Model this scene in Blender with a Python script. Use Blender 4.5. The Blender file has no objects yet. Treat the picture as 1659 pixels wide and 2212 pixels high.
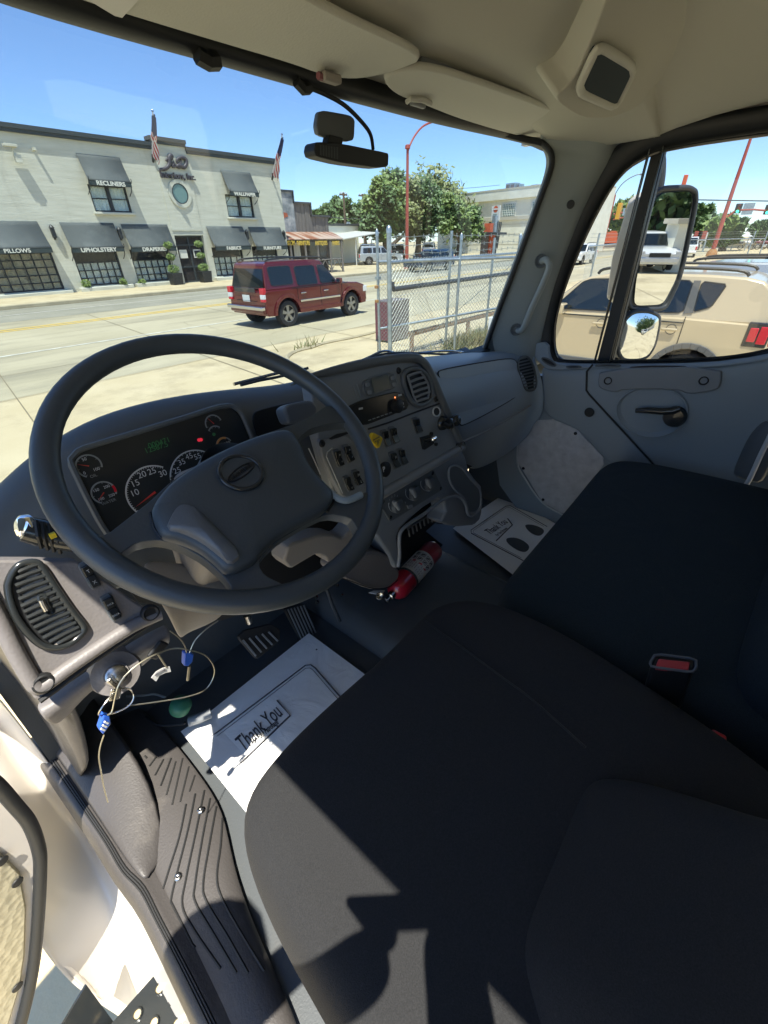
import bpy, bmesh, math, random
from mathutils import Vector, Matrix, noise
R=math.radians; V3=Vector
random.seed(7)
C=bpy.context.scene.collection
sc=bpy.context.scene
# ---------------------------------------------------------------- camera (its eye is the world origin, ground at z=-2.12)
GZ=-2.12
YAW,PITCH,ROLL,FPX=R(40.82),R(32.44),R(-1.29),919.84
_h=V3((math.cos(YAW),math.sin(YAW),0));_r=V3((math.sin(YAW),-math.cos(YAW),0));_z=V3((0,0,1))
CF=_h*math.cos(PITCH)-_z*math.sin(PITCH);_u=_z*math.cos(PITCH)+_h*math.sin(PITCH)
CR_=_r*math.cos(ROLL)+_u*math.sin(ROLL);CU=_u*math.cos(ROLL)-_r*math.sin(ROLL)
cd=bpy.data.cameras.new('camera');cam=bpy.data.objects.new('camera',cd);C.objects.link(cam)
cam.matrix_world=Matrix(((CR_.x,CU.x,-CF.x,0),(CR_.y,CU.y,-CF.y,0),(CR_.z,CU.z,-CF.z,0),(0,0,0,1)))
cd.sensor_fit='HORIZONTAL';cd.sensor_width=36;cd.lens=36*FPX/1659;cd.clip_start=.02;cd.clip_end=3000
sc.camera=cam
# ---------------------------------------------------------------- daylight
SUN=V3((-.28,-.25,1)).normalized()
w=bpy.data.worlds.new('World');sc.world=w;w.use_nodes=True
nt=w.node_tree;bg=nt.nodes['Background'];sky=nt.nodes.new('ShaderNodeTexSky');sky.sky_type='NISHITA';sky.sun_disc=False
sky.sun_elevation=math.asin(SUN.z);sky.sun_rotation=math.atan2(SUN.x,SUN.y)%(2*math.pi);sky.air_density=.8;sky.dust_density=.15;sky.ozone_density=5
nt.links.new(sky.outputs[0],bg.inputs[0]);bg.inputs[1].default_value=.115
sl=bpy.data.lights.new('sun','SUN');sl.energy=3.6;sl.angle=R(.5);sl.color=(1,.94,.82)
so=bpy.data.objects.new('sun',sl);C.objects.link(so);so.rotation_euler=(-SUN).to_track_quat('-Z','Y').to_euler();so.location=(0,0,30)
sc.view_settings.view_transform='Standard';sc.view_settings.look='None';sc.view_settings.exposure=1.8;sc.view_settings.gamma=1
sc.cycles.max_bounces=10;sc.cycles.transparent_max_bounces=24;sc.cycles.diffuse_bounces=5;sc.cycles.glossy_bounces=4
sc.cycles.use_denoising=True;sc.cycles.sample_clamp_indirect=6
# ---------------------------------------------------------------- materials
def mat(name,col,rough=.6,metal=0,bump=None,var=None,emit=None,alpha=None,spec=None,coat=0,stretch=None,dirt=None,wr=None):
    m=bpy.data.materials.new(name);m.use_nodes=True;t=m.node_tree;b=t.nodes['Principled BSDF']
    b.inputs['Base Color'].default_value=(*col,1);b.inputs['Roughness'].default_value=rough;b.inputs['Metallic'].default_value=metal
    if spec is not None:b.inputs['Specular IOR Level'].default_value=spec
    if coat:b.inputs['Coat Weight'].default_value=coat;b.inputs['Coat Roughness'].default_value=.05
    if emit:b.inputs['Emission Color'].default_value=(*emit[0],1);b.inputs['Emission Strength'].default_value=emit[1]
    co=t.nodes.new('ShaderNodeTexCoord').outputs['Object']
    if stretch:
        mp=t.nodes.new('ShaderNodeMapping');mp.inputs['Scale'].default_value=stretch;t.links.new(co,mp.inputs[0]);co=mp.outputs[0]
    if var:   # (second colour, scale, detail, contrast)
        n=t.nodes.new('ShaderNodeTexNoise');n.inputs['Scale'].default_value=var[1];n.inputs['Detail'].default_value=var[2] if len(var)>2 else 4
        t.links.new(co,n.inputs['Vector'])
        r=t.nodes.new('ShaderNodeValToRGB');c=var[3] if len(var)>3 else .15
        r.color_ramp.elements[0].position=.5-c;r.color_ramp.elements[1].position=.5+c
        r.color_ramp.elements[0].color=(*col,1);r.color_ramp.elements[1].color=(*var[0],1)
        t.links.new(n.outputs[0],r.inputs[0]);t.links.new(r.outputs[0],b.inputs['Base Color'])
    if dirt:  # (colour, scale, amount, threshold, stretch) blotches and streaks with a shape of their own
        mp=t.nodes.new('ShaderNodeMapping');mp.inputs['Scale'].default_value=dirt[4];t.links.new(t.nodes.new('ShaderNodeTexCoord').outputs['Object'],mp.inputs[0])
        n=t.nodes.new('ShaderNodeTexNoise');n.inputs['Scale'].default_value=dirt[1];n.inputs['Detail'].default_value=9;n.inputs['Roughness'].default_value=.68;t.links.new(mp.outputs[0],n.inputs['Vector'])
        r=t.nodes.new('ShaderNodeMapRange');r.inputs[1].default_value=dirt[3];r.inputs[2].default_value=dirt[3]+.16;r.inputs[4].default_value=dirt[2];t.links.new(n.outputs[0],r.inputs[0])
        mx=t.nodes.new('ShaderNodeMix');mx.data_type='RGBA';t.links.new(r.outputs[0],mx.inputs[0]);mx.inputs[7].default_value=(*dirt[0],1)
        src=b.inputs['Base Color'].links[0].from_socket if b.inputs['Base Color'].is_linked else None
        if src:t.links.new(src,mx.inputs[6])
        else:mx.inputs[6].default_value=(*col,1)
        t.links.new(mx.outputs[2],b.inputs['Base Color'])
    if bump:  # (kind, scale, strength, distance)
        if bump[0]=='v':
            n=t.nodes.new('ShaderNodeTexVoronoi');n.inputs['Scale'].default_value=bump[1];o=n.outputs['Distance']
        else:
            n=t.nodes.new('ShaderNodeTexNoise');n.inputs['Scale'].default_value=bump[1];n.inputs['Detail'].default_value=3;o=n.outputs[0]
        t.links.new(co,n.inputs['Vector'])
        bp=t.nodes.new('ShaderNodeBump');bp.inputs['Strength'].default_value=bump[2];bp.inputs['Distance'].default_value=bump[3]
        t.links.new(o,bp.inputs['Height']);t.links.new(bp.outputs[0],b.inputs['Normal'])
    if wr:
        n=t.nodes.new('ShaderNodeTexNoise');n.inputs['Scale'].default_value=wr[0];n.inputs['Detail'].default_value=5;n.inputs['Distortion'].default_value=1.2;t.links.new(co,n.inputs['Vector'])
        b2=t.nodes.new('ShaderNodeBump');b2.inputs['Strength'].default_value=wr[1];b2.inputs['Distance'].default_value=wr[2];t.links.new(n.outputs[0],b2.inputs['Height'])
        if b.inputs['Normal'].is_linked:t.links.new(b.inputs['Normal'].links[0].from_socket,b2.inputs['Normal'])
        t.links.new(b2.outputs[0],b.inputs['Normal'])
    return m
def glass(name,tint=(1,1,1),refl=.06,dark=0,haze=0):
    m=bpy.data.materials.new(name);m.use_nodes=True;t=m.node_tree;t.nodes.clear()
    o=t.nodes.new('ShaderNodeOutputMaterial');tr=t.nodes.new('ShaderNodeBsdfTransparent');tr.inputs[0].default_value=(*tint,1)
    g=t.nodes.new('ShaderNodeBsdfGlossy');g.inputs['Roughness'].default_value=.02
    lw=t.nodes.new('ShaderNodeLayerWeight');lw.inputs[0].default_value=.5;pw=t.nodes.new('ShaderNodeMath');pw.operation='POWER';pw.inputs[1].default_value=5;t.links.new(lw.outputs['Facing'],pw.inputs[0])
    fr=t.nodes.new('ShaderNodeMath');fr.operation='MULTIPLY_ADD';fr.inputs[1].default_value=.55;fr.inputs[2].default_value=refl*.5;t.links.new(pw.outputs[0],fr.inputs[0])
    mx=t.nodes.new('ShaderNodeMixShader');t.links.new(fr.outputs[0],mx.inputs[0]);t.links.new(tr.outputs[0],mx.inputs[1]);t.links.new(g.outputs[0],mx.inputs[2])
    out=mx.outputs[0]
    if dark:
        d=t.nodes.new('ShaderNodeBsdfDiffuse');d.inputs[0].default_value=(.012,.018,.02,1);m2=t.nodes.new('ShaderNodeMixShader');m2.inputs[0].default_value=dark
        t.links.new(tr.outputs[0],m2.inputs[1]);t.links.new(d.outputs[0],m2.inputs[2]);t.links.new(m2.outputs[0],mx.inputs[1])
    if haze:
        d=t.nodes.new('ShaderNodeBsdfDiffuse');d.inputs[0].default_value=(.8,.8,.8,1);m2=t.nodes.new('ShaderNodeMixShader')
        n=t.nodes.new('ShaderNodeTexNoise');n.inputs['Scale'].default_value=3;n.inputs['Detail'].default_value=5
        ma=t.nodes.new('ShaderNodeMath');ma.operation='MULTIPLY';ma.inputs[1].default_value=haze*2;t.links.new(n.outputs[0],ma.inputs[0]);t.links.new(ma.outputs[0],m2.inputs[0])
        t.links.new(tr.outputs[0],m2.inputs[1]);t.links.new(d.outputs[0],m2.inputs[2]);t.links.new(m2.outputs[0],mx.inputs[1])
    t.links.new(out,o.inputs[0]);return m
# ---------------------------------------------------------------- survey helpers: a sight line from the eye meets a real plane
CROP=dict(W=(0,1300,1.037),D=(1100,1300,1.508),R=(1900,1300,1.476),L=(0,2100,1.185),B=(0,2900,1.106),S=(1500,2300,1.0886),T=(0,0,1.037),H=(1200,0,.9095),M=(2000,400,1.620),C=(1400,800,2.212),E=(1080,680,2.765),U=(850,950,2.552),A=(0,480,2.765),F=(550,500,2.765),N=(2150,480,1.898),Q=(2150,950,1.898),O=(1750,620,3.318),G=(250,1600,2.212),K=(1200,1400,2.765),P=(0,2150,2.212),J=(900,2050,2.765),Z=(0,2600,1.544),Y=(2400,2300,2.212))
def PX(v):return (V3((1,0,0)),v)
def PY(v):return (V3((0,1,0)),v)
def PZ(v):return (V3((0,0,1)),v)
def PS(a,b,cx=0):return (V3((-cx,1,-b)),a)      # Y = a + b*z + cx*x
def PAB(A,B):                                   # vertical plane through two points
    n=V3((B[1]-A[1],A[0]-B[0],0)).normalized();return (n,n.dot(V3((A[0],A[1],0))))
def P3(a,b,c):
    n=(b-a).cross(c-a).normalized();return (n,n.dot(a))
def ray(t,x,y):
    if t!='V':
        c=CROP[t];k=1659/3024;x,y=(c[0]+x/c[2])*k,(c[1]+y/c[2])*k
    return CF+CR_*((x-829.5)/FPX)+CU*((1106-y)/FPX)
def U(t,x,y,pl):
    d=ray(t,x,y);return d*(pl[1]/pl[0].dot(d))
def lifted(pl,l):
    s_=1 if pl[1]>0 else -1
    return (pl[0],pl[1]-s_*l*pl[0].length)
def UU(t,pl,*xy):return [U(t,a,b,pl) for a,b in xy]
# ---------------------------------------------------------------- mesh helpers
def link(o,parent):
    C.objects.link(o)
    if parent:o.parent=parent
    return o
def off(parent):
    p=parent
    while p is not None and p.parent:p=p.parent
    return p.location.copy() if p is not None else V3((0,0,0))
def thing(name,label,cat,loc,group=None):
    o=bpy.data.objects.new(name,None);o.empty_display_size=.1;C.objects.link(o);o.location=loc;o['label']=label;o['category']=cat
    if group:o['group']=group
    return o
def tag(o,label=None,cat=None,group=None,kind=None):
    for k,v in (('label',label),('category',cat),('group',group),('kind',kind)):
        if v:o[k]=v
    return o
class MB:
    def __init__(s):s.v=[];s.f=[];s.X=None
    def add(s,vs,fs):
        n=len(s.v);s.v+=[V3(q) if s.X is None else s.X@V3(q) for q in vs];s.f+=[tuple(i+n for i in f) for f in fs];return s
    def box(s,c,d,rot=None):
        c=V3(c);v=[]
        for x in(-.5,.5):
            for y in(-.5,.5):
                for z in(-.5,.5):
                    q=V3((x*d[0],y*d[1],z*d[2]));v.append(c+(rot@q if rot else q))
        return s.add(v,[(0,1,3,2),(4,6,7,5),(0,4,5,1),(2,3,7,6),(0,2,6,4),(1,5,7,3)])
    def prism(s,o,d):
        n=len(o);d=V3(d);o=[V3(q) for q in o]
        return s.add(o+[q+d for q in o],[tuple(range(n)),tuple(range(2*n-1,n-1,-1))]+[(i,i+n,(i+1)%n+n,(i+1)%n) for i in range(n)])
    def tube(s,path,r,n=8,closed=False,cap=True):
        path=[V3(p) for p in path];m=len(path);rs=r if isinstance(r,(list,tuple)) else [r]*m;v=[];pu=None
        for i,p in enumerate(path):
            a=path[i-1] if (i>0 or closed) else p;b=path[(i+1)%m] if (i<m-1 or closed) else p
            t=(b-a).normalized()
            if pu is None:pu=t.orthogonal().normalized()
            pu=(pu-t*pu.dot(t)).normalized();w_=t.cross(pu)
            v+=[p+(pu*math.cos(2*math.pi*k/n)+w_*math.sin(2*math.pi*k/n))*rs[i] for k in range(n)]
        f=[]
        for i in range(m if closed else m-1):
            j=(i+1)%m
            f+=[(i*n+k,i*n+(k+1)%n,j*n+(k+1)%n,j*n+k) for k in range(n)]
        if cap and not closed:f+=[tuple(range(n-1,-1,-1)),tuple(range((m-1)*n,m*n))]
        return s.add(v,f)
    def lathe(s,c,ax,prof,n=24,up=None):   # prof: (radius, height along ax)
        ax=V3(ax).normalized();u=ax.orthogonal().normalized();w_=ax.cross(u);c=V3(c);m=len(prof);v=[]
        for r_,h_ in prof:v+=[c+ax*h_+(u*math.cos(2*math.pi*k/n)+w_*math.sin(2*math.pi*k/n))*max(r_,1e-5) for k in range(n)]
        return s.add(v,[(i*n+k,i*n+(k+1)%n,(i+1)*n+(k+1)%n,(i+1)*n+k) for i in range(m-1) for k in range(n)])
    def grid(s,rows):
        m=len(rows[0]);v=[q for r_ in rows for q in r_]
        return s.add(v,[(i*m+j,i*m+j+1,(i+1)*m+j+1,(i+1)*m+j) for i in range(len(rows)-1) for j in range(m-1)])
    def build(s,name,m,parent=None,smooth=False,bevel=0,sub=0,solid=0,loc=None,seg=2,soff=-1,crease=0):
        me=bpy.data.meshes.new(name)
        of=off(parent) if parent else (V3(loc) if loc is not None else (V3((sum(q.x for q in s.v)/len(s.v),sum(q.y for q in s.v)/len(s.v),min(q.z for q in s.v))) if s.v else V3((0,0,0))))
        me.from_pydata([q-of for q in s.v],[],s.f);me.materials.append(m)
        bm=bmesh.new();bm.from_mesh(me)
        if sub:bmesh.ops.remove_doubles(bm,verts=bm.verts,dist=1e-5)
        if not solid and len(s.f)<60000:bmesh.ops.recalc_face_normals(bm,faces=bm.faces)
        bm.to_mesh(me);bm.free();me.update()
        o=bpy.data.objects.new(name,me);link(o,parent)
        if not parent:o.location=of
        if solid:
            q=o.modifiers.new('s','SOLIDIFY');q.thickness=solid;q.offset=soff
        if bevel:
            q=o.modifiers.new('b','BEVEL');q.width=bevel;q.segments=seg;q.limit_method='ANGLE';q.angle_limit=R(35);q.use_clamp_overlap=True
        if sub:
            q=o.modifiers.new('u','SUBSURF');q.levels=sub;q.render_levels=sub;q.boundary_smooth='PRESERVE_CORNERS'
        if smooth or sub or bevel:
            for p in me.polygons:p.use_smooth=True
            if not sub:
                try:
                    me.set_sharp_from_angle(angle=R(50))
                except Exception:pass
                if bevel:
                    q=o.modifiers.new('w','WEIGHTED_NORMAL');q.keep_sharp=True
        return o
def chaikin(p,n=2,closed=True,r=.25):
    for _ in range(n):
        q=[];m=len(p)
        for i in range(m if closed else m-1):
            a,b=p[i],p[(i+1)%m];q+=[a.lerp(b,r),a.lerp(b,1-r)]
        p=q if closed else [p[0]]+q[1:-1]+[p[-1]]
    return p
def spline(p,k=6,closed=False):
    p=[V3(q) for q in p];n=len(p);o=[]
    for i in range(n if closed else n-1):
        if closed:a,b,c,d=p[i-1],p[i],p[(i+1)%n],p[(i+2)%n]
        else:a,b,c,d=p[max(i-1,0)],p[i],p[i+1],p[min(i+2,n-1)]
        for j in range(k):
            t=j/k;o.append(.5*((2*b)+(c-a)*t+(2*a-5*b+4*c-d)*t*t+(3*b-a-3*c+d)*t**3))
    if not closed:o.append(p[-1])
    return o
def nrm(pl,away=True):   # unit normal of a plane pointing away from the eye
    n=pl[0].normalized();return n if (pl[1]>0)==away else -n
def plate(name,o,pl,th,m,parent,bevel=.002,rnd=0,lift=0,**k):   # slab: front face on the plane (raised by lift to the eye), th deep
    n=nrm(pl)
    if rnd:o=chaikin(o,rnd)
    return MB().prism([q-n*lift for q in o],n*th).build(name,m,parent,bevel=bevel,**k)
def box(name,c,d,m,parent=None,rot=None,bevel=0,**k):return MB().box(c,d,rot).build(name,m,parent,bevel=bevel,**k)
def tube(name,path,r,m,parent=None,n=8,closed=False,k=0,**kw):
    if k:path=spline(path,k,closed)
    return MB().tube(path,r,n,closed).build(name,m,parent,smooth=True,**kw)
def rows_surf(name,rows,m,parent,sub=2,solid=.01,soff=1,**k):
    return MB().grid(rows).build(name,m,parent,sub=sub,solid=solid,soff=soff,**k)
def text(name,s,pos,u,v,size,m,parent,ext=.0,shear=0,bold=0,align='CENTER',sx=1,space=1):
    cu=bpy.data.curves.new(name,'FONT');cu.body=s;cu.size=size;cu.extrude=ext;cu.shear=shear;cu.offset=bold;cu.align_x=align;cu.align_y='CENTER';cu.space_character=space
    o=bpy.data.objects.new('_t',cu);C.objects.link(o);dg=bpy.context.evaluated_depsgraph_get();dg.update()
    me=bpy.data.meshes.new_from_object(o.evaluated_get(dg));bpy.data.objects.remove(o)
    u=V3(u).normalized();v=V3(v);v=(v-u*v.dot(u)).normalized();n=u.cross(v);pos=V3(pos)
    of=off(parent) if parent else pos
    for q in me.vertices:q.co=pos+u*q.co.x*sx+v*q.co.y+n*q.co.z-of
    me.materials.clear();me.materials.append(m);me.name=name
    o=bpy.data.objects.new(name,me);link(o,parent)
    if not parent:o.location=of
    return o
def copy_tree(o,parent=None,d=V3((0,0,0))):
    c=o.copy();C.objects.link(c);c.parent=parent
    if parent is None:c.location=o.location+d
    for ch in list(o.children):copy_tree(ch,c)
    return c
def drape(obj,rays,lift=.001):   # where sight lines meet an object that is already built
    dg=bpy.context.evaluated_depsgraph_get();dg.update();e=obj.evaluated_get(dg);o_=off(obj) if obj.parent else obj.location
    out=[]
    for d in rays:
        d=V3(d).normalized();ok,loc,n_,_i=e.ray_cast(-o_,d)
        if ok:out.append(loc+o_-d*lift)
    return out
def struct(o):o['kind']='structure';return o
M={}
def dm(k,*a,**b):M[k]=mat(k,*a,**b)
dm('concrete',(.52,.415,.23),.85,var=((.62,.51,.31),.9,8,.25),dirt=((.27,.21,.12),.55,.6,.50,(1,1,1)),bump=('n',40,.25,.01))
dm('road',(.42,.36,.22),.8,var=((.52,.45,.29),.35,9,.2),dirt=((.22,.19,.13),.5,.6,.49,(.25,1.4,1)),bump=('n',60,.2,.005))
dm('asphalt',(.27,.25,.18),.8,var=((.34,.31,.23),.8,6,.2),dirt=((.15,.14,.11),.6,.6,.52,(.2,1.5,1)))
dm('joint',(.25,.20,.12),.9)
dm('kerb',(.45,.38,.24),.85,var=((.36,.30,.19),2,5))
dm('walk',(.50,.40,.23),.85,var=((.60,.50,.31),1.5,5),dirt=((.30,.23,.13),.8,.5,.53,(1,1,1)))
dm('yellow',(.75,.48,.06),.7,var=((.66,.46,.12),4,5));dm('whiteline',(.66,.62,.50),.7,var=((.5,.46,.36),5,5))
dm('brick',(.52,.50,.39),.85,var=((.62,.60,.48),2.2,6,.2),dirt=((.36,.34,.26),.8,.5,.56,(1.6,1,.35)),bump=('n',7,.5,.02),stretch=(.35,1,3.2))
dm('trim_grey',(.045,.055,.055),.6);dm('awning',(.105,.115,.108),.85,dirt=((.165,.175,.16),1.1,.6,.52,(1,1,1)),bump=('n',30,.1,.01));dm('awning_dark',(.035,.05,.048),.8)
dm('frame_black',(.02,.022,.022),.5);dm('letter_white',(.75,.72,.6),.6);dm('letter_dark',(.07,.06,.065),.5)
dm('curtain',(.85,.84,.76),.8,var=((.62,.62,.55),6,3,.2),stretch=(3,1,.3));dm('brown_glass',(.34,.27,.17),.3,var=((.50,.41,.27),2,3,.2))
dm('glass_dark',(.02,.03,.03),.08,spec=.8);dm('glass_teal',(.16,.25,.22),.12)
dm('wood_grey',(.20,.18,.16),.85,var=((.12,.11,.10),3,5,.2),stretch=(4,4,.4));dm('wood_dark',(.03,.025,.022),.8)
dm('rust_roof',(.28,.10,.045),.6,var=((.50,.36,.27),1.1,2,.06),stretch=(1.6,.05,1));dm('yellow_letter',(.62,.42,.05),.6)
dm('mural',(.45,.45,.43),.8,var=((.18,.20,.21),1.5,4,.1));dm('mural_red',(.42,.12,.06),.8)
dm('cream_wall',(.78,.75,.62),.85,var=((.70,.67,.54),1,5));dm('band',(.50,.46,.36),.85);dm('glass_pale',(.30,.36,.26),.15);dm('glass_sea',(.10,.17,.16),.12)
dm('metal_galv',(.42,.47,.48),.35,metal=.7,var=((.30,.34,.36),9,4));dm('wire',(.34,.36,.33),.45,metal=.6)
dm('rust',(.32,.12,.03),.8,var=((.42,.24,.10),14,4));dm('redpole',(.36,.07,.045),.5);dm('dark_metal',(.05,.055,.06),.5)
dm('maroon',(.20,.06,.07),.5,var=((.14,.05,.06),8,3));dm('box_grey',(.16,.13,.125),.5);dm('post_yellow',(.50,.36,.07),.6)
dm('leaf',(.15,.22,.05),.5,var=((.23,.30,.08),1.3,3,.2));dm('leaf2',(.07,.125,.035),.5,var=((.13,.20,.06),.8,3,.2));dm('leaf3',(.27,.28,.10),.5,var=((.18,.22,.07),1.5,3,.2))
dm('bark',(.10,.075,.05),.9);dm('weed',(.20,.23,.10),.8,var=((.33,.28,.13),3,3));dm('wood_pole',(.13,.09,.06),.9)
dm('paint_red',(.12,.008,.008),.25,coat=.7,metal=.25);dm('paint_sand',(.52,.42,.26),.30,coat=.6);dm('paint_silver',(.42,.44,.44),.3,coat=.6,metal=.4)
dm('paint_white',(.75,.74,.70),.3,coat=.6);dm('paint_dark',(.02,.022,.025),.25,coat=.6);dm('paint_blue',(.012,.035,.075),.2,coat=.8);dm('paint_green',(.05,.12,.09),.2,coat=.6)
dm('tyre',(.022,.022,.022),.85);dm('rim',(.34,.32,.28),.35,metal=.7);dm('rim_dark',(.05,.045,.04),.5,metal=.3);dm('cladding',(.10,.10,.095),.7);dm('chrome',(.6,.6,.6),.15,metal=1)
dm('lamp_red',(.55,.015,.03),.25,coat=.5);dm('lamp_white',(.7,.7,.68),.2,coat=.5);dm('plate_white',(.6,.62,.58),.5);dm('chassis',(.012,.012,.012),.9)
dm('sig_yellow',(.62,.32,.02),.5);dm('flag_blue',(.02,.03,.09),.8);dm('flag_red',(.42,.03,.04),.8);dm('flag_white',(.65,.62,.58),.8)
dm('orange',(.60,.12,.05),.5);dm('green_lit',(.02,.4,.2),.4,emit=((.05,1,.5),2.5));dm('sign_white',(.65,.65,.6),.5);dm('canvas',(.55,.53,.46),.8)
GL=glass('window_glass',(.45,.49,.515),haze=.01);GS=glass('windscreen_glass',(.42,.485,.525),haze=.035);GW=glass('shop_glass',(.93,.96,.95),haze=.01);GT=glass('tinted_glass',(.5,.56,.56),dark=.75,refl=.14);GA=glass('car_glass',(.80,.88,.84),dark=.18)
# ================================================================= ground, street
def sheet(name,x0,x1,y0,y1,z,m,n=1):
    o=MB().add([(x0,y0,z),(x1,y0,z),(x1,y1,z),(x0,y1,z)],[(0,1,2,3)]).build(name,M[m],loc=(0,0,z));return struct(o)
sheet('ground',-400,900,-300,900,GZ,'concrete')
sheet('street',-300,600,9.35,24.6,GZ+.004,'road')
sheet('street_asphalt',-300,600,20.2,24.6,GZ+.008,'asphalt')
struct(MB().box((-140+150,24.75,GZ+.075),(330,.3,.15)).build('far_kerb',M['kerb'],bevel=.02))
struct(MB().box((-100+60,27.05,GZ+.07),(130,4.3,.14)).build('far_sidewalk',M['walk']))
sheet('far_forecourt',23,300,24.92,29.3,GZ+.006,'walk')
mk=MB()
for y in(17.85,18.2):mk.box((100,y,GZ+.010),(500,.14,.004))
struct(mk.build('yellow_centre_lines',M['yellow']))
mk=MB();mk.box((13,13.55,GZ+.010),(22,.12,.004));mk.box((50,13.55,GZ+.010),(40,.12,.004));mk.box((50,22.3,GZ+.014),(500,.10,.004))
struct(mk.build('white_lane_lines',M['whiteline']))
# driveway apron: raised curved lip + joints
edge=[U(*q,PZ(GZ)) for q in [('U',1620,915),('U',1400,970),('U',1100,1030),('U',960,1075),('U',820,1110),('U',740,1150),('U',715,1190),('U',760,1240),('U',900,1300),('U',1200,1420)]]
struct(MB().tube([q+V3((0,0,.01)) for q in spline(edge,6)],.05,6).build('apron_lip',M['kerb'],smooth=True))
jt=MB()
def joint(a,b,wd=.009):
    a=V3(a);b=V3(b);d=(b-a).normalized();s_=V3((-d.y,d.x,0))*wd
    jt.add([a-s_,b-s_,b+s_,a+s_],[(0,1,2,3)])
zj=GZ+.013
for x in [2,5.6,9.4,13.2,17,21,26,31]:joint((x-1.2,4,zj),(x+.6,20,zj))
for y in (5.2,9.3,11.3,16.1):joint((-20,y,zj),(60,y,zj))
for y in (-3,-7,-12):joint((-5,y,zj),(60,y,zj))
for x in (3.4,7,11,15):joint((x,-25,zj),(x,3,zj))
struct(jt.build('pavement_joints',M['joint']))
jt=MB();rc_=random.Random(11)
for k in range(26):
    p=V3((rc_.uniform(-1,24),rc_.uniform(3,19) if k%3 else rc_.uniform(-6,3),zj+.002));an_=rc_.uniform(0,6.28)
    for s_ in range(rc_.randint(5,14)):
        an_+=rc_.uniform(-.5,.5);q=p+V3((math.cos(an_),math.sin(an_),0))*rc_.uniform(.15,.4);joint(p,q,.0045);p=q
struct(jt.build('pavement_cracks',M['joint']))
# ================================================================= furniture store
FY=29.13;WP=PY(FY)
bd=thing('store_building','two storey cream painted brick store with dark awnings across the street','building',V3((12,FY,GZ)))
zr=U('A',800,140,WP).z;xr=U('F',1505,430,WP).x
px0=U('F',110,200,WP).x;px1=U('F',490,230,WP).x;zp=U('F',300,150,WP).z
rects=[];wins=[]
def wrect(a,b,c,d):   # four corners TL TR BR BL
    q=[U(*k,WP) for k in (a,b,c,d)];return ((q[0].x+q[3].x)/2,(q[1].x+q[2].x)/2,(q[2].z+q[3].z)/2,(q[0].z+q[1].z)/2)
WR=dict(
 rec=wrect(('A',960,690),('A',1360,690),('A',1445,995),('A',1030,970)),
 wal=wrect(('F',925,740),('F',1215,740),('F',1262,998),('F',970,970)),
 uph=wrect(('A',775,1400),('A',1275,1400),('A',1368,1765),('A',905,1785)),
 dra=wrect(('A',1420,1400),('F',305,1335),('F',400,1690),('A',1500,1760)),
 fab=wrect(('F',785,1330),('F',1110,1330),('F',1175,1655),('F',850,1670)),
 fur=wrect(('F',1225,1330),('F',1500,1325),('F',1530,1640),('F',1270,1650)))
z0,z1=WR['uph'][2],WR['uph'][3];pl=U('A',530,1410,WP).x;WR['pil']=(pl-3.0,pl+.1,z0-.05,z1)
WR['far']=(pl-7.4,pl-4.0,z0-.05,z1)
for k in('dra','fab','fur'):WR[k]=(WR[k][0],WR[k][1],z0,z1)
DR=wrect(('F',370,1180),('F',690,1180),('F',750,1690),('F',540,1690));DR=(U('F',375,1180,WP).x,U('F',690,1180,WP).x,GZ+.14,DR[3])
RC=U('F',432,728,WP);RR=(U('F',520,728,WP)-RC).length
# wall with real openings: built as horizontal strips of blocks round the openings
op=[WR[k] for k in('rec','wal','uph','dra','fab','fur','pil','far')]+[DR]
X0=-8.0;zs=sorted(set([GZ,zr]+[v for o in op for v in o[2:]]))
wb=MB()
for a,b in zip(zs,zs[1:]):
    if b-a<.004:continue
    cuts=sorted([(o[0],o[1]) for o in op if o[2]<(a+b)/2<o[3]]);x=X0
    for c0,c1 in cuts:
        if c0>x:wb.box(((x+c0)/2,FY+.2,(a+b)/2),(c0-x,.4,b-a))
        x=max(x,c1)
    wb.box(((x+xr)/2,FY+.2,(a+b)/2),(xr-x,.4,b-a))
wb.box(((px0+px1)/2,FY+.17,(zr+zp)/2),(px1-px0,.42,zp-zr))
wb.box((X0,FY+8,(zr+GZ)/2),(.4,15,zr-GZ));wb.box((xr-.2,FY+8.2,(zr+GZ)/2),(.4,15.6,zr-GZ))
wb.build('wall',M['brick'],bd)
MB().box(((X0+xr)/2,FY+8,zr-.5),(xr-X0-.9,15,.2)).build('roof',M['band'],bd)
MB().box(((X0+xr)/2,FY+2.2,.2),(xr-X0-.9,.1,4.4)).build('inner_wall',M['wood_dark'],bd)
cp=MB()
for a,b,z in((X0,px0,zr),(px1,xr,zr),(px0,px1,zp)):
    cp.box(((a+b)/2,FY+.1,z+.02),(b-a+.06,.62,.17));cp.box(((a+b)/2,FY+.1,z-.13),(b-a,.5,.13))
cp.build('parapet_cap',M['trim_grey'],bd)
pb=MB();pb.box(((px0+px1)/2+.05,FY-.02,RC.z+.15),(px1-px0-.1,.05,3.9));pb.build('raised_panel',M['brick'],bd)
for k in('uph','dra','fab','fur','pil','far'):
    a,b,c,d=WR[k];MB().box(((a+b)/2,FY-.12,(c+GZ)/2+.02),(b-a+.5,.5,c-GZ-.12)).build('sill',M['brick'],bd,bevel=.03)
for k in('rec','wal'):
    a,b,c,d=WR[k];MB().box(((a+b)/2,FY-.06,c-.07),(b-a+.2,.3,.12)).build('sill',M['brick'],bd,bevel=.03)
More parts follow.
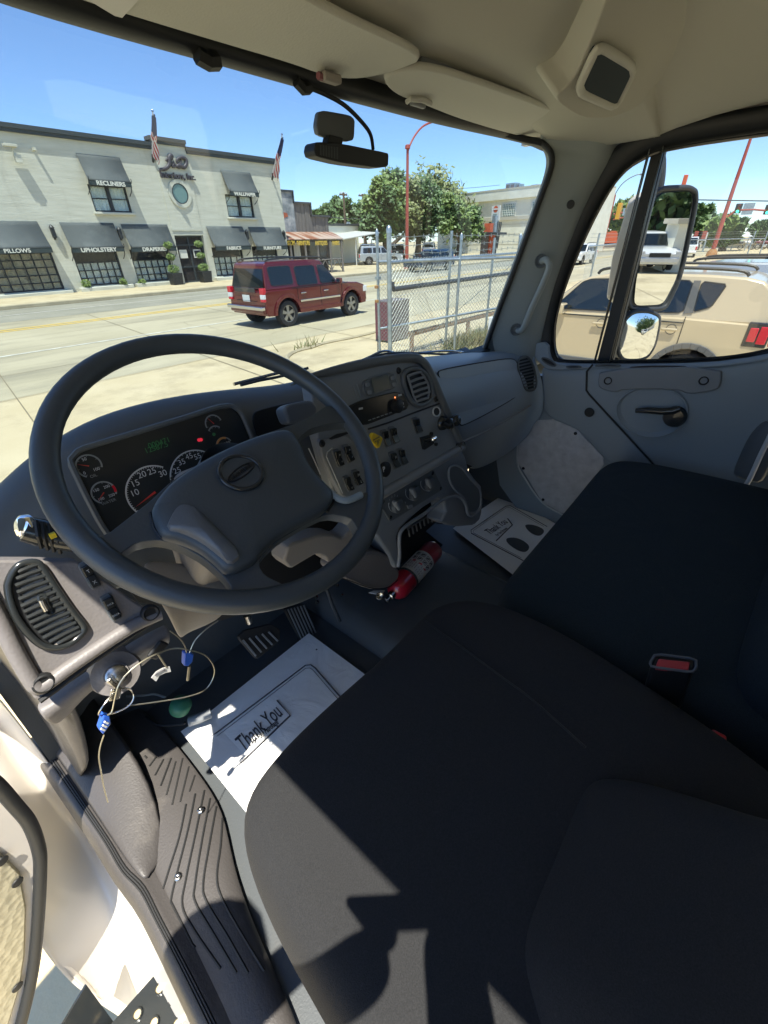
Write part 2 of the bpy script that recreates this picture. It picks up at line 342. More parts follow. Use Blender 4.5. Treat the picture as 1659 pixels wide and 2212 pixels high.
def window(k,cols,rows_,backm,trans=0):
    a,b,c,d=WR[k];f=MB();t=.07
    for x in(a+t/2,b-t/2):f.box((x,FY+.12,(c+d)/2),(t,.12,d-c))
    for z in(c+t/2,d-t/2):f.box(((a+b)/2,FY+.12,z),(b-a-2*t,.12,t))
    top=d-trans
    for i in range(1,cols):f.box((a+(b-a)*i/cols,FY+.13,(c+top)/2),(.045,.08,top-c-.02))
    for j in range(1,rows_+(1 if trans else 0)):f.box(((a+b)/2,FY+.132,c+(top-c)*j/rows_),(b-a-2*t,.07,.045))
    if cols==2:f.box(((a+b)/2,FY+.115,(c+d)/2),(.16,.1,d-c-.14))
    wo=f.build('window',M['frame_black'],bd)
    MB().box(((a+b)/2,FY+.16,(c+d)/2),(b-a-.1,.012,d-c-.1)).build('pane',GW,wo)
    cm=MB();n=40
    rws=[[V3((a+.06+(b-a-.12)*i/n,FY+.22+.025*math.sin(i*1.7),z)) for i in range(n+1)] for z in(c,top)]
    cm.grid(rws).build('curtain' if backm=='curtain' else 'blind',M[backm],wo)
window('rec',2,2,'curtain');window('wal',2,2,'curtain')
window('uph',6,3,'curtain',.55);window('dra',6,3,'curtain',.55);window('fab',5,3,'curtain',.55);window('fur',5,3,'curtain',.55)
window('pil',7,5,'brown_glass');window('far',7,5,'brown_glass')
def awning(tl,tr,fl,fr,word,tx=None):
    A_,B_=U(*tl,WP),U(*tr,WP);z=(A_.z+B_.z)/2;a,b=A_.x,B_.x
    P_,Q_=U(*fl,PX(a)),U(*fr,PX(b));yf=max(min((P_.y+Q_.y)/2,FY-.45),FY-1.1);zf=(P_.z+Q_.z)/2
    n=10;rws=[]
    for i in range(n+1):
        t=i/n;rws.append([V3((a,FY-.02+(yf-FY)*t,z+(zf-z)*t-.10*math.sin(math.pi*t))),V3((b,FY-.02+(yf-FY)*t,z+(zf-z)*t-.10*math.sin(math.pi*t)))])
    aw=MB().grid(rws).build('awning',M['awning'],bd,solid=.02,smooth=True)
    MB().box(((a+b)/2,yf-.012,zf-.10),(b-a,.02,.2)).build('valance',M['awning_dark'],aw)
    for x in(a,b):
        ar=MB();ar.tube([(x,FY-.02,zf-.55),(x,(FY+yf)/2-.1,zf-.35),(x,yf,zf-.02)],.02,6);ar.tube([(x,yf-.02,zf-.03),(x,yf-.12,zf+.05),(x,yf-.1,zf+.16)],.018,6)
        ar.build('awning_arm',M['frame_black'],aw)
    if word:text('lettering',word,(((a+b)/2 if tx is None else tx),yf-.03,zf-.10),(1,0,0),(0,0,1),.26,M['letter_white'],aw,ext=.004,bold=.008,sx=1.12)
    return yf,zf
awning(('A',822,340),('A',1300,395),('A',960,630),('A',1425,665),'RECLINERS')
awning(('F',877,468),('F',1200,505),('F',980,700),('F',1295,725),'WALLPAPER')
awning(('A',640,1092),('A',1230,1105),('A',770,1370),('A',1350,1370),'UPHOLSTERY')
awning(('A',1310,1110),('F',295,1068),('A',1410,1370),('F',395,1305),'DRAPERIES')
awning(('F',718,1078),('F',1115,1090),('F',820,1300),('F',1210,1300),'FABRICS')
awning(('F',1178,1090),('F',1525,1095),('F',1270,1300),('F',1605,1300),'FURNITURE')
pa=U('A',400,1085,WP)
def awn2(a,b,z,zf,yf,word):
    rws=[[V3((a,FY-.02+(yf-FY)*t/8,z+(zf-z)*t/8-.10*math.sin(math.pi*t/8))),V3((b,FY-.02+(yf-FY)*t/8,z+(zf-z)*t/8-.10*math.sin(math.pi*t/8)))] for t in range(9)]
    aw=MB().grid(rws).build('awning',M['awning'],bd,solid=.02,smooth=True)
    MB().box(((a+b)/2,yf-.012,zf-.10),(b-a,.02,.2)).build('valance',M['awning_dark'],aw)
    if word:text('lettering',word,((a+b)/2+.1,yf-.03,zf-.1),(1,0,0),(0,0,1),.235,M['letter_white'],aw,ext=.004,bold=.004,sx=1.12)
awn2(pa.x-3.1,pa.x,pa.z,U('A',540,1370,PY(28.4)).z,28.4,'PILLOWS');awn2(pa.x-7.6,pa.x-4.2,pa.z,U('A',540,1370,PY(28.4)).z,28.4,'')
# high awning left of the frame (its edge shows)
# door
a,b,c,d=DR
do=MB().box(((a+b)/2,FY+.34,(c+d)/2),(b-a,.06,d-c)).build('door',M['wood_dark'],bd)
fr=MB()
for x in(a+.05,(a+b)/2,b-.05):fr.box((x,FY+.28,(c+d)/2),(.09,.07,d-c))
for z in(c+.05,c+.85,d-.5,d-.05):fr.box(((a+b)/2,FY+.285,z),(b-a,.06,.08))
fr.build('door_frame',M['trim_grey'],do)
text('house_number','2018',((a+b)/2,FY+.23,d-.75),(1,0,0),(0,0,1),.2,M['letter_dark'],do)
pn=MB()
for x in((a+b)/2-.5,(a+b)/2+.42):pn.box((x,FY+.24,c+1.55),(.5,.02,.45))
pn.build('door_sign',M['letter_white'],do);MB().box(((a+b)/2+.42,FY+.225,c+1.55),(.36,.01,.32)).build('door_sign_print',M['frame_black'],do)
# round window
rg=MB().lathe(RC+V3((0,-.02,0)),(0,-1,0),[(RR-.02,-.05),(RR-.02,.10),(RR+.16,.10),(RR+.20,0),(RR+.20,-.05)],40).build('round_window',M['brick'],bd,smooth=True)
MB().lathe(RC+V3((0,-.075,0)),(0,-1,0),[(0,0),(RR,0)],40).build('pane',M['glass_teal'],rg)
MB().lathe(RC+V3((0,-.03,0)),(0,-1,0),[(RR-.07,.05),(RR-.02,.05),(RR-.02,.08),(RR-.07,.08),(RR-.07,.05)],40).build('window_ring',M['trim_grey'],rg)
# fascia script: J & D  Interiors, Inc.
zz=V3((0,0,1));xx=V3((1,0,0))
def stroke(p,r,nm):
    pts=[U('F',x,y,PY(FY-.14)) for x,y in p];q=spline(pts,8);n=len(q);rs=[r*(.45+.75*math.sin(math.pi*i/(n-1))) for i in range(n)]
    return MB().tube(q,rs,8)
j=stroke([(215,480),(228,462),(262,458),(300,440),(322,400),(320,345),(335,312),(350,320),(342,345),(300,350),(288,372)],.095,'');j.build('script_letter_j',M['letter_dark'],bd,smooth=True)
am=stroke([(372,372),(362,385),(380,398),(362,415),(358,432),(378,436),(396,420),(398,405)],.05,'');am.build('ampersand',M['letter_dark'],bd,smooth=True)
dd=stroke([(452,360),(445,390),(448,425),(425,440),(410,425),(440,418),(480,440),(508,405),(500,350),(455,332),(410,352),(405,385),(425,395)],.085,'');dd.build('script_letter_d',M['letter_dark'],bd,smooth=True)
ti=U('F',420,535,PY(FY-.12));text('lettering','Interiors, Inc.',ti,(1,0,0),(0,0,1),.40,M['letter_dark'],bd,ext=.05,bold=.012,sx=.98)
# wall lanterns
for i,(t,x,y) in enumerate([('A',580,1205),('A',1308,1220),('F',1170,1180),('F',1572,1185)]):
    q=U(t,x,y,PY(FY-.15));l=MB()
    l.box(q+V3((0,0,0)),(.16,.16,.42));l.box(q+V3((0,.08,-.05)),(.06,.12,.5));l.lathe(q+V3((0,0,.21)),(0,0,1),[(.13,0),(.05,.1),(0,.14)],8);l.lathe(q+V3((0,0,-.30)),(0,0,1),[(0,0),(.08,.1)],8)
    l.build('wall_lantern',M['frame_black'],bd,bevel=.01)
# roof-edge floodlight and bracket at the left, with pipe
q=U('A',105,255,PY(FY-.35));fl=MB().box(q,(.5,.3,.1));fl.box(q+V3((.12,.12,-.3)),(.1,.1,.5));fl.box(q+V3((.15,.05,-.45)),(.25,.2,.3));fl.build('floodlight',M['brick'],bd,bevel=.01)
q=U('A',358,300,WP);MB().box(q+V3((0,-.15,0)),(.1,.3,.1)).build('bracket',M['brick'],bd)
# small shrubs in front of the window corners
def leafball(mb,c,r,n,s,rng,flat=1):
    for _ in range(n):
        d=V3((rng.gauss(0,1),rng.gauss(0,1),rng.gauss(0,1)*flat)).normalized()*(r*rng.uniform(.45,1)**.6);d.z*=flat
        p=V3(c)+d;u=V3((rng.gauss(0,1),rng.gauss(0,1),rng.gauss(0,1))).normalized();v=u.orthogonal().normalized()*s*rng.uniform(.5,1.1);u=u*s*rng.uniform(.7,1.3)
        mb.add([p-u,p+v*.6,p+u,p-v*.6],[(0,1,2,3)])
for i,(t,x,y,r) in enumerate([('A',945,1775,.22),('A',1345,1755,.2),('A',1550,1755,.2)]):
    q=U(t,x,y,PY(FY-.22));mb=MB();leafball(mb,q+V3((0,0,.05)),r,160,.07,random.Random(i))
    tag(mb.build('ledge_plant',M['leaf']),['bright green plant at the left end of the upholstery window ledge','green plant at the right end of the upholstery window ledge','bright green plant at the left end of the draperies window ledge'][i],'plant','plants on the shop ledges')
# potted topiaries beside the door
for i,(bx,top,lab) in enumerate([(('F',510,1725),('F',450,1350),'black box planter with three-ball topiary at left of the store door'),(('F',865,1700),('F',825,1360),'black box planter with three-ball topiary at right of the store door')]):
    b0=U(*bx,PZ(GZ+.14));b0.y=min(b0.y,FY-.55);b0=V3((b0.x,FY-.75,GZ+.14));t_=thing('potted_topiary',lab,'potted plant',b0,'topiaries by the store door')
    MB().prism([b0+V3((x*.26,y*.26,0)) for x,y in((-1,-1),(1,-1),(1,1),(-1,1))],(0,0,.02)).build('pot_base',M['frame_black'],t_)
    MB().add([b0+V3((x*.27,y*.27,0)) for x,y in((-1,-1),(1,-1),(1,1),(-1,1))]+[b0+V3((x*.33,y*.33,.62)) for x,y in((-1,-1),(1,-1),(1,1),(-1,1))],[(0,1,2,3),(4,5,6,7),(0,1,5,4),(1,2,6,5),(2,3,7,6),(3,0,4,7)]).build('planter',M['frame_black'],t_,bevel=.015)
    tube('stem',[b0+V3((0,0,.6)),b0+V3((.03,0,1.3)),b0+V3((-.04,0,2.0))],.02,M['bark'],t_)
    for k,(h,r) in enumerate(((.82,.33),(1.45,.25),(2.05,.24))):
        mb=MB();leafball(mb,b0+V3((.02,0,h)),r,300,.06,random.Random(i*5+k),.8);mb.build('foliage',M['leaf'],t_)
# flags on wall poles
def flag(base,tip,lab,drop):
    B_=U(*base,WP);T_=U(*tip,PX(B_.x));T_.y=max(T_.y,FY-2.6)
    t_=thing('wall_flag',lab,'flag',B_.copy(),'flags on the store wall')
    tube('pole',[B_,T_],.035,M['flag_white'],t_);MB().lathe(T_,(0,0,1),[(0,0),(.07,.04),(.07,.08),(0,.14)],10).build('finial',M['chrome'],t_,smooth=True)
    tube('bracket',[B_+V3((0,.02,-.14)),B_+V3((0,-.1,0)),B_+(T_-B_)*.1],.06,M['frame_black'],t_)
    n=26;m=13;ax=(T_-B_);rng=random.Random(3)
    me=bpy.data.meshes.new('cloth');vs=[];fs=[];mi=[]
    for i in range(n+1):       # along the hoist->hanging
        t=i/n;top=B_+ax*(.97-.80*t)
        for j in range(m+1):
            s_=j/m;hang=drop*(.16+.50*t)
            vs.append(top+V3((.10*math.sin(s_*9+i*.3)+.12*s_*t,-.04-.08*math.cos(s_*7+i*.25)*(.4+t),-hang*s_))-B_)
    for i in range(n):
        for j in range(m):
            a_=i*(m+1)+j;fs.append((a_,a_+1,a_+m+2,a_+m+1));mi.append(0 if i<n*.42 else (1 if j%2 else 2))
    me.from_pydata(vs,[],fs)
    for k in('flag_blue','flag_red','flag_white'):me.materials.append(M[k])
    for p,i_ in zip(me.polygons,mi):p.material_index=i_;p.use_smooth=True
    o=bpy.data.objects.new('cloth',me);link(o,t_)
flag(('F',140,345),('V',330,243),'american flag hanging from the pole left of the rooftop script sign',.95)
flag(('F',1438,545),('F',1550,95),'american flag hanging from the pole at the right corner of the store',.95)
# ================================================================= antiques store (stepped board front, rusty porch)
AY=31.5;AP=PY(AY)
an=thing('antique_store','low western style shop with stepped grey board front and rusty porch roof','building',V3((27,AY,GZ)))
st=[('E',70,200),('E',195,205),('E',210,330),('E',390,340),('E',400,475),('E',595,485)]
q=[U(*s,AP) for s in st];zb=U('E',400,650,AP).z
xs=[xr+.1,q[1].x,q[3].x,q[5].x];hz=[q[0].z,q[2].z,q[4].z]
MB().box(((xs[0]+xs[1])/2,AY+.1,(hz[0]+zb)/2),(xs[1]-xs[0],.2,hz[0]-zb)).build('painted_sign_wall',M['mural'],an)
bf=MB();k=0;x=xs[1]
while x<xs[3]-.1:
    h=hz[1] if x<xs[2] else hz[2];w_=.36;bf.box((x+w_/2,AY+.1+.012*(k%3),(h+zb)/2),(w_-.025,.12,h-zb));x+=w_;k+=1
bf.build('board_front',M['wood_grey'],an)
cpb=MB()
for i in range(3):cpb.box(((xs[i]+xs[i+1])/2,AY+.1,hz[i]+.04),(xs[i+1]-xs[i]+.1,.4,.12))
for i in(1,2):cpb.box((xs[i],AY+.06,(hz[i-1]+hz[i])/2),(.1,.3,hz[i-1]-hz[i]))
cpb.build('coping',M['dark_metal'],an)
MB().box(((xs[0]+xs[3])/2,AY+.6,(zb+GZ)/2),(xs[3]-xs[0],.2,zb-GZ)).build('shop_wall',M['wood_dark'],an)
MB().box(((xs[0]+xs[3])/2,AY+7,(hz[2]+GZ)/2-.3),(xs[3]-xs[0],12.4,hz[2]-GZ-.4)).build('rear_block',M['wood_grey'],an)
text('painted_word','USE',(xs[0]+.9,AY-.02,hz[0]-.9),(1,0,0),(0,0,1),.75,M['letter_dark'],an,ext=.004,sx=.9)
MB().prism([U('E',x,y,PY(AY-.03)) for x,y in((100,430),(140,440),(152,480),(128,482),(108,500))],(0,.01,0)).build('mural_horse',M['mural_red'],an)
ye=AY-2.0;z1=U('E',400,728,PY(ye)).z;xe=U('E',750,718,PY(ye)).x
pr_=MB();pr_.grid([[V3((xs[0]-.3,AY,zb)),V3((xs[3]+.2,AY,zb))],[V3((xs[0]-.3,ye,z1)),V3((xe,ye,z1))]]).build('porch_roof',M['rust_roof'],an,solid=.04)
bm_=MB().box(((xs[0]+xe)/2,ye+.1,z1-.1),(xe-xs[0],.1,.16));bm_.build('porch_beam',M['wood_dark'],an)
pp=[('E',180),('E',340),('E',475),('E',610),('E',735)];pxs=[]
for t,x in pp:
    b0=U(t,x,850,PY(ye+.1));pxs.append(b0.x);tube('porch_post',[V3((b0.x,ye+.1,GZ)),V3((b0.x+.04,ye+.12,-1)),V3((b0.x,ye+.1,z1-.1))],.09,M['wood_grey'],an)
rl=MB()
for i in(1,2,3):
    a_,b_=pxs[i],pxs[i+1];rl.tube([(a_,ye+.1,GZ+.95),(b_,ye+.1,GZ+.95)],.05,6)
    m_=(a_+b_)/2
    for x in(a_,b_):rl.tube([(x,ye+.1,GZ+.1),(m_,ye+.1,GZ+.93)],.035,6)
rl.build('porch_railing',M['wood_grey'],an)
for s_,x in(('CUSTOM',165),('FURNITURE',318),('ANTIQUES',512),('FABRIC',672)):
    text('lettering',s_,U('E',x,768,PY(ye)),(1,0,0),(0,0,1),.40,M['yellow_letter'],an,ext=.01,bold=.010,sx={'CUSTOM':.62,'FURNITURE':.62,'ANTIQUES':.68,'FABRIC':.62}[s_])
for x,w_ in((245,.55),(425,.7),(540,.8)):
    q=U('E',x,850,PY(AY+.45));f=MB().box(q,(w_*1.6,.06,1.5)).build('shop_window',M['frame_black'],an);MB().box(q+V3((0,-.04,.1)),(w_*1.2,.02,1.1)).build('pane',M['curtain'] if x<300 else M['glass_dark'],f)
# ================================================================= cream block behind and car port
q0=U('E',560,575,PY(42));q1=U('E',912,590,PY(42))
ce=thing('cream_building','low plain cream block behind the rusty porch','building',V3(((q0.x+q1.x)/2,45,GZ)))
MB().box(((q0.x+q1.x)/2-3,47,(q0.z+GZ)/2),(q1.x-q0.x+6,10,q0.z-GZ)).build('wall',M['cream_wall'],ce)
MB().box(((q0.x+q1.x)/2-3,47,q0.z+.06),(q1.x-q0.x+6.3,10.3,.16)).build('roof_edge',M['dark_metal'],ce)
cpz=U('E',880,700,PY(38)).z
ct=thing('car_port','pale sheet metal car port on thin posts beside the antiques shop','car port',V3((44,38,GZ)))
a_=U('E',740,722,PY(36));b_=U('E',1080,650,PY(36))
MB().grid([[a_,b_+V3((1,0,0))],[a_+V3((3,12,.9)),b_+V3((6,12,.6))]]).build('roof',M['canvas'],ct,solid=.08)
for x,y in((885,36.2),(1060,36.4)):
    t0=U('E',x,735,PY(y));tube('post',[V3((t0.x,y,GZ)),V3((t0.x,y,t0.z+.1))],.06,M['sign_white'],ct)
tube('post',[V3((a_.x+5,47.5,GZ)),V3((a_.x+5,47.5,a_.z+.6))],.06,M['sign_white'],ct);tube('post',[V3((b_.x+4,47.5,GZ)),V3((b_.x+4,47.5,b_.z+.4))],.06,M['sign_white'],ct)
# ================================================================= far white building at right
t1=U('O',40,515,PZ(6.4));t2=U('O',1370,365,PZ(6.4));dr=(t2-t1).normalized();WPl=PAB(t1,t2);nn=V3((dr.y,-dr.x,0))
if nn.dot(t1)>0:nn=-nn      # faces the eye
wbd=thing('white_building','long two storey pale building with flat roof behind the big tree','building',V3((t1.x,t1.y,GZ)))
Lw=(t2-t1).length;e1=t1-dr*2;e2=t2+dr*3
def wbox(a,b,z0,z1,o0,o1,mm,nm,par=wbd):   # slab along the wall between points a,b ; o0..o1 offset along the outward normal
    a=V3((a.x,a.y,0));b=V3((b.x,b.y,0));return MB().prism([a+nn*o0+V3((0,0,z0)),b+nn*o0+V3((0,0,z0)),b+nn*o1+V3((0,0,z0)),a+nn*o1+V3((0,0,z0))],(0,0,z1-z0)).build(nm,M[mm],par)
zb1=U('O',700,600,WPl).z;zb2=U('O',560,790,WPl).z;zb3=U('O',560,835,WPl).z
wbox(e1,e2,GZ,6.4,-14,0,'cream_wall','wall');wbox(e1,e2,zb1+.4,6.4,.01,.5,'cream_wall','upper_band');wbox(e1,e2,6.4,6.6,-14,.55,'band','parapet_cap')
wbox(e1,e2,zb3,zb2,.01,.22,'band','ledge')
for zq in(.6,2.0,3.3):wbox(e1,e2,-1.4+zq,-1.36+zq,0.005,.03,'band','groove')
for (x0,y0,x1,y1) in((220,660,370,790),(742,608,925,785),(1120,575,1290,760)):
    a=U('O',x0,y1,WPl);b=U('O',x1,y1,WPl);zt=U('O',x0,y0,WPl).z
    f=wbox(a,b,a.z-.1,zt+.1,.0,.12,'sign_white','window');wbox(a+dr*.2,b-dr*.2,a.z+.1,zt-.1,.13,.16,'glass_teal','pane',f)
    mm_=MB();n=8
    for i in range(1,n):
        p=a.lerp(b,i/n);mm_.box(V3((p.x,p.y,(a.z+zt)/2))+nn*.18,(.07,.07,zt-a.z-.2))
    for j_ in range(1,6):mm_.tube([V3((a.x,a.y,a.z+(zt-a.z)*j_/6))+nn*.18,V3((b.x,b.y,a.z+(zt-a.z)*j_/6))+nn*.18],.035,4)
    mm_.build('glazing_bar',M['curtain'],f)
for (x,y,s_) in((790,430,1.9),(855,428,1.7),(1100,412,1.4)):
    q=U('O',x,y+45,PZ(6.6));q=q-nn*2;rot=Matrix.Rotation(math.atan2(dr.y,dr.x),3,'Z')
    u_=MB().box(q+V3((0,0,s_*.42)),(s_,s_*.8,s_*.8),rot).build('rooftop_unit',M['metal_galv'],wbd,bevel=.05)
    for k in(-.25,.25):MB().box(q+V3((0,0,s_*.42))+nn*(s_*.41)+dr*(k*s_),(s_*.36,.05,s_*.55),rot).build('grille',M['box_grey'],u_)
# ================================================================= tall plain-coloured sign + shelter in front of it
SP=PAB(t1+nn*9,t2+nn*9)
sg=thing('street_sign','tall white sign with red disc on a grey post before the pale building','sign',V3((U('O',670,1240,PZ(GZ+.0)).x,0,GZ)))
sp=U('O',675,760,SP);sg.location=V3((sp.x,sp.y,GZ))
MB().prism([U('O',632,632,SP),U('O',738,625,SP),U('O',722,822,SP),U('O',618,822,SP)],nn*.15).build('panel',M['sign_white'],sg)
MB().lathe(U('O',680,675,SP)+nn*.17,nn,[(0,0),((U('O',709,675,SP)-U('O',680,675,SP)).length,0)],24).build('red_disc',M['orange'],sg)
MB().prism([U('O',652,668,SP)+nn*.19,U('O',708,664,SP)+nn*.19,U('O',707,682,SP)+nn*.19,U('O',652,686,SP)+nn*.19],nn*.02).build('disc_bar',M['sign_white'],sg)
for y in(740,760,778):MB().prism([U('O',645,y,SP)+nn*.17,U('O',700,y-4,SP)+nn*.17,U('O',699,y+5,SP)+nn*.17,U('O',645,y+9,SP)+nn*.17],nn*.02).build('print_line',M['glass_teal'],sg)
tube('post',[V3((sp.x,sp.y,GZ)),V3((sp.x,sp.y,sp.z))],.5,M['metal_galv'],sg)
for x in(590,605,625,650,700,725,745):
    a=U('O',x,840,SP);tube('conduit',[a,a+V3((0,0,-3.2))+dr*((672-x)*.004)],.09,M['dark_metal'],sg)
sh=thing('bus_shelter','red and grey shelter with a flat dark canopy below the white sign','shelter',V3((sp.x+1,sp.y,GZ)))
c0=U('O',690,1000,SP)+nn*2;c1=U('O',930,1005,SP)+nn*2;d_=(c1-c0).normalized()
MB().prism([c0,c1,c1+nn*2.2,c0+nn*2.2],(0,0,.25)).build('canopy',M['dark_metal'],sh)
zg=GZ
for x,mt,w_ in((705,'box_grey',1.2),(770,'orange',.7),(825,'dark_metal',.25)):
    p=U('O',x,1100,SP)+nn*2.6;MB().box(V3((p.x,p.y,(c0.z+zg)/2)),(w_,w_,c0.z-zg),Matrix.Rotation(math.atan2(dr.y,dr.x),3,'Z')).build('column',M[mt],sh,bevel=.03)
MB().box(U('O',728,950,SP)+nn*2.6,(.9,.9,1.6)).build('top_box',M['orange'],sh)
# ================================================================= poles, wires
def upole(tb,base,lab,arms):
    b0=U(*base,PZ(GZ)) if base[0]!='d' else None
    return b0
for i,(x,ytop,ya,hw) in enumerate(((752,215,240,40),(962,232,252,42))):
    d0=75+8*i;P=PY(d0);tp=U('E',x,ytop,P);an_=U('E',x,ya,P);wd=abs((U('E',x+hw,ya,P)-an_).x)
    t_=thing('utility_pole',['wooden utility pole with transformer, left of two above the car lot','wooden utility pole nearer the big tree, above the car lot'][i],'utility pole',V3((tp.x,d0,GZ)),'utility poles')
    tube('pole',[V3((tp.x,d0,GZ)),tp],.2,M['wood_pole'],t_);MB().box(an_,(wd*2,.2,.28)).build('crossarm',M['wood_pole'],t_)
    MB().lathe(an_+V3((wd*.55,-.3,-6.2)) if i==0 else an_+V3((wd*.5,-.3,-1)),(0,0,1),[(0,0),(.45,0),(.45,1.6 if i==0 else .4),(0,1.7 if i==0 else .45)],12).build('transformer',M['metal_galv'],t_,smooth=True)
    for k in(-.8,-.3,.3,.8):MB().lathe(an_+V3((wd*k,0,.14)),(0,0,1),[(.08,0),(.12,.2),(.05,.35),(0,.36)],8).build('insulator',M['sign_white'],t_)
for i,(y0,y1) in enumerate(((548,545),(485,490))):
    a=U('E',600,y0,PY(60));b=U('E',1100,y1,PY(60));tag(tube('overhead_wire',[a,(a+b)/2-V3((0,0,.2)),b],.05,M['dark_metal'],k=6),['lower thin overhead wire crossing the trees behind the shop','upper thin overhead wire crossing the trees behind the shop'][i],'wire','overhead wires')
a=U('O',-120,418,PY(40));b=U('O',720,360,PY(40));tag(tube('overhead_wire',[a,(a+b)/2-V3((0,0,.1)),b],.025,M['dark_metal'],k=4),'thin overhead wire against the sky left of the rooftop units','wire','overhead wires')
a=U('N',1100,582,PX(60));b=U('N',1700,592,PX(60));tag(tube('overhead_wire',[a,b],.05,M['dark_metal']),'thin overhead wire behind the leaning-looking red signal pole','wire','overhead wires')
# red street lamp (centre)
b0=U('E',1442,1045,PZ(GZ));P=PY(b0.y);tp=U('V',880.5,322,P)
t_=thing('street_lamp','tall red street lamp post with curved arm standing at the car lot','street lamp',b0,'red street lamps')
MB().tube([b0,b0.lerp(tp,.4),tp],[.17,.14,.10],12).build('pole',M['redpole'],t_,smooth=True)
ar=[U('V',x,y,P) for x,y in((880.5,330),(885,315),(895,295),(908,278),(922,268),(940,262))];tube('arm',ar,.07,M['redpole'],t_,k=4)
MB().lathe(ar[-1],ar[-1]-ar[-2],[(.02,0),(.16,.1),(.18,.7),(.05,.9),(0,.9)],10).build('lamp_head',M['metal_galv'],t_,smooth=True)
MB().lathe(b0,(0,0,1),[(0,0),(.32,0),(.32,.06),(.22,.3),(.17,.32)],12).build('base',M['redpole'],t_,smooth=True)
MB().lathe(tp,(0,0,1),[(.15,0),(.22,.03),(.18,.25),(0,.3)],12).build('cap',M['redpole'],t_,smooth=True)
# second red lamp seen in the vent window
b0=U('N',415,965,PZ(GZ));P=PAB(b0,b0+V3((b0.y,-b0.x,0)));
t_=thing('street_lamp','red street lamp with thin curved arm seen through the small vent window','street lamp',b0,'red street lamps')
tp=U('N',515,545,P);tube('pole',[b0,tp],.2,M['redpole'],t_);tube('arm',[U('N',x,y,P) for x,y in((515,545),(555,480),(610,430),(680,395),(722,392))],.08,M['metal_galv'],t_,k=4)
MB().box(U('N',715,393,P),(1.2,.4,.2)).build('lamp_head',M['metal_galv'],t_,bevel=.05)
for (x,y,w_,h_) in((545,668,.9,2.2),(618,640,.8,1.1)):
    q=U('N',x,y,P);s_=MB().box(q,(w_,.6,h_)).build('traffic_signal',M['sig_yellow'],t_,bevel=.05)
tube('signal_arm',[U('N',505,690,P),U('N',690,655,P)],.12,M['redpole'],t_);tube('signal_arm',[U('N',500,730,P),U('N',690,690,P)],.10,M['redpole'],t_)
MB().box(U('N',640,670,P),(2.6,.1,1.0),Matrix.Rotation(-1.2,3,'Z')).build('street_name_board',M['metal_galv'],t_)
# signal pole with mast arm at right
b0=U('N',1232,1005,PZ(GZ));P=PAB(b0,b0+V3((b0.y,-b0.x,0)))
t_=thing('signal_pole','tall red traffic signal pole at right with green lit signal heads','traffic signal',b0)
tp=U('N',1565,20,P);tube('pole',[b0,U('N',1400,500,P),tp],[.3,.2,.2],M['redpole'],t_,n=14) if False else MB().tube([b0,U('N',1400,500,P),tp],[.24,.18,.12],14).build('pole',M['redpole'],t_,smooth=True)
MB().lathe(b0,(0,0,1),[(0,0),(.55,0),(.5,.4),(.3,.7)],14).build('base',M['rust'],t_,smooth=True)
tube('mast_arm',[U('N',1352,712,P),U('N',1420,660,P),U('N',1560,655,P),U('N',1700,668,P)],.09,M['redpole'],t_)
for (x,y) in((1438,647),(1660,655)):
    q=U('N',x,y,P);sc_=(U('N',x,y-34,P)-U('N',x,y+36,P)).length;rt=Matrix.Rotation(math.atan2(q.y,q.x)-math.pi/2,3,'Z')
    s_=MB().box(q,(sc_*.7,.15,sc_),rt).build('signal_head',M['frame_black'],t_,bevel=.05)
    hd=-V3((q.x,q.y,0)).normalized()
    for k,mm in((.3,'lamp_red'),(0,'sig_yellow'),(-.3,'green_lit')):
        c_=q+hd*.12+V3((0,0,sc_*k));MB().lathe(c_,hd,[(0,.02),(sc_*.13,.02),(sc_*.14,.0)],16).build('lens',M[mm],s_,smooth=True)
        MB().lathe(c_,hd,[(sc_*.15,0),(sc_*.15,.35)],10).build('visor',M['sig_yellow'],s_)
q=U('N',1510,650,P);MB().box(q,(.95,.1,1.0),Matrix.Rotation(math.atan2(q.y,q.x)-math.pi/2,3,'Z')).build('lane_sign',M['metal_galv'],t_)
# orange chimney-like post above the mirror
q=U('N',1048,400,PX(60));q2=U('N',1035,560,PX(60));b0=V3((q.x,q.y,GZ));t_=thing('pylon_sign','orange and cream pylon sign rising above the side mirror','sign',b0)
MB().box((q.x,q.y,(q.z+GZ)/2),(.3,.32,q.z-GZ)).build('shaft',M['canvas'],t_,bevel=.05);MB().box((q.x,q.y,q.z-.5),(.33,.36,1.1)).build('panel',M['orange'],t_,bevel=.05)
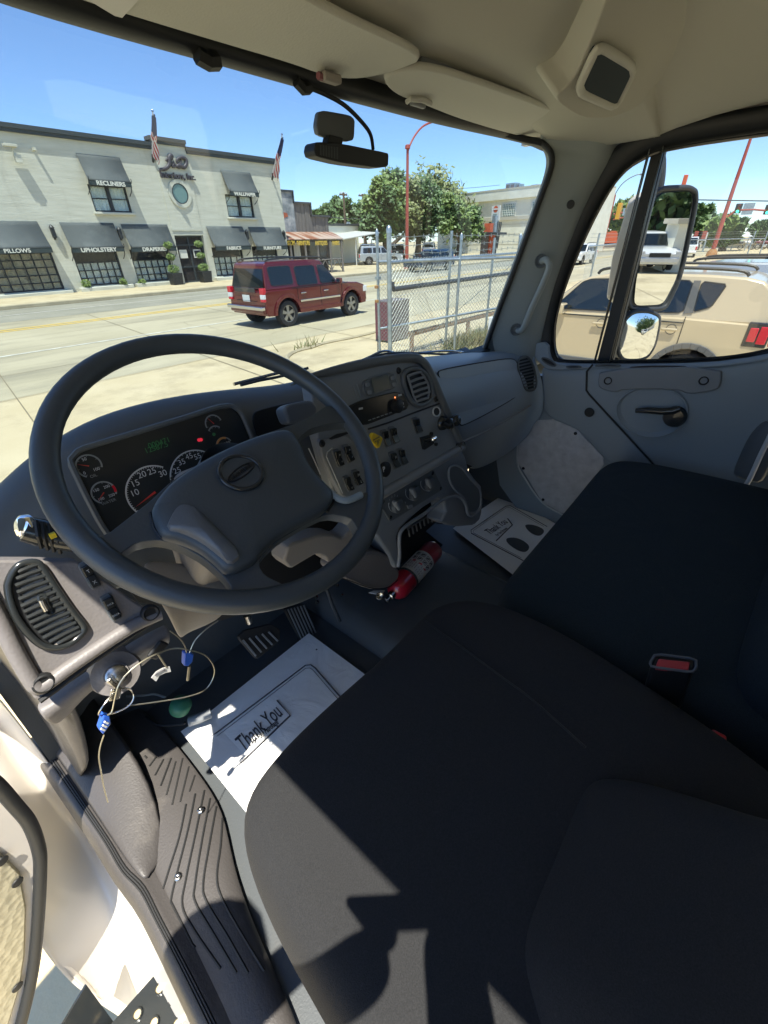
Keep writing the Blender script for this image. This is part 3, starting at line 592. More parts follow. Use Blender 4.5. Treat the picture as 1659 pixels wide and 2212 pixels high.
# ================================================================= trees
def tree(name,label,base,clumps,n,s,mats,trunk_r=.25,group=None,seed=1,limbs=True):
    base=V3(base);t_=thing(name,label,'tree',base,group);rng=random.Random(seed)
    cz=sum(c[0][2] for c in clumps)/len(clumps);top=V3((sum(c[0][0] for c in clumps)/len(clumps),sum(c[0][1] for c in clumps)/len(clumps),cz))
    tb=MB();fork=base.lerp(top,.5);tb.tube([base,base.lerp(fork,.5)+V3((.1,0,0)),fork],[trunk_r*1.3,trunk_r,trunk_r*.8],8)
    if limbs:
        for c,r in clumps:
            c=V3(c);tb.tube([fork-V3((0,0,.2)),fork.lerp(c,.5)+V3((rng.uniform(-.2,.2),0,.15)),c],[trunk_r*.55,trunk_r*.3,trunk_r*.08],5)
    tb.build('trunk',M['bark'],t_,smooth=True)
    vol=sum(c[1]**2 for c in clumps);k=0
    parts={}
    for c,r in clumps:
        mt=mats[k%len(mats)];k+=1;mb=parts.setdefault(mt,MB());m=int(n*r*r/vol)
        for _ in range(m):
            d=V3((rng.gauss(0,1),rng.gauss(0,1),rng.gauss(0,1))).normalized();rr=r*rng.uniform(.15,1)**.6*(1+.9*noise.noise(d*2.6+V3(c)*.7))
            p=V3(c)+d*rr;u=V3((rng.gauss(0,1),rng.gauss(0,1),rng.gauss(0,1)-.3)).normalized();v=u.orthogonal().normalized()*s*rng.uniform(.45,.9);u=u*s*rng.uniform(.7,1.4)
            mb.add([p-u,p+v,p+u*1.1,p-v],[(0,1,2,3)])
    for mt,mb in parts.items():mb.build('crown',M[mt],t_)
    return t_
def clump_px(t,lst,Y,dep=.5,seed=0,ax=PY):   # clumps from (x,y,rpx) seen on plane Y
    rng=random.Random(seed);o=[];pl=ax(Y)
    for x,y,r in lst:
        c=U(t,x,y,pl);rr=(U(t,x+r,y,pl)-c).length*.80;o.append((c*(1+rng.uniform(-dep,dep)*rr/max(c.length,1)),rr))
    return o
Yt=40
big1=clump_px('E',[(1130,110,50),(1230,60,60),(1340,50,60),(1110,200,65),(1210,180,75),(1330,150,80),(1030,330,60),(1100,340,85),(1210,310,95),(1330,290,90),(1010,430,60),(1090,480,85),(1190,450,90),(1300,430,90),(1020,560,70),(1120,600,75),(1230,580,80),(1330,560,80),(1400,450,70),(1180,680,45)],Yt,1.2,1)
b0=U('E',1210,1000,PZ(GZ));bt=U('E',1210,800,PY(Yt));tree('leafy_tree','tallest bright green leafy tree left of the red street lamp',(bt.x,Yt,GZ),big1,26000,.20,['leaf','leaf','leaf2'],.4,'trees by the car lot',2)
big2=clump_px('E',[(1480,160,70),(1580,200,85),(1640,260,95),(1500,330,95),(1600,400,100),(1700,380,90),(1480,480,90),(1560,560,90),(1660,540,90),(1480,640,60),(1740,300,80),(1590,660,60)],Yt+1,1.2,3)
bt=U('E',1560,800,PY(Yt+1));tree('leafy_tree','yellowish green leafy tree just right of the red street lamp',(bt.x,Yt+1,GZ),big2,19000,.19,['leaf3','leaf2','leaf2'],.4,'trees by the car lot',5)
big3=clump_px('O',[(60,560,60),(160,620,60),(60,700,80),(170,750,70),(270,780,70),(370,760,65),(330,870,80),(430,860,50),(440,980,50),(340,990,60),(220,900,70),(110,850,70),(250,1000,45),(20,900,60),(400,700,35)],Yt-6,1.2,4)
bt=U('O',170,1150,PY(Yt-6));tree('leafy_tree','lower green tree in front of the white building windows',(bt.x,Yt-6,GZ),big3,14000,.17,['leaf','leaf','leaf2'],.3,'trees by the car lot',6)
tree('pale_tree','sunlit yellow green tree between the lamp and the white building',(60,Yt+12,GZ),clump_px('V',[(930,405,28),(965,430,28),(985,470,25),(950,460,30),(910,430,25)],Yt+8,1.2,8),5000,.36,['leaf3'],.3,'trees by the car lot',8)
# background wood left of the big tree
bgs=[[(430,460,25),(470,450,30),(520,450,32)],[(560,400,40),(600,440,50),(530,520,40),(600,540,50)],[(670,300,32),(640,380,50),(700,400,55),(650,480,60),(720,520,60)],[(790,330,42),(780,420,60),(830,480,60),(780,560,60),(850,600,50)],[(900,400,45),(950,360,42),(920,480,60),(970,470,60),(930,600,60),(1000,620,60)]]
for i,l in enumerate(bgs):
    cl=clump_px('E',l,80+3*i,1,i);c=cl[-1][0];tree('background_tree',['small far tree just right of the stepped board front','far dark tree behind the low cream building, second from left','far dark tree left of the transformer pole','far dark tree behind the transformer pole','far dark tree beside the right hand utility pole'][i],(c.x,c.y,GZ),cl,2600,.55,['leaf2'],.4,'trees behind the shops',20+i,False)
# trees seen through the vent window and door window
for i,(l,mt,lab,x) in enumerate([([(450,740,60),(480,690,40),(560,650,60),(640,620,60),(540,740,70),(640,740,60),(690,640,45),(440,640,25),(600,700,60)],['leaf','leaf3'],'green trees crown seen in the vent window behind the traffic signals',110),
 ([(1120,690,50),(1150,650,40),(1180,740,45),(1100,770,50),(1140,800,40)],['leaf2'],'dark slim tree right of the side mirror',90),([(1215,660,32),(1235,720,30),(1195,700,25)],['leaf2'],'dark narrow tree tip beside the slim tree',92),
 ([(1240,790,60),(1310,760,55),(1380,750,55),(1450,770,50),(1300,840,60),(1400,850,60),(1230,880,40),(1340,890,45)],['leaf','leaf2'],'round green tree behind the red signal pole',85),
 ([(1570,790,45),(1630,780,50),(1690,790,50),(1580,840,40),(1660,840,45)],['leaf2'],'low dark tree at the right edge of the window',100)]):
    cl=clump_px('N',l,x,1.0,40+i,PX);c=cl[-1][0];tree('roadside_tree',lab,(c.x,c.y,GZ),cl,5200 if i in(0,3) else 2200,.5,mt,.4,'trees seen through the passenger window',60+i,False)
# weeds at the fence
mb=MB();rng=random.Random(4)
for cx,cy,n,r in [(*U('C',1020,1210,PZ(GZ))[:2],420,.45),(*U('C',1120,1180,PZ(GZ))[:2],300,.4),(*U('U',940,1060,PZ(GZ))[:2],60,.22),(*U('C',880,1250,PZ(GZ))[:2],150,.3)]:
    for _ in range(n):
        p=V3((cx+rng.gauss(0,r),cy+rng.gauss(0,r*.6),GZ));h=rng.uniform(.06,.3);d=V3((rng.uniform(-.15,.15),rng.uniform(-.15,.15),h));s_=V3((rng.uniform(-1,1),rng.uniform(-1,1),0)).normalized()*.018
        mb.add([p-s_,p+s_,p+d],[(0,1,2)])
tag(mb.build('weeds',M['weed'],loc=(9,6,GZ)),kind='stuff')
# ================================================================= chain link gate and fence
def ptop(t,x,y,z=-.36):return U(t,x,y,PZ(z))
zt=-.33
G0=ptop('C',190,512,zt);G2=ptop('C',1420,470,zt)
gp=PAB(G0,G2);gb0=-1.88
ga=thing('chain_link_gate','near galvanised chain link gate leaf with top and bottom rails','gate',V3((G0.x,G0.y,GZ)))
def post(x,ytop,pl,r,par,nm='post',ball=True,zb=GZ):
    q=U('C',x,ytop,pl);MB().tube([V3((q.x,q.y,zb)),q],r,10).build(nm,M['metal_galv'],par,smooth=True)
    if ball:MB().lathe(q,(0,0,1),[(r*1.15,-.05),(r*1.15,0),(r*.8,.05),(0,.075)],10).build('post_cap',M['metal_galv'],par,smooth=True)
    return q
p1=post(186,262,gp,.028,ga,zb=GZ+.08);p2=post(922,296,gp,.028,ga,zb=GZ+.08)
rail=lambda a,b,r,par,nm='rail':MB().tube([a,b],r,8).build(nm,M['metal_galv'],par,smooth=True)
rail(U('C',200,512,gp),U('C',1425,470,gp),.028,ga);bl=U('C',215,1093,gp);br=U('C',1430,880,gp);rail(bl,br,.024,ga);
p3=post(1437,300,gp,.03,ga,zb=GZ+.08)
tube('tension_wire',[U('C',1415,490,gp),U('C',420,1330,gp)],.006,M['wire'],ga,n=4)
for z_ in(-.75,-1.0):MB().box(V3((p1.x,p1.y,z_))+V3((-.05,0,0)),(.07,.05,.05)).build('hinge',M['rust'],ga,bevel=.006)
MB().box((p1.x,p1.y,-.6),(.085,.085,.05)).build('clamp',M['metal_galv'],ga)
def mesh_panel(a,b,ztop,zbot,par,s_=.075,r=.0028,nm='chain_link'):   # zigzag diagonal wires clipped to a rectangle
    a=V3((a.x,a.y,0));b=V3((b.x,b.y,0));L=(b-a).length;d=(b-a)/L;Hh=ztop-zbot;mb=MB();nl=V3((d.y,-d.x,0))
    k=-int(Hh/s_)-1
    for sg_ in(1,-1):
        i=k
        while i*s_<L+Hh:
            x0=i*s_;lo=max(0,-x0);hi=min(Hh,L-x0)
            if hi-lo>.02:
                f=(lambda t:a+d*(x0+t)+V3((0,0,zbot+t))) if sg_==1 else (lambda t:a+d*(L-x0-t)+V3((0,0,zbot+t)))
                mb.tube([f(lo)+nl*.002*sg_,f(hi)+nl*.002*sg_],r,3,cap=False)
            i+=1
    return mb.build(nm,M['wire'],par)
mesh_panel(p1,p3,zt+.03,GZ+.1,ga,.078)
# chain hanging at the gate stile
q=U('C',190,1150,gp);MB().tube([q+V3((.01*math.sin(i*2.2),.01*math.cos(i*2),-.03*i)) for i in range(12)],.009,5).build('chain',M['dark_metal'],ga)
# fixed fence behind: big post, two line posts, rails, barbed wire
F0=ptop('C',290,235,zt+.30);F1=ptop('C',1460,432,zt);
a=ptop('C',700,487,zt);fp=PAB(a,F1)
fe=thing('chain_link_fence','long galvanised chain link fence with barbed wire behind the gate','fence',V3((F0.x,F0.y,GZ)))
f1=post(290,232,fp,.045,fe);f2=post(838,240,fp,.030,fe,ball=False);f3=post(1213,300,fp,.030,fe,ball=False);
rail(V3((f1.x,f1.y,zt)),V3((F1.x,F1.y,zt)),.026,fe)
far=V3((F1.x,F1.y,0))+(V3((F1.x,F1.y,0))-V3((f1.x,f1.y,0))).normalized()*3
mesh_panel(f1,far,zt+.05,GZ+.05,fe,.10,.0026)
bw=MB();dd_=V3((far.x-f1.x,far.y-f1.y,0)).normalized()
for i,z_ in enumerate((zt+.12,zt+.26,zt+.40)):
    p0=V3((f1.x,f1.y,z_));n=22;pp_=[p0+dd_*(j*.3)+V3((0,0,.012*math.sin(j*2.1))) for j in range(n)];bw.tube(pp_,.006,4)
    for j in range(0,n-1):
        for e in(-.5,.5):
            c_=pp_[j]+dd_*(.15+e*.02);bw.tube([c_-V3((0,.03*e,.035)),c_+V3((0,.03*e,.035))],.005,3)
bw.build('barbed_wire',M['wire'],fe)
# dark brace pipe and rusty pipe rail
pa_=U('C',330,750,fp);pb_=U('C',1420,600,fp);MB().tube([pa_,pb_],.045,8).build('brace_pipe',M['dark_metal'],fe,smooth=True)
MB().box(U('C',320,710,fp),(.07,.07,.10)).build('bracket',M['dark_metal'],fe,bevel=.01)
pr0=U('C',470,1140,PZ(-1.72));pr1=U('C',1250,945,PZ(-1.72));tb_=thing('pipe_barrier','rusty horizontal pipe barrier low behind the chain link','barrier',V3((pr0.x,pr0.y,GZ)))
MB().tube([pr0,pr1+(pr1-pr0)*.6],.055,10).build('pipe',M['rust'],tb_,smooth=True)
for k in(.02,.6,1.3):q=pr0+(pr1-pr0)*k;tube('leg',[V3((q.x,q.y,GZ)),q],.05,M['rust'],tb_)
# utility box on yellow post
bp=PY(7.05);A1=U('C',297,858,bp);A2=U('C',468,852,bp);A3=U('C',468,1165,bp);yb=max(U('C',168,858,PX(A1.x)).y,7.3);yb=min(yb,7.75);b0=V3((A1.x+.12,7.3,GZ));bx=thing('utility_box','maroon and grey metal cabinet on a yellow post behind the gate','cabinet',b0)
w2=A2.x-A1.x;hz_=A1.z-A3.z;MB().box(((A1.x+A2.x)/2,(7.05+yb)/2,(A1.z+A3.z)/2),(w2,yb-7.05,hz_)).build('cabinet',M['box_grey'],bx,bevel=.01)
MB().box((A1.x-.012,(7.05+yb)/2,(A1.z+A3.z)/2),(.02,yb-7.08,hz_-.04)).build('side_panel',M['maroon'],bx,bevel=.004)
MB().box((A1.x+.10,7.35,(A3.z+GZ)/2),(.12,.12,A3.z-GZ)).build('post',M['post_yellow'],bx,bevel=.01)
q=U('C',375,1238,PY(7.5));MB().tube([q+V3((.09*math.cos(t*.6),0,.09*math.sin(t*.6))) for t in range(11)],.016,6).build('pipe_elbow',M['dark_metal'],bx,smooth=True)
# fence beyond the parked cars, seen through the passenger windows
r0=ptop('N',320,932,zt);r1=ptop('N',620,903,zt);r2=ptop('N',1070,880,zt);r3=ptop('N',1640,871,zt)
rf=thing('chain_link_fence','chain link fence with pipe top rail beyond the sand coloured car','fence',V3((r0.x,r0.y,GZ)))
for a,b in((r0,r1),(r1,r2),(r2,r3)):rail(a,b,.03,rf);mesh_panel(a,b,zt,GZ+.05,rf,.22,.004)
for q in(r0.lerp(r1,.15),r1,r2.lerp(r3,.85),r3):
    q=V3((q.x,q.y,0));tube('post',[V3((q.x,q.y,GZ)),V3((q.x,q.y,zt+.45))],.04,M['metal_galv'],rf)
for z_ in(.12,.3,.42):
    a=r0.copy();b=r3.copy();MB().tube([r0+V3((0,0,z_)),r1+V3((0,0,z_)),r2+V3((0,0,z_)),r3+V3((0,0,z_))],.008,4).build('barbed_wire',M['wire'],rf)
# ================================================================= vehicles
def arch(cx,r,n=9,z0=0):   # wheel arch notch from rear to front, points above z0
    return [(cx+r*math.cos(math.pi-math.pi*i/(n-1)),max(z0,r*math.sin(math.pi*i/(n-1))+.0)) for i in range(n)]
def vehicle(name,label,cat,loc,head,P,paint,group=None,fine=False,mt_glass=None):
    """P: L,W,wb,rw,front (front axle x), prof top outline list, bot z, green outline base/top"""
    X=Matrix.Translation(V3(loc))@Matrix.Rotation(head,4,'Z');t_=thing(name,label,cat,V3(loc),group)
    W=P['W'];xf=P['xf'];xr_=xf-P['wb'];rw=P['rw'];zb=P['zb'];ar=rw*1.22
    g=mt_glass or GT
    def mb():
        m=MB();m.X=X;return m
    # lower body: side outline with wheel notches, crowned across five stations
    def notch(cx):
        zc=rw;o=[]
        for i in range(11):
            a=math.pi-math.pi*i/10;o.append((cx+ar*math.cos(a),zc+ar*math.sin(a)))
        return [(cx-ar,zb)]+o[0:]+[(cx+ar,zb)]
    top=P['top']           # from rear bottom up over to front bottom
    bot=[(x,z) for x,z in reversed(notch(xf))]+[(x,z) for x,z in reversed(notch(xr_))]
    out=top+bot
    m=mb();sec=[(-1,.93),(-.96,1.0),(0,1.015),(.96,1.0),(1,.93)]
    n=len(out);cx=sum(p[0] for p in top)/len(top);zc=(zb+P['belt'])/2
    def st(y,s_):
        return [V3((cx+(x-cx)*(1 if s_>=1 else .985),y*W/2,zc+(z-zc)*(1 if s_>=1 else .96))) for x,z in out]
    allp=[st(y,s_) for y,s_ in sec]
    v=[q for a in allp for q in a];f=[]
    for i in range(len(sec)-1):
        for j in range(n):k=(j+1)%n;f.append((i*n+j,i*n+k,(i+1)*n+k,(i+1)*n+j))
    f+=[tuple(range(n)),tuple(range(5*n-1,4*n-1,-1))]
    m.add(v,f);body=m.build('body',M[paint],t_,bevel=.02,smooth=True)
    # underside
    m=mb();m.box((cx,0,zb+.08),(P['L']*.86,W*.8,.2));m.build('underbody',M['chassis'],t_)
    # greenhouse
    gb,gt=P['gb'],P['gt'];ins=P.get('ins',.14)
    def side(x,z,s_,lift=0):
        t=(z-P['belt'])/(P['roof']-P['belt']);return V3((x,s_*(W/2-.045-ins*t+lift),z))
    m=mb();o=gb+gt
    m.add([side(x,z,-1) for x,z in o]+[side(x,z,1) for x,z in o],[tuple(range(len(o))),tuple(range(2*len(o)-1,len(o)-1,-1))]+[(i,(i+1)%len(o),(i+1)%len(o)+len(o),i+len(o)) for i in range(len(o))])
    m.build('cabin',M[paint],t_,bevel=.03)
    # side windows
    for s_ in(-1,1):
        for wi in P['win']:
            m=mb();q=[side(x,z,s_,.006) for x,z in chaikin([V3((x,0,z)) for x,z in wi],1) and [(c.x,c.z) for c in chaikin([V3((x,0,z)) for x,z in wi],1,r=.08)]]
            m.prism(q,(0,s_*.006,0));m.build('side_window',g,t_)
            if fine:
                m=mb();rr=[side(c.x,c.z,s_,.008) for c in chaikin([V3((x,0,z)) for x,z in wi],1,r=.08)];m.tube(rr,.010,4,closed=True);m.build('window_trim',M['frame_black'],t_)
        # seams
        m=mb()
        for sx,z0,z1 in P.get('seams',[]):m.box((sx,s_*(W/2+.004),(z0+z1)/2),(.008,.012,z1-z0))
        if P.get('seams'):m.build('door_gap',M['chassis'],t_)
        for hx,hz in P.get('handles',[]):
            m=mb();m.box((hx,s_*(W/2+.03),hz),(.20,.03,.035));h=m.build('door_handle',M[P.get('hmat',paint)],t_,bevel=.012)
            if fine:
                m=mb();m.lathe(V3((hx-.02,s_*(W/2+.005),hz)),(0,s_,0),[(.07,0),(.05,-.012),(0,-.02)],14);m.build('handle_recess',M['cladding'],t_,smooth=True)
        if P.get('mirror'):
            mx,mz=P['mirror'];m=mb();m.box((mx,s_*(W/2+.13),mz),(.10,.2,.15));m.box((mx+.02,s_*(W/2+.02),mz-.05),(.05,.1,.04));mo=m.build('wing_mirror',M[P.get('mmat',paint)],t_,bevel=.03)
            m=mb();m.box((mx-.055,s_*(W/2+.13),mz),(.006,.16,.11));m.build('mirror_glass',M['chrome'],mo)
        if P.get('rails'):
            a,b=P['rails'];zr_=P['roof'];y=s_*(W/2-.045-ins-.05);m=mb();m.tube(spline([(a,y,zr_-.01),(a+.15,y,zr_+.055),((a+b)/2,y,zr_+.075),(b-.15,y,zr_+.055),(b,y,zr_-.02)],4),.022,6);m.build('roof_rail',M[P.get('rmat','frame_black')],t_,smooth=True)
        if P.get('clad'):
            m=mb()
            for cx_ in(xf,xr_):
                r0,r1=ar-.01,ar+P['clad'];nn_=14
                for i in range(nn_):
                    a0=math.pi*i/nn_;a1=math.pi*(i+1)/nn_;y=s_*(W/2+.0)
                    q=[V3((cx_+r*math.cos(a),y,rw+r*math.sin(a))) for r,a in((r0,a0),(r1,a0),(r1,a1),(r0,a1))];m.prism(q,(0,s_*.035,0))
            m.box(((xf+xr_)/2,s_*(W/2+.01),zb+.06),(P['wb']-2*ar,.035,.12));m.build('wheel_arch_trim',M[P.get('cmat','cladding')],t_,bevel=.008)
        if P.get('mould'):
            a,b,z=P['mould'];m=mb();m.box(((a+b)/2,s_*(W/2+.012),z),(b-a,.02,.06));m.build('side_moulding',M['chrome'],t_,bevel=.008)
    # wheels
    for cx_ in(xf,xr_):
        for s_ in(-1,1):
            y=s_*(W/2-.13);m=mb();ax=V3((0,s_,0));w_=.12
            m.lathe(V3((cx_,y,rw)),ax,[(rw*.62,-w_),(rw*.9,-w_),(rw,-w_*.7),(rw,w_*.7),(rw*.93,w_),(rw*.64,w_),(rw*.62,w_*.6)],28);wh=m.build('wheel',M['tyre'],t_,smooth=True)
            m=mb();m.lathe(V3((cx_,y,rw)),ax,[(rw*.64,w_*.85),(rw*.60,w_*.8),(rw*.56,w_*.3),(0,w_*.3)],24);m.build('rim_well',M['rim_dark'],wh,smooth=True)
            m=mb();ns=P.get('spokes',5)
            for k in range(ns):
                a=2*math.pi*k/ns+.3;d_=V3((math.cos(a),0,math.sin(a)));e=V3((-math.sin(a),0,math.cos(a)));c_=V3((cx_,y+s_*w_*.72,rw))
                m.prism([c_+d_*.05-e*.035,c_+d_*(rw*.60)-e*.055,c_+d_*(rw*.60)+e*.055,c_+d_*.05+e*.035],(0,-s_*.03,0))
            m.lathe(V3((cx_,y,rw)),ax,[(rw*.60,w_*.5),(rw*.60,w_*.88),(rw*.655,w_*.9),(rw*.655,w_*.5)],24);m.lathe(V3((cx_,y,rw)),ax,[(.06,w_*.5),(.06,w_*.85),(0,w_*.88)],12)
            m.build('rim',M['rim'],wh)
            if fine:
                m=mb();m.lathe(V3((cx_,s_*(W/2-.22),rw)),ax,[(ar-.01,-.1),(ar-.01,.2)],20);
    if fine:
        m=mb();m.box((P['xb']-.03,0,P['belt']-.32),(.02,W*.55,.012));m.build('tailgate_gap',M['chassis'],t_)
        for s_ in(-1,1):
            m=mb();m.box((xf-P['wb']*.5,s_*(W/2+.006),P['belt']-.04),(P['wb']*.86,.012,.016));m.build('belt_moulding',M['frame_black'],t_,bevel=.003)
    # glass front / rear
    for nm,(x0,z0,x1,z1) in (('windscreen',P['ws']),('rear_window',P['rg'])):
        if x0 is None:continue
        m=mb();i_=.10;q=[]
        for x,z in((x0,z0),(x1,z1)):
            hw=abs(side(x,z,1).y)-i_*.8;q.append((x,hw,z))
        sg_=1 if nm=='windscreen' else -1
        d_=V3((z1-z0,0,-(x1-x0))).normalized()*(.012)
        if d_.x*sg_<0:d_=-d_
        a,b=q;m.prism([V3((a[0],-a[1],a[2]))+d_*.6,V3((a[0],a[1],a[2]))+d_*.6,V3((b[0],b[1],b[2]))+d_*.6,V3((b[0],-b[1],b[2]))+d_*.6],d_*.7);m.build(nm,g if nm!='windscreen' else (P.get('wsg') and M[P['wsg']] or g),t_)
    # lights, plates, bumpers
    xb=P['xb'];xF=P['xF']
    for s_ in(-1,1):
        for nm,mtl,x,z,dx,dy,dz in P['lights']:
            m=mb();m.box((x,s_*(W/2-dy/2-.01 if dy<.2 else W/2-dy/2+.012 if dy<.3 else W/2-dy/2),z),(dx,dy,dz));m.build(nm,M[mtl],t_,bevel=.015)
    m=mb();m.box((xb-.01,0,P['bz']),(.16,W*.94,.20));m.build('rear_bumper',M[P.get('bmat',paint)],t_,bevel=.04)
    m=mb();m.box((xF,0,P['bz']),(.16,W*.94,.22));m.build('front_bumper',M[P.get('bmat',paint)],t_,bevel=.04)
    m=mb();m.box((P['plate'][0],0,P['plate'][1]),(.02,.34,.17));m.build('number_plate',M['plate_white'],t_,bevel=.005)
    m=mb();m.box((xF+.02,0,P.get('gz',.72)),(.1,W*.5,.16));m.build('grille',M['frame_black'],t_,bevel=.01)
    return t_,mb,side
def suvp(L=4.5,W=1.84,roof=1.72,belt=1.02,wb=2.69,rw=.36,hood=1.03,k=1,rake=.42,rear=.12):
    h=L/2;xf=wb/2+.03
    return dict(L=L,W=W,wb=wb,xf=xf,rw=rw,zb=.34,belt=belt,roof=roof,
      top=[(-h+.05,.36),(-h,.6),(-h+.02,belt-.04),(-h+.10,belt),(.55,belt),(.95,hood+.01),(h-.45,hood-.03),(h-.12,hood-.12),(h,.75),(h-.03,.36)],
      gb=[(-h+.10,belt-.01),(.86,belt-.01)],gt=[(.80-rake-.15,roof-.04),(.80-rake-.40,roof),(-h+rear+.25,roof),(-h+rear+.12,roof-.06)],
      win=[[(-h+.42,belt+.05),(-.98,belt+.05),(-.98,roof-.16),(-h+.46,roof-.16)],[(-.86,belt+.05),(-.06,belt+.05),(-.08,roof-.15),(-.86,roof-.15)],[(.06,belt+.05),(.72,belt+.05),(.30,roof-.15),(.04,roof-.15)]],
      seams=[(-.92,.45,belt),(0,.42,belt),(.92,.5,belt)],handles=[(-.72,belt-.15),(.20,belt-.15)],mirror=(.70,belt+.08),rails=(-h+.35,.35),
      ws=(.84,belt+.04,.80-rake-.12,roof-.08),rg=(-h+.10,belt+.06,-h+rear+.12,roof-.14),xb=-h+.02,xF=h-.03,bz=.52,plate=(-h-.01,.80),
      lights=[('tail_light','lamp_red',-h+.03,.86,.10,.16,.30),('headlight','lamp_white',h-.10,.78,.18,.26,.17)])
# red SUV
P=suvp(L=4.22,W=1.78,roof=1.70);P['fwin']='glass_pale';P['xf']=1.36;P['lights']=[('tail_light','lamp_red',-2.09,1.0,.12,.17,.16),('reversing_light','lamp_white',-2.09,.86,.12,.17,.12),('tail_light_lower','lamp_red',-2.09,.765,.12,.17,.07),('headlight','lamp_white',2.02,.78,.18,.26,.17)]
P['belt']=1.06;P['clad']=.09;P['cmat']='paint_red';P['mould']=(-.85,.82,.66);P['spokes']=5;P['hmat']='chrome';P['win'][0]=[(-1.80,1.12),(-1.0,1.12),(-1.0,1.58),(-1.80,1.58)]
sp_=(U('U',725,855,PZ(GZ)).x+U('U',1380,745,PZ(GZ)).x)/2
suv,mb_,sd=vehicle('suv','dark red boxy suv driving along the near lane of the road','suv',(sp_-.03,11.15+.82,GZ),0,P,'paint_red',fine=True)
m=mb_();m.box((-2.19,0,.57),(.14,1.72,.10));m.build('bumper_strip',M['chrome'],suv,bevel=.02)
m=mb_();m.box((-2.12,.02,1.02),(.03,1.0,.12));m.build('tailgate_trim',M['paint_dark'],suv,bevel=.01)
# parked sand coloured car near
P=dict(L=4.23,W=1.80,wb=2.57,xf=1.30,rw=.345,zb=.34,belt=1.12,roof=1.66,
 top=[(-2.06,.40),(-2.12,.62),(-2.12,.80),(-2.08,1.02),(-2.0,1.12),(-1.0,1.14),(.80,1.10),(1.05,1.09),(1.45,1.06),(1.68,.98),(1.82,.90),(1.92,.78),(1.94,.6),(1.90,.38)],
 gb=[(-2.03,1.11),(1.0,1.08)],gt=[(.46,1.54),(.34,1.60),(.1,1.64),(-.4,1.665),(-1.2,1.66),(-1.60,1.64),(-1.80,1.60),(-1.92,1.50)],ins=.13,
 win=[[(-.36,1.16),(.60,1.15),(.76,1.17),(.42,1.53),(.30,1.57),(-.32,1.59)],[(-1.04,1.20),(-.46,1.17),(-.46,1.59),(-1.03,1.585)],[(-1.34,1.29),(-1.16,1.22),(-1.14,1.58),(-1.42,1.555)]],
 seams=[(-.40,.45,1.12),(-1.10,.62,1.16),(.78,.5,1.1)],handles=[(.0,.985),(-.95,.985)],mirror=(.58,1.17),mmat='paint_sand',rails=(-1.62,.25),clad=.07,
 ws=(.95,1.12,.48,1.52),rg=(-2.02,1.16,-1.93,1.48),xb=-2.05,xF=1.88,bz=.50,bmat='cladding',plate=(-2.14,.8),
 fwin='glass_sea',fi=0,lights=[('tail_light_housing','paint_dark',-1.95,1.0,.26,.24,.30),('headlight','lamp_white',1.82,.82,.16,.25,.22)])
RX,RY=7.6+.9,2.06
ren,mb_,sd=vehicle('parked_car','sand coloured boxy car with black roof rails parked beside the truck','car',(RX,RY,GZ),R(90),P,'paint_sand',fine=True,mt_glass=GT)
for s_ in(-1,1):
    m=mb_();m.box((-2.12,s_*.80,.98),(.10,.16,.23));tl=m.build('tail_light',M['lamp_red'],ren,bevel=.03)
    m=mb_();m.box((-1.90,s_*.916,1.0),(.09,.02,.17));m.box((-2.01,s_*.916,1.0),(.10,.02,.21));m.build('tail_light_side',M['lamp_red'],ren,bevel=.02)
    m=mb_()
    for a in(1,-1):m.tube([(-2.175,s_*.80-.05,.98-a*.06),(-2.175,s_*.80+.05,.98+a*.06)],.008,4)
    m.build('cross_mark',M['lamp_white'],ren)
    m=mb_();m.prism([(sd(-1.10,z,s_,.008)+V3((x,0,0))) for x,z in((-.06,1.20),(.05,1.19),(.06,1.59),(-.02,1.59))],(0,s_*.008,0));m.build('pillar_trim',M['cladding'],ren)
P2=suvp(4.6,1.85,1.68,1.05);P2['clad']=.05
vehicle('parked_car','white car with dark roof rails in the second row behind the sand coloured car','car',(11.6,1.2,GZ),R(90),P2,'paint_silver','cars parked in the lot',mt_glass=GT)
P3_=suvp(4.7,1.85,1.55,.95,hood=.95);P3_['rails']=None
vehicle('parked_car','dark car with sloping green tinted windscreen at the right edge of the window','car',(U('N',1600,985,PZ(-.75)).x+.4,U('N',1650,985,PZ(-.75)).y-.6,GZ),R(90),P3_,'paint_dark','cars parked in the lot',mt_glass=GA)
# vehicles across the road
def at(t,x,y):q=U(t,x,y,PZ(GZ));return (q.x,q.y,GZ)
q=at('C',725,598);P=suvp(4.7,1.85,1.5,.95,hood=.95,rake=.7);P['rails']=None
vehicle('moving_car','dark blue car on the road behind the fence','car',(33,23.0,GZ),R(180),P,'paint_blue',mt_glass=GT)
q=at('E',1240,1000);vehicle('parked_suv','silver suv parked facing the road behind the first fence post','suv',(q[0],q[1]+1.2,GZ),R(-38),suvp(4.7,1.9,1.72,1.05),'paint_silver','cars by the car lot',mt_glass=GT)
q=at('E',760,925);vehicle('parked_suv','large white suv parked under the car port seen from behind','suv',(q[0]+1,q[1],GZ),R(200),suvp(5.3,2.05,1.9,1.15,wb=3.0,rw=.42),'paint_white','cars by the car lot',mt_glass=GT)
q=at('E',950,925);vehicle('parked_suv','pale blue grey suv parked right of the white one','suv',(q[0]+1.5,q[1]+.4,GZ),R(200),suvp(4.8,1.95,1.75,1.05,wb=2.8),'paint_silver','cars by the car lot',mt_glass=GT)
q=at('E',1060,915);vehicle('parked_suv','dark suv parked in shade between the silver ones','suv',(q[0]+3,q[1]+3,GZ),R(240),suvp(4.8,1.95,1.8,1.05,wb=2.8),'paint_dark','cars by the car lot',mt_glass=GT)
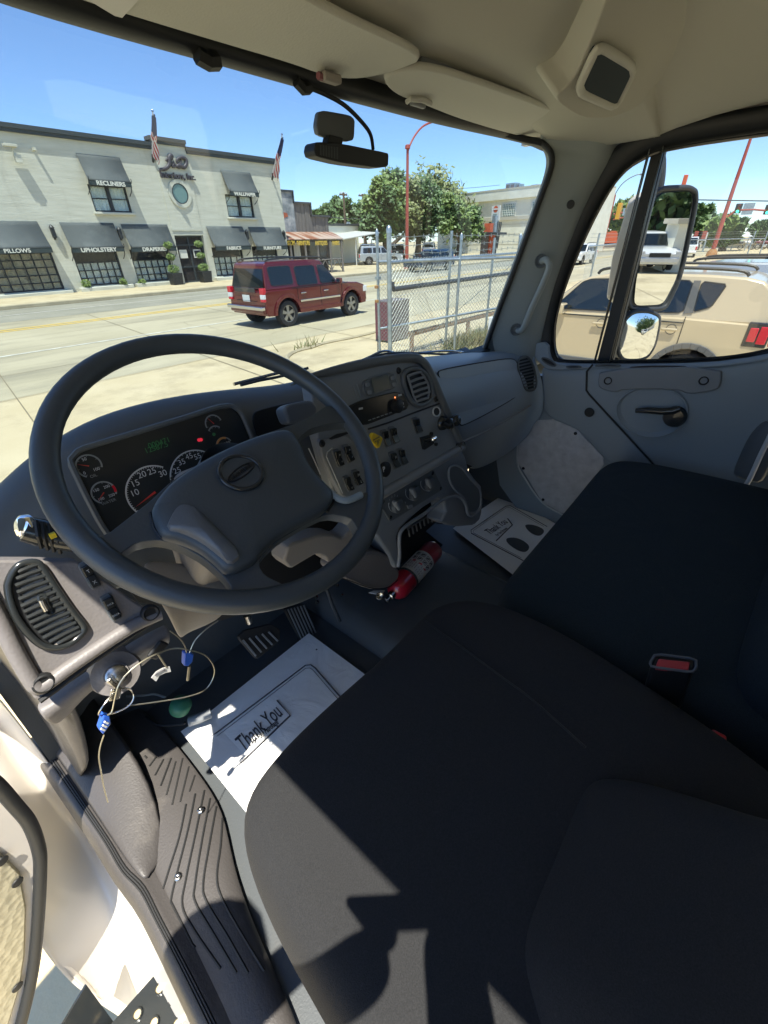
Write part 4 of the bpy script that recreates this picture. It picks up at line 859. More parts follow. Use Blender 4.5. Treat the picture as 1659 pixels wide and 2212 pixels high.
q=at('E',1470,930);vehicle('parked_suv','black car with lit red tail lamps behind the red street lamp','suv',(q[0],q[1]+2,GZ),R(35),suvp(4.8,1.95,1.75,1.05,wb=2.8),'paint_dark','cars by the car lot',mt_glass=GT)
q=at('C',640,455);vehicle('parked_suv','white pickup like suv beyond the dark blue car','suv',(q[0],q[1],GZ),R(30),suvp(5.2,2.0,1.85,1.15,wb=3.0,rw=.42),'paint_white','cars by the car lot',mt_glass=GT)
q=at('N',285,1065);vehicle('moving_car','white car nose just visible in the vent window','car',(q[0]+.5,q[1]+.8,GZ),R(180),suvp(4.6,1.85,1.6,.95),'paint_white',mt_glass=GT)
q=at('N',1110,1008)
PK=suvp(5.6,2.0,1.9,1.15,wb=3.5,rw=.42);h=2.8
PK['gb']=[(-.9,1.14),(1.2,1.14)];PK['gt']=[(.75,1.86),(.5,1.9),(-.6,1.9),(-.8,1.85)];PK['win']=[[(-.7,1.2),(.1,1.2),(.1,1.75),(-.65,1.75)],[(.2,1.2),(1.0,1.2),(.65,1.75),(.2,1.75)]];PK['rails']=None;PK['ws']=(1.2,1.18,.78,1.82);PK['rg']=(-.9,1.2,-.82,1.8)
pk,_,_=vehicle('pickup_truck','white pickup truck seen from behind beyond the right hand fence','pickup',(q[0],q[1]+1.0,GZ),R(8),PK,'paint_white',mt_glass=GT)
# red roofed building, tents, sign and motorcycles far right
X9=120;Pq=PX(X9);a=U('N',385,905,Pq);b=U('N',625,905,Pq);zt_=U('N',500,810,Pq).z
rb=thing('red_roof_building','low brown building with red roof seen in the vent window','building',V3((X9,(a.y+b.y)/2,GZ)))
MB().box((X9+6,(a.y+b.y)/2,(zt_+GZ)/2-1),(12,abs(a.y-b.y),zt_-GZ-2)).build('wall',M['wood_dark'],rb);MB().box((X9+5.5,(a.y+b.y)/2,zt_-1.2),(14,abs(a.y-b.y)+2,2.4)).build('roof_fascia',M['orange'],rb)
MB().box((X9-.3,(a.y+b.y)/2,zt_-3.4),(.6,abs(a.y-b.y)+1,1.6)).build('white_band',M['sign_white'],rb)
MB().box((X9-1,U('N',430,825,Pq).y,zt_-1.2),(.4,3.2,2.2)).build('sign',M['sig_yellow'],rb)
X9=78;Pq=PX(X9)
def fbox(name,lab,cat,x0,y0,x1,y1,mt,X_,th=.3,group=None):
    a=U('N',x0,y1,PX(X_));b=U('N',x1,y0,PX(X_));o=MB().box((X_+th/2,(a.y+b.y)/2,(a.z+b.z)/2),(th,abs(a.y-b.y),abs(b.z-a.z))).build(name,M[mt],bevel=.04);return tag(o,lab,cat,group)
sgn=thing('banner_sign','white billboard with red lettering behind the pickup','sign',V3((82,U('N',1155,850,PX(82)).y,GZ)))
a=U('N',1095,890,PX(82));b=U('N',1215,825,PX(82));MB().box((82,(a.y+b.y)/2,(a.z+b.z)/2),(.2,abs(a.y-b.y),b.z-a.z)).build('panel',M['sign_white'],sgn)
for k in(.3,.6):
    c_=a.lerp(b,k);MB().box((81.85,c_.y,(a.z+b.z)/2+.2),(.05,1.0,.9)).build('mark',M['redpole'],sgn,bevel=.2)
for k in(0,1):MB().tube([(82,a.lerp(b,k).y,GZ),(82,a.lerp(b,k).y,a.z)],.12,6).build('leg',M['metal_galv'],sgn)
tn=thing('white_canopy','white canopy tent over the far motorcycle yard','canopy',V3((88,U('N',1450,850,PX(88)).y,GZ)))
a=U('N',1390,860,PX(88));b=U('N',1530,860,PX(88));zt_=U('N',1450,825,PX(88)).z
MB().add([(86,a.y,a.z),(86,b.y,a.z),(92,b.y,a.z),(92,a.y,a.z),(88.5,a.y-.8,zt_),(88.5,b.y+.8,zt_)],[(0,1,5,4),(2,3,4,5),(0,4,3),(1,2,5)]).build('roof',M['sign_white'],tn)
for y in(a.y,b.y):
    for x in(86,92):MB().tube([(x,y,GZ),(x,y,a.z)],.06,6).build('leg',M['metal_galv'],tn)
lw=thing('low_white_building','long low pale building in the far background at right','building',V3((105,U('N',1300,930,PX(105)).y,GZ)))
a=U('N',1150,960,PX(105));b=U('N',1680,960,PX(105));zt_=U('N',1300,905,PX(105)).z
MB().box((108,(a.y+b.y)/2,(zt_+GZ)/2),(6,abs(a.y-b.y),zt_-GZ)).build('wall',M['cream_wall'],lw);MB().box((107.8,(a.y+b.y)/2,zt_),(7,abs(a.y-b.y)+.6,.25)).build('roof',M['dark_metal'],lw)
def moto(q,mt,lab):
    t_=thing('motorcycle',lab,'motorcycle',V3(q),'motorcycles in the far yard');q=V3(q)
    for dx in(-.75,.75):MB().lathe(q+V3((0,dx,.33)),(1,0,0),[(.26,-.06),(.33,-.04),(.33,.04),(.26,.06)],18).build('wheel',M['tyre'],t_,smooth=True)
    MB().tube([q+V3((0,-.55,.75)),q+V3((0,-.1,.95)),q+V3((0,.4,.95))],[.1,.2,.14],8).build('fuel_tank',M[mt],t_,smooth=True)
    MB().box(q+V3((0,0,.5)),(.3,.5,.4)).build('engine',M['chrome'],t_,bevel=.05);MB().tube([q+V3((0,.75,.33)),q+V3((0,.5,1.05)),q+V3((-.3,.4,1.15))],.03,6).build('fork',M['chrome'],t_)
for i,(x,y,mt) in enumerate(((1490,945,'paint_white'),(1570,945,'maroon'),(1620,945,'maroon'))):moto(U('N',x,y+10,PZ(GZ)),mt,['white motorcycle, leftmost in the far yard','dark red motorcycle in the middle of the far yard','dark red motorcycle nearest the window edge in the far yard'][i])
# ================================================================= truck cab
dm('plastic',(.20,.215,.225),.55,bump=('n',420,.25,.0008));dm('plastic_dark',(.10,.112,.118),.5,bump=('n',420,.2,.0006));dm('plastic_warm',(.17,.158,.154),.5,bump=('v',260,.25,.001))
dm('plastic_beige',(.27,.245,.215),.55,bump=('n',260,.3,.001));dm('pad',(.25,.30,.345),.42,bump=('n',500,.2,.0006));dm('gloss_black',(.022,.025,.026),.18);dm('black',(.008,.009,.01),.6)
dm('leather',(.045,.057,.066),.42,bump=('v',260,.14,.0008));dm('leather_grey',(.10,.11,.12),.45,bump=('n',300,.3,.001));dm('rubber',(.018,.018,.018),.6);dm('seal',(.012,.014,.016),.55)
dm('liner',(.46,.455,.395),.9,bump=('n',330,.25,.001));dm('visor',(.52,.52,.465),.85,bump=('n',250,.35,.0015));dm('pillar',(.26,.29,.285),.6,bump=('n',400,.2,.0008))
dm('door_plastic',(.235,.275,.30),.55,bump=('n',420,.25,.0008));dm('carpet_panel',(.42,.42,.425),.5,bump=('n',90,.9,.005),var=((.55,.55,.555),30,6,.2))
dm('seat_cloth',(.0115,.012,.0135),.95,bump=('n',900,.6,.0012),var=((.021,.0215,.023),700,2,.2),wr=(7,.35,.012),dirt=((.055,.058,.065),130,.6,.64,(1,1,1)));dm('bench_cloth',(.008,.015,.021),.95,bump=('n',700,.5,.0012),var=((.014,.026,.035),500,2,.2),wr=(6,.35,.014),dirt=((.05,.07,.08),90,.6,.64,(1,1,1)))
dm('floor_rubber',(.06,.068,.074),.5,bump=('n',300,.35,.001),dirt=((.10,.095,.085),7,.5,.54,(1,1,1)));dm('sill_rubber',(.062,.057,.055),.48,bump=('n',240,.5,.0012),dirt=((.12,.11,.10),9,.6,.53,(1,1,1)));dm('paper',(.82,.82,.80),.8,wr=(9,.5,.01));dm('ink',(.05,.05,.06),.7)
dm('white_paint',(.62,.58,.52),.3,coat=.4);dm('ext_red',(.42,.012,.03),.28,coat=.5);dm('label_white',(.6,.6,.58),.5);dm('print_white',(.5,.52,.52),.6);dm('print_dim',(.22,.24,.24),.6)
dm('steel',(.5,.48,.44),.25,metal=1);dm('tag_yellow',(.62,.46,.02),.45);dm('seal_blue',(.02,.10,.5),.4);dm('cable',(.45,.42,.32),.3,metal=.8);dm('needle',(.5,.03,.02),.5)
dm('green_led',(.02,.12,.04),.5,emit=((.05,.6,.2),.008));dm('red_led',(.3,.01,.02),.5,emit=((1,.04,.08),.15));dm('orange_led',(.5,.1,.02),.5,emit=((1,.25,.08),.8));dm('screen',(.07,.09,.09),.2);dm('belt_red',(.45,.04,.05),.35)
dm('plate_hole',(.02,.02,.02),.3,metal=.5);dm('green_plug',(.03,.16,.09),.5);dm('mirror_chrome',(.85,.87,.87),.0,metal=1);dm('door_hide',(.42,.38,.26),.5,bump=('v',70,.5,.003));dm('orange_mark',(.5,.22,.06),.6)
dm('highlight_pale',(.20,.25,.28),.45)  # pale tone for the highlight painted along the wheel hub edge
dm('pocket_dark',(.022,.036,.046),.7,spec=.2)
T=thing('truck','cab interior of a grey truck with the driver door open, seen from the driver side','truck',V3((.8,-.2,GZ)))
FLZ=-1.12
# ---- headliner
xs_=[-.105,-.095,-.06,.0,.2,.5,.85,1.2,1.45,1.58,1.66,1.71,1.735]
def drop(x):
    a=max(0,.0-x)/.105;b=max(0,x-1.42)/.32;return (a**2)*.16+(min(b,1.0)**1.6)*.19
prof_=[(.88,.290),(.80,.302),(.70,.315),(.63,.335),(.56,.388),(.46,.42),(.32,.445),(.1,.465),(-.3,.475),(-.8,.47),(-1.05,.40),(-1.12,.2)]
rws=[]
for Y,z in prof_:rws.append([V3((x,Y-(max(0,x-1.0)*.22 if Y>.5 else 0),min(z-drop(x)*(min(1,(z-.22)/.2)),z))) for x in xs_])
rows_surf('headliner',rws,M['liner'],T,sub=1,solid=.03,soff=-1)
# outer roof shell + back wall + sides keep daylight out
rs=MB();rs.box((.825,-.15,.60),(1.95,2.1,.04));rs.box((.8,-1.2,-.3),(2.0,.04,1.85));rs.build('roof_shell',M['white_paint'],T,bevel=.015)
MB().grid([[V3((-.12,.88,.34)),V3((.85,.93,.36)),V3((1.76,.88,.44))],[V3((-.16,.9,.62)),V3((.85,.92,.62)),V3((1.8,.88,.62))]]).build('roof_front',M['white_paint'],T,solid=.01)
MB().grid([[V3((-.10,-1.1,.265)),V3((-.10,.84,.265))],[V3((-.15,-1.1,.60)),V3((-.15,.86,.60))]]).build('roof_side',M['white_paint'],T,solid=.008);MB().box((1.80,-.1,.44),(.03,1.95,.34)).build('roof_side',M['white_paint'],T)
MB().box((.8,-1.15,-.35),(1.95,.03,1.6)).build('rear_lining',M['liner'],T)
MB().box((-.15,-.75,-.35),(.04,.75,1.6)).build('rear_pillar',M['plastic'],T,bevel=.01)
# roof speaker pocket
PR=P3(V3((1.24,.468,.325)),V3((1.43,.443,.325)),V3((1.29,.507,.278)))
plate('overhead_console',chaikin(UU('H',PR,(1120,-60),(1045,140),(975,300),(895,372),(1000,440),(1100,440),(1200,400),(1290,290),(1420,190),(1750,60),(1750,-120)),2,r=.2),PR,.10,M['liner'],T,bevel=.03,seg=4,lift=-.012)
po=UU('H',PR,(1050,160),(1183,243),(1112,387),(975,325));po=chaikin(po,2,r=.12)
q_=po+[po[0]];MB().tube(po,.009,8,closed=True).build('pocket_frame',M['visor'],T,smooth=True)
plate('ceiling_pocket',[p*1.0 for p in po],PR,.02,M['pocket_dark'],T,bevel=0,lift=.004)
# roof corner panel (raised console around pocket)
def HU(x,y,k):return U('H',x,y,k)
# ---- windscreen header, dark band
hd=[(-120,-62),(0,-20),(200,44),(450,114),(640,172),(880,240),(1000,270),(1100,291),(1160,308),(1184,324)]
up=[(-120,-110),(0,-72),(200,8),(450,92),(640,150),(880,226),(1000,262),(1100,285),(1165,300),(1196,316)]
yy=[.80,.81,.83,.85,.86,.86,.85,.83,.79,.77]
r0=[U('V',x,y,PY(v+.02)) for (x,y),v in zip(hd,yy)];r1=[U('V',x,y,PY(v)) for (x,y),v in zip(hd,yy)];r2=[U('V',x,y,PY(v-.03)) for (x,y),v in zip(up,yy)]
r3=[q+V3((0,.05,.05)) for q in r2]
rows_surf('windscreen_header',[r0,r1,r2,r3],M['seal'],T,sub=1,solid=.012,soff=1)
MB().tube([U('V',x,y,PY(.83)) for x,y in((425,118),(450,133),(470,132))],.012,6).build('header_clip',M['black'],T);MB().tube([U('V',x,y,PY(.84)) for x,y in((640,175),(655,192),(668,190))],.010,6).build('header_clip',M['black'],T)
# ---- sun visors
VP=(V3((0,.22,1)),.446-.008)
def visor(pp,nm='sun_visor'):
    o=chaikin(UU('V',VP,*pp),2);v=plate(nm,o,VP,.013,M['visor'],T,bevel=.0055,seg=3);return v
v1=visor([(-60,-120),(560,-70),(700,20),(905,112),(908,134),(880,145),(830,163),(760,175),(690,163),(630,140),(450,88),(250,28),(100,-20)])
v2=visor([(822,170),(870,150),(935,148),(1060,188),(1200,240),(1318,285),(1298,300),(1232,312),(1130,298),(1000,262),(900,222),(850,205)])
MB().tube([U('H',x,y,VP)-V3((0,0,.006)) for x,y in((365,352),(378,342),(425,345),(452,358))],.005,6).build('clip',M['visor'],v2,smooth=True);MB().box(U('H',405,358,VP)-V3((0,0,.008)),(.05,.012,.008)).build('clip_plate',M['plastic'],v2,bevel=.003)
q=U('V',712,152,VP);MB().box(q-V3((0,0,.01)),(.045,.02,.014)).build('visor_clip',M['plastic_beige'],v1,bevel=.004);MB().tube([q+V3((.02,0,-.01)),q+V3((-.03,.0,-.012))],.006,6).build('hinge',M['maroon'],v1,smooth=True)
plate('warning_label',UU('V',VP,(150,-30),(300,-10),(262,32),(246,28)),VP,.001,M['label_white'],v1,bevel=0,lift=.003)
# console seam between visors & roof
MB().tube(spline([U('V',x,y,PZ(.375)) for x,y in((560,-20),(700,42),(830,80),(905,118))],5),.010,6).build('liner_edge',M['seal'],T,smooth=True)
MB().tube(spline([U('V',x,y,(V3((0,.22,1)),.470)) for x,y in((905,124),(960,140),(1050,175),(1150,215),(1260,262),(1320,286))],5),.009,6).build('liner_edge',M['plastic'],T,smooth=True)
# ---- A pillar, passenger side
def MU(x,y,X):return U('M',x,y,PX(X))
ra=[MU(-165,1660,1.62),MU(-105,1490,1.625),MU(-40,1310,1.63),MU(5,1195,1.63),MU(130,860,1.635),MU(210,640,1.64),MU(262,500,1.645),MU(290,400,1.65),MU(285,330,1.65),MU(250,285,1.65)]
rb=[MU(-40,1680,1.66),MU(10,1520,1.66),MU(55,1380,1.66),MU(120,1180,1.66),MU(220,880,1.665),MU(310,640,1.67),MU(360,500,1.675),MU(400,400,1.68),MU(400,340,1.68),MU(370,300,1.68)]
rc=[MU(160,1700,1.70),MU(165,1560,1.70),MU(190,1420,1.70),MU(250,1180,1.70),MU(340,940,1.705),MU(430,720,1.71),MU(500,580,1.71),MU(570,460,1.715),MU(620,380,1.715),MU(640,320,1.715)]
for L_,a_ in((ra,-.0),(rb,0),(rc,0)):L_.append(L_[-1]+V3((-.03,0,.06)))
rd=[q+V3((.08,-.012,0)) for q in rc]
ra0=[q+V3((.010,.03,0)) for q in ra]
rows_surf('windscreen_pillar',[ra0,ra,rb,rc,rd],M['pillar'],T,sub=2,solid=.01,soff=1)
MB().tube([q+V3((-.004,.004,0)) for q in spline(ra[:-1]+[MU(215,262,1.645),MU(120,240,1.60),MU(0,208,1.56)],4)],.009,8).build('windscreen_seal',M['seal'],T,smooth=True)
c_=MU(400,656,1.676);MB().lathe(c_,-ray('M',400,656),[(0,.004),(.010,.004),(.012,.0)],16).build('pillar_plug',M['black'],T,smooth=True)
# grab handle
gh=spline([MU(212,1020,1.66),MU(245,1010,1.63),MU(262,1060,1.62),MU(215,1180,1.62),MU(150,1320,1.62),MU(95,1450,1.63),MU(60,1460,1.66)],6)
gr=MB().tube(gh,.0105,10).build('grab_handle',M['pillar'],T,smooth=True)
for x,y in((212,1018),(52,1455)):MB().lathe(MU(x,y,1.655),-ray('M',x,y),[(0,.006),(.008,.006),(.012,.0),(.020,.004),(.022,-.004)],14).build('handle_bolt',M['plastic_dark'],gr,smooth=True)
# ---- passenger door: window ring, quarter bar, lower panel
inn=[(1205,772),(1198,735),(1203,680),(1228,600),(1268,505),(1315,415),(1352,368),(1392,342),(1418,330),(1436,325),(1500,313),(1580,301),(1700,285),(1900,262),(2050,330),(2050,700),(1850,725),(1700,745),(1640,760),(1560,772),(1450,777),(1300,780),(1225,779)]
mid=[(1178,768),(1172,735),(1180,675),(1207,590),(1247,490),(1296,392),(1335,340),(1375,312),(1402,300),(1425,294),(1500,278),(1580,263),(1700,243),(1930,205),(2150,300),(2150,760),(1900,765),(1720,775),(1650,785),(1560,790),(1450,792),(1300,793),(1200,792)]
out_=[(1150,762),(1150,730),(1160,665),(1188,575),(1228,470),(1278,365),(1318,318),(1362,284),(1392,272),(1422,264),(1500,248),(1580,235),(1700,215),(1950,170),(2250,270),(2250,820),(1950,800),(1740,795),(1660,800),(1560,797),(1450,798),(1300,799),(1180,798)]
W0=[U('V',x,y,PX(1.80)) for x,y in inn];W1=[U('V',x,y,PX(1.765)) for x,y in inn];W2=[U('V',x,y,PX(1.745)) for x,y in mid];W3=[U('V',x,y,PX(1.745)) for x,y in out_]
for Lr in(W0,W1,W2,W3):Lr.append(Lr[0])
W4=[q+V3((.04,0,0)) for q in W3]
D_=rows_surf('door',[W0,W1,W2,W3,W4],M['seal'],T,sub=1,solid=0);D_['label']='closed passenger door with large window'
MB().tube(spline(W1[:-1],3,closed=True),.0045,6,closed=True).build('window_bead',M['gloss_black'],D_,smooth=True)
# lining between the door ring and the roof
rows_surf('side_lining',[W3[2:18],[q+V3((-.002,.02 if q.z<.2 else 0,.03)) for q in W3[2:18]],[V3((1.735,q.y+.03,max(q.z+.09,.20))) for q in W3[2:18]],[V3((1.70,q.y,.42)) for q in W3[2:18]]],M['pillar'],T,sub=1,solid=.01,soff=1)
# glass
MB().add([q+V3((0.0,0,0)) for q in W0[:-1]],[tuple(range(len(W0)-1))]).build('window_glass',GL,D_)
b1=U('V',1410,318,PX(1.79));b2=U('V',1438,318,PX(1.79));b3=U('V',1322,785,PX(1.79));b4=U('V',1288,785,PX(1.79))
plate('quarter_bar',[b1,b2,b3,b4],PX(1.762),.03,M['seal'],D_,bevel=.004)
for a,b in((b1,b4),(b2,b3)):MB().tube([a-V3((.028,0,0)),b-V3((.028,0,0))],.004,6).build('window_channel',M['gloss_black'],D_)
# inner door skin
def RU(x,y,X):return U('R',x,y,PX(X))
sk=[[(330,200),(470,215),(620,200),(760,205),(1000,215),(1250,210),(1400,205),(1560,170),(1800,110),(2300,0)],
    [(340,260),(470,260),(620,240),(760,245),(1000,250),(1250,245),(1410,230),(1560,200),(1800,150),(2300,40)],
    [(345,400),(470,400),(620,380),(760,390),(1000,400),(1250,400),(1410,380),(1560,350),(1800,300),(2300,200)],
    [(345,520),(480,520),(640,500),(800,520),(1000,560),(1250,560),(1410,540),(1560,520),(1800,500),(2300,400)],
    [(560,560),(600,600),(700,650),(840,720),(1000,760),(1250,760),(1410,760),(1560,760),(1800,760),(2300,700)],
    [(640,660),(680,720),(740,800),(860,860),(1000,900),(1250,920),(1410,930),(1560,940),(1800,950),(2300,950)]]
xk=[1.74,1.725,1.725,1.73,1.735,1.74]
rows_surf('door_skin',[[RU(x,y,X) for x,y in r] for r,X in zip(sk,xk)],M['door_plastic'],D_,sub=2,solid=.012,soff=1)
# window shelf
sh_=[[RU(x,y,1.755) for x,y in((300,90),(340,150),(400,185),(640,188),(1000,188),(1400,180),(1700,120),(2200,10))],[RU(x,y,1.722) for x,y in((290,110),(330,180),(400,212),(640,215),(1000,216),(1400,212),(1700,160),(2200,50))]]
rows_surf('window_ledge',sh_,M['door_plastic'],D_,sub=1,solid=.01,soff=1)
plate('front_corner_trim',UU('R',PX(1.722),(300,75),(378,70),(385,150),(410,195),(600,212),(610,230),(380,235),(340,200),(300,160)),PX(1.722),.02,M['door_plastic'],D_,bevel=.006,rnd=1)
def vent_slot(cx,cy,rx,ry,ang,nm='demister_vent',n=3):
    a=R(ang);o=[U('R',cx+rx*math.cos(t)*math.cos(a)-ry*math.sin(t)*math.sin(a),cy+rx*math.cos(t)*math.sin(a)+ry*math.sin(t)*math.cos(a),PX(1.7195)) for t in [2*math.pi*i/20 for i in range(20)]]
    g=MB().tube(o,.003,6,closed=True).build(nm,M['plastic_dark'],D_,smooth=True)
    MB().prism(o,(.004,0,0)).build('slot',M['black'],g)
    return g
vent_slot(385,185,45,14,28);vent_slot(530,214,42,7,0);vent_slot(730,205,72,7,0)
plate('pull_cup',chaikin(UU('R',PX(1.7205),(840,208),(1205,205),(1180,232),(870,238)),2),PX(1.7205),.004,M['black'],D_,bevel=0)
ap=chaikin(UU('R',PX(1.712),(680,225),(1390,212),(1385,330),(1340,355),(1200,375),(1130,345),(820,345),(770,365),(690,345),(668,320)),1);arm=plate('armrest_panel',ap,PX(1.712),.02,M['plastic'],D_,bevel=.004)
for x,y in((728,295),(1285,295)):MB().lathe(RU(x,y,1.710),(-1,0,0),[(0,-.004),(.009,-.004),(.012,.003),(.014,0)],16).build('screw_recess',M['black'],arm,smooth=True)
cup=[RU(985+205*math.cos(t),460+155*math.sin(t)*(1.05 if math.sin(t)>0 else .85),1.718) for t in [2*math.pi*i/36 for i in range(36)]];cc_=RU(985,440,1.735)
MB().grid([[q for q in cup+[cup[0]]],[q.lerp(cc_,.12)+V3((.010,0,0)) for q in cup+[cup[0]]],[q.lerp(cc_,.45)+V3((.020,0,0)) for q in cup+[cup[0]]],[q.lerp(cc_,.98)+V3((.018,0,0)) for q in cup+[cup[0]]]]).build('handle_bowl',M['door_plastic'],D_,smooth=True)
MB().tube(cup,.0035,6,closed=True).build('bowl_rim',M['door_plastic'],D_,smooth=True)
hx=[(890,468),(960,466),(1040,472),(1110,470),(1150,455)];hh=MB().tube([RU(x,y,1.700) for x,y in hx],[.008,.011,.012,.013,.010],10).build('door_handle',M['gloss_black'],D_,smooth=True)
MB().lathe(RU(1115,505,1.708),(-1,.1,0),[(.036,-.01),(.036,.0),(.03,.012),(0,.014)],24).build('handle_hub',M['gloss_black'],D_,smooth=True)
MB().lathe(RU(620,478,1.722),(-1,0,0),[(0,.003),(.016,.003),(.018,0)],20).build('door_plug',M['black'],D_,smooth=True)
MB().tube([RU(x,y,1.722) for x,y in((640,200),(606,240),(603,350),(620,375),(970,755),(1010,800))],.0035,6).build('panel_seam',M['black'],D_,smooth=True)
# door pocket at rear lower corner, grab strap
pk_=[[RU(x,y,1.735) for x,y in((1659,520),(1600,560),(1540,640),(1500,740),(1450,850))],[RU(x,y,1.69) for x,y in((1700,540),(1640,585),(1580,670),(1540,770),(1500,860))],[RU(x,y,1.70) for x,y in((1800,600),(1740,660),(1690,760),(1650,850),(1620,900))]]
rows_surf('door_pocket',pk_,M['plastic_dark'],D_,sub=1,solid=.01,soff=1)
MB().tube(spline([RU(x,y,1.66) for x,y in((1700,560),(1659,640),(1610,740),(1560,850),(1525,910))],4),.007,8).build('belt_guide',M['label_white'],T,smooth=True)
# kick panel with carpet insert
kp=[(250,500),(300,525),(390,520),(440,512),(510,535),(570,600),(720,760),(600,920),(520,1030),(470,1070),(345,1000),(230,810),(203,770),(215,600)]
KP=PX(1.742);plate('kick_panel',UU('R',PX(1.748),(40,380),(330,330),(660,480),(1000,760),(900,1200),(350,1250),(100,900),(60,600)),PX(1.748),.01,M['door_plastic'],T,bevel=0)
kk=plate('kick_carpet',chaikin(UU('R',KP,*kp),1,r=.12),KP,.006,M['carpet_panel'],T,bevel=.002)
for x,y in((272,545),(540,600),(237,803),(352,985)):MB().lathe(RU(x,y,1.740),(-1,0,0),[(0,.003),(.006,.003),(.007,0)],10).build('stud',M['black'],kk,smooth=True)
MB().tube(spline([RU(x,y,1.738) for x,y in((240,520),(212,620),(203,770),(245,860),(345,1000),(470,1075))],4),.004,6).build('carpet_edge',M['print_white'],kk,smooth=True)
plate('sticker',UU('R',PX(1.70),(200,515),(262,492),(240,530),(178,555)),PX(1.70),.001,M['label_white'],T,bevel=0)
# ---- windscreen glass and base
rg0=[q+V3((0,.012,0)) for q in r0];rg0.append(rg0[-1]+V3((.09,-.02,-.02)));bs=[V3((-.2,.84,-.36)),V3((0,.87,-.37)),V3((.2,.9,-.38)),V3((.45,.93,-.38)),V3((.75,.95,-.38)),V3((1.0,.95,-.38)),V3((1.2,.93,-.38)),V3((1.42,.90,-.38)),V3((1.6,.84,-.38)),V3((1.66,.80,-.38)),V3((1.76,.75,-.38))]
MB().grid([rg0,bs]).build('windscreen',GS,T,smooth=True)
# left front pillar (just outside the picture)
MB().prism([V3((-.115,y,z)) for y,z in((.47,.27),(.52,.10),(.57,-.10),(.61,-.27),(.80,-.36),(.86,.32))],(-.06,0,0)).build('windscreen_pillar',M['pillar'],T,bevel=.01)
# cowl + wipers
MB().grid([[V3((-.3,.86,-.46)),V3((.75,.97,-.47)),V3((1.6,.86,-.46))],[V3((-.3,1.02,-.52)),V3((.75,1.12,-.53)),V3((1.6,1.02,-.52))]]).build('cowl',M['rubber'],T,solid=.02)
def wiper(bl,arm_):
    w_=MB().tube(spline([U('V',x,y,PY(.985)) for x,y in bl],4),.0042,6).build('wiper',M['dark_metal'],T,smooth=True)
    MB().tube(spline([U('V',x,y,PY(.99)) for x,y in arm_],4),.0045,6).build('wiper_arm',M['steel'],w_,smooth=True)
wiper([(780,785),(815,768),(860,762),(930,764),(1010,768)],[(700,812),(790,775),(830,758),(870,765),(960,758),(1010,762)])
wiper([(520,832),(560,822),(610,812),(665,795)],[(505,830),(560,816),(600,806),(650,797)])
# ---- dash: passenger pad and glove box
def ud(x,y,Y):
    q=U('D',x,y,PY(Y));return q if q.x<=1.715 else U('D',x,y,PX(1.715))
rr_=[([(700,172),(760,163),(900,150),(1080,133),(1260,120),(1400,112),(1500,118)],.88),([(740,176),(800,172),(930,165),(1110,142),(1290,126),(1410,118),(1520,160)],.82),([(800,182),(850,188),(945,205),(1150,175),(1330,145),(1430,150),(1545,240)],.73),
 ([(860,290),(905,300),(980,330),(1180,290),(1380,250),(1480,250),(1570,330)],.685),([(910,410),(960,420),(1020,450),(1220,420),(1410,370),(1500,350),(1572,430)],.665),([(980,560),(1030,570),(1080,590),(1260,530),(1450,430),(1520,420),(1562,480)],.665),
 ([(1020,640),(1070,650),(1110,670),(1300,590),(1470,490),(1530,460),(1550,510)],.69),([(1050,700),(1085,710),(1130,740),(1320,650),(1480,540),(1535,500),(1540,530)],.75),([(1080,800),(1110,810),(1160,850),(1340,760),(1480,640),(1500,580),(1500,570)],.86)]
DB=rows_surf('dashboard',[[ud(x,y,Y) for x,y in r] for r,Y in rr_],M['pad'],T,sub=2,solid=.01,soff=1);DB['label']='dark grey dashboard with gauges, radio, switches and glove box'
gpl=P3(ud(940,240,.712),ud(1390,170,.712),ud(1250,510,.660))
go=chaikin(UU('D',gpl,(942,238),(1150,200),(1370,165),(1405,190),(1425,270),(1440,360),(1380,410),(1220,500),(1090,565),(1060,565),(1010,430),(950,300),(932,260)),2)
plate('glove_box',[q-nrm(gpl)*.006 for q in go],gpl,.012,M['pad'],DB,bevel=.003,seg=3)
MB().tube([q-nrm(gpl)*.0045 for q in go],.0022,6,closed=True).build('glove_box_gap',M['black'],DB)
MB().tube(spline([U('D',x,y,gpl)-nrm(gpl)*.004 for x,y in((1080,665),(1200,610),(1350,530),(1480,450),(1540,395))],4),.004,6).build('pad_crease',M['plastic'],DB,smooth=True)
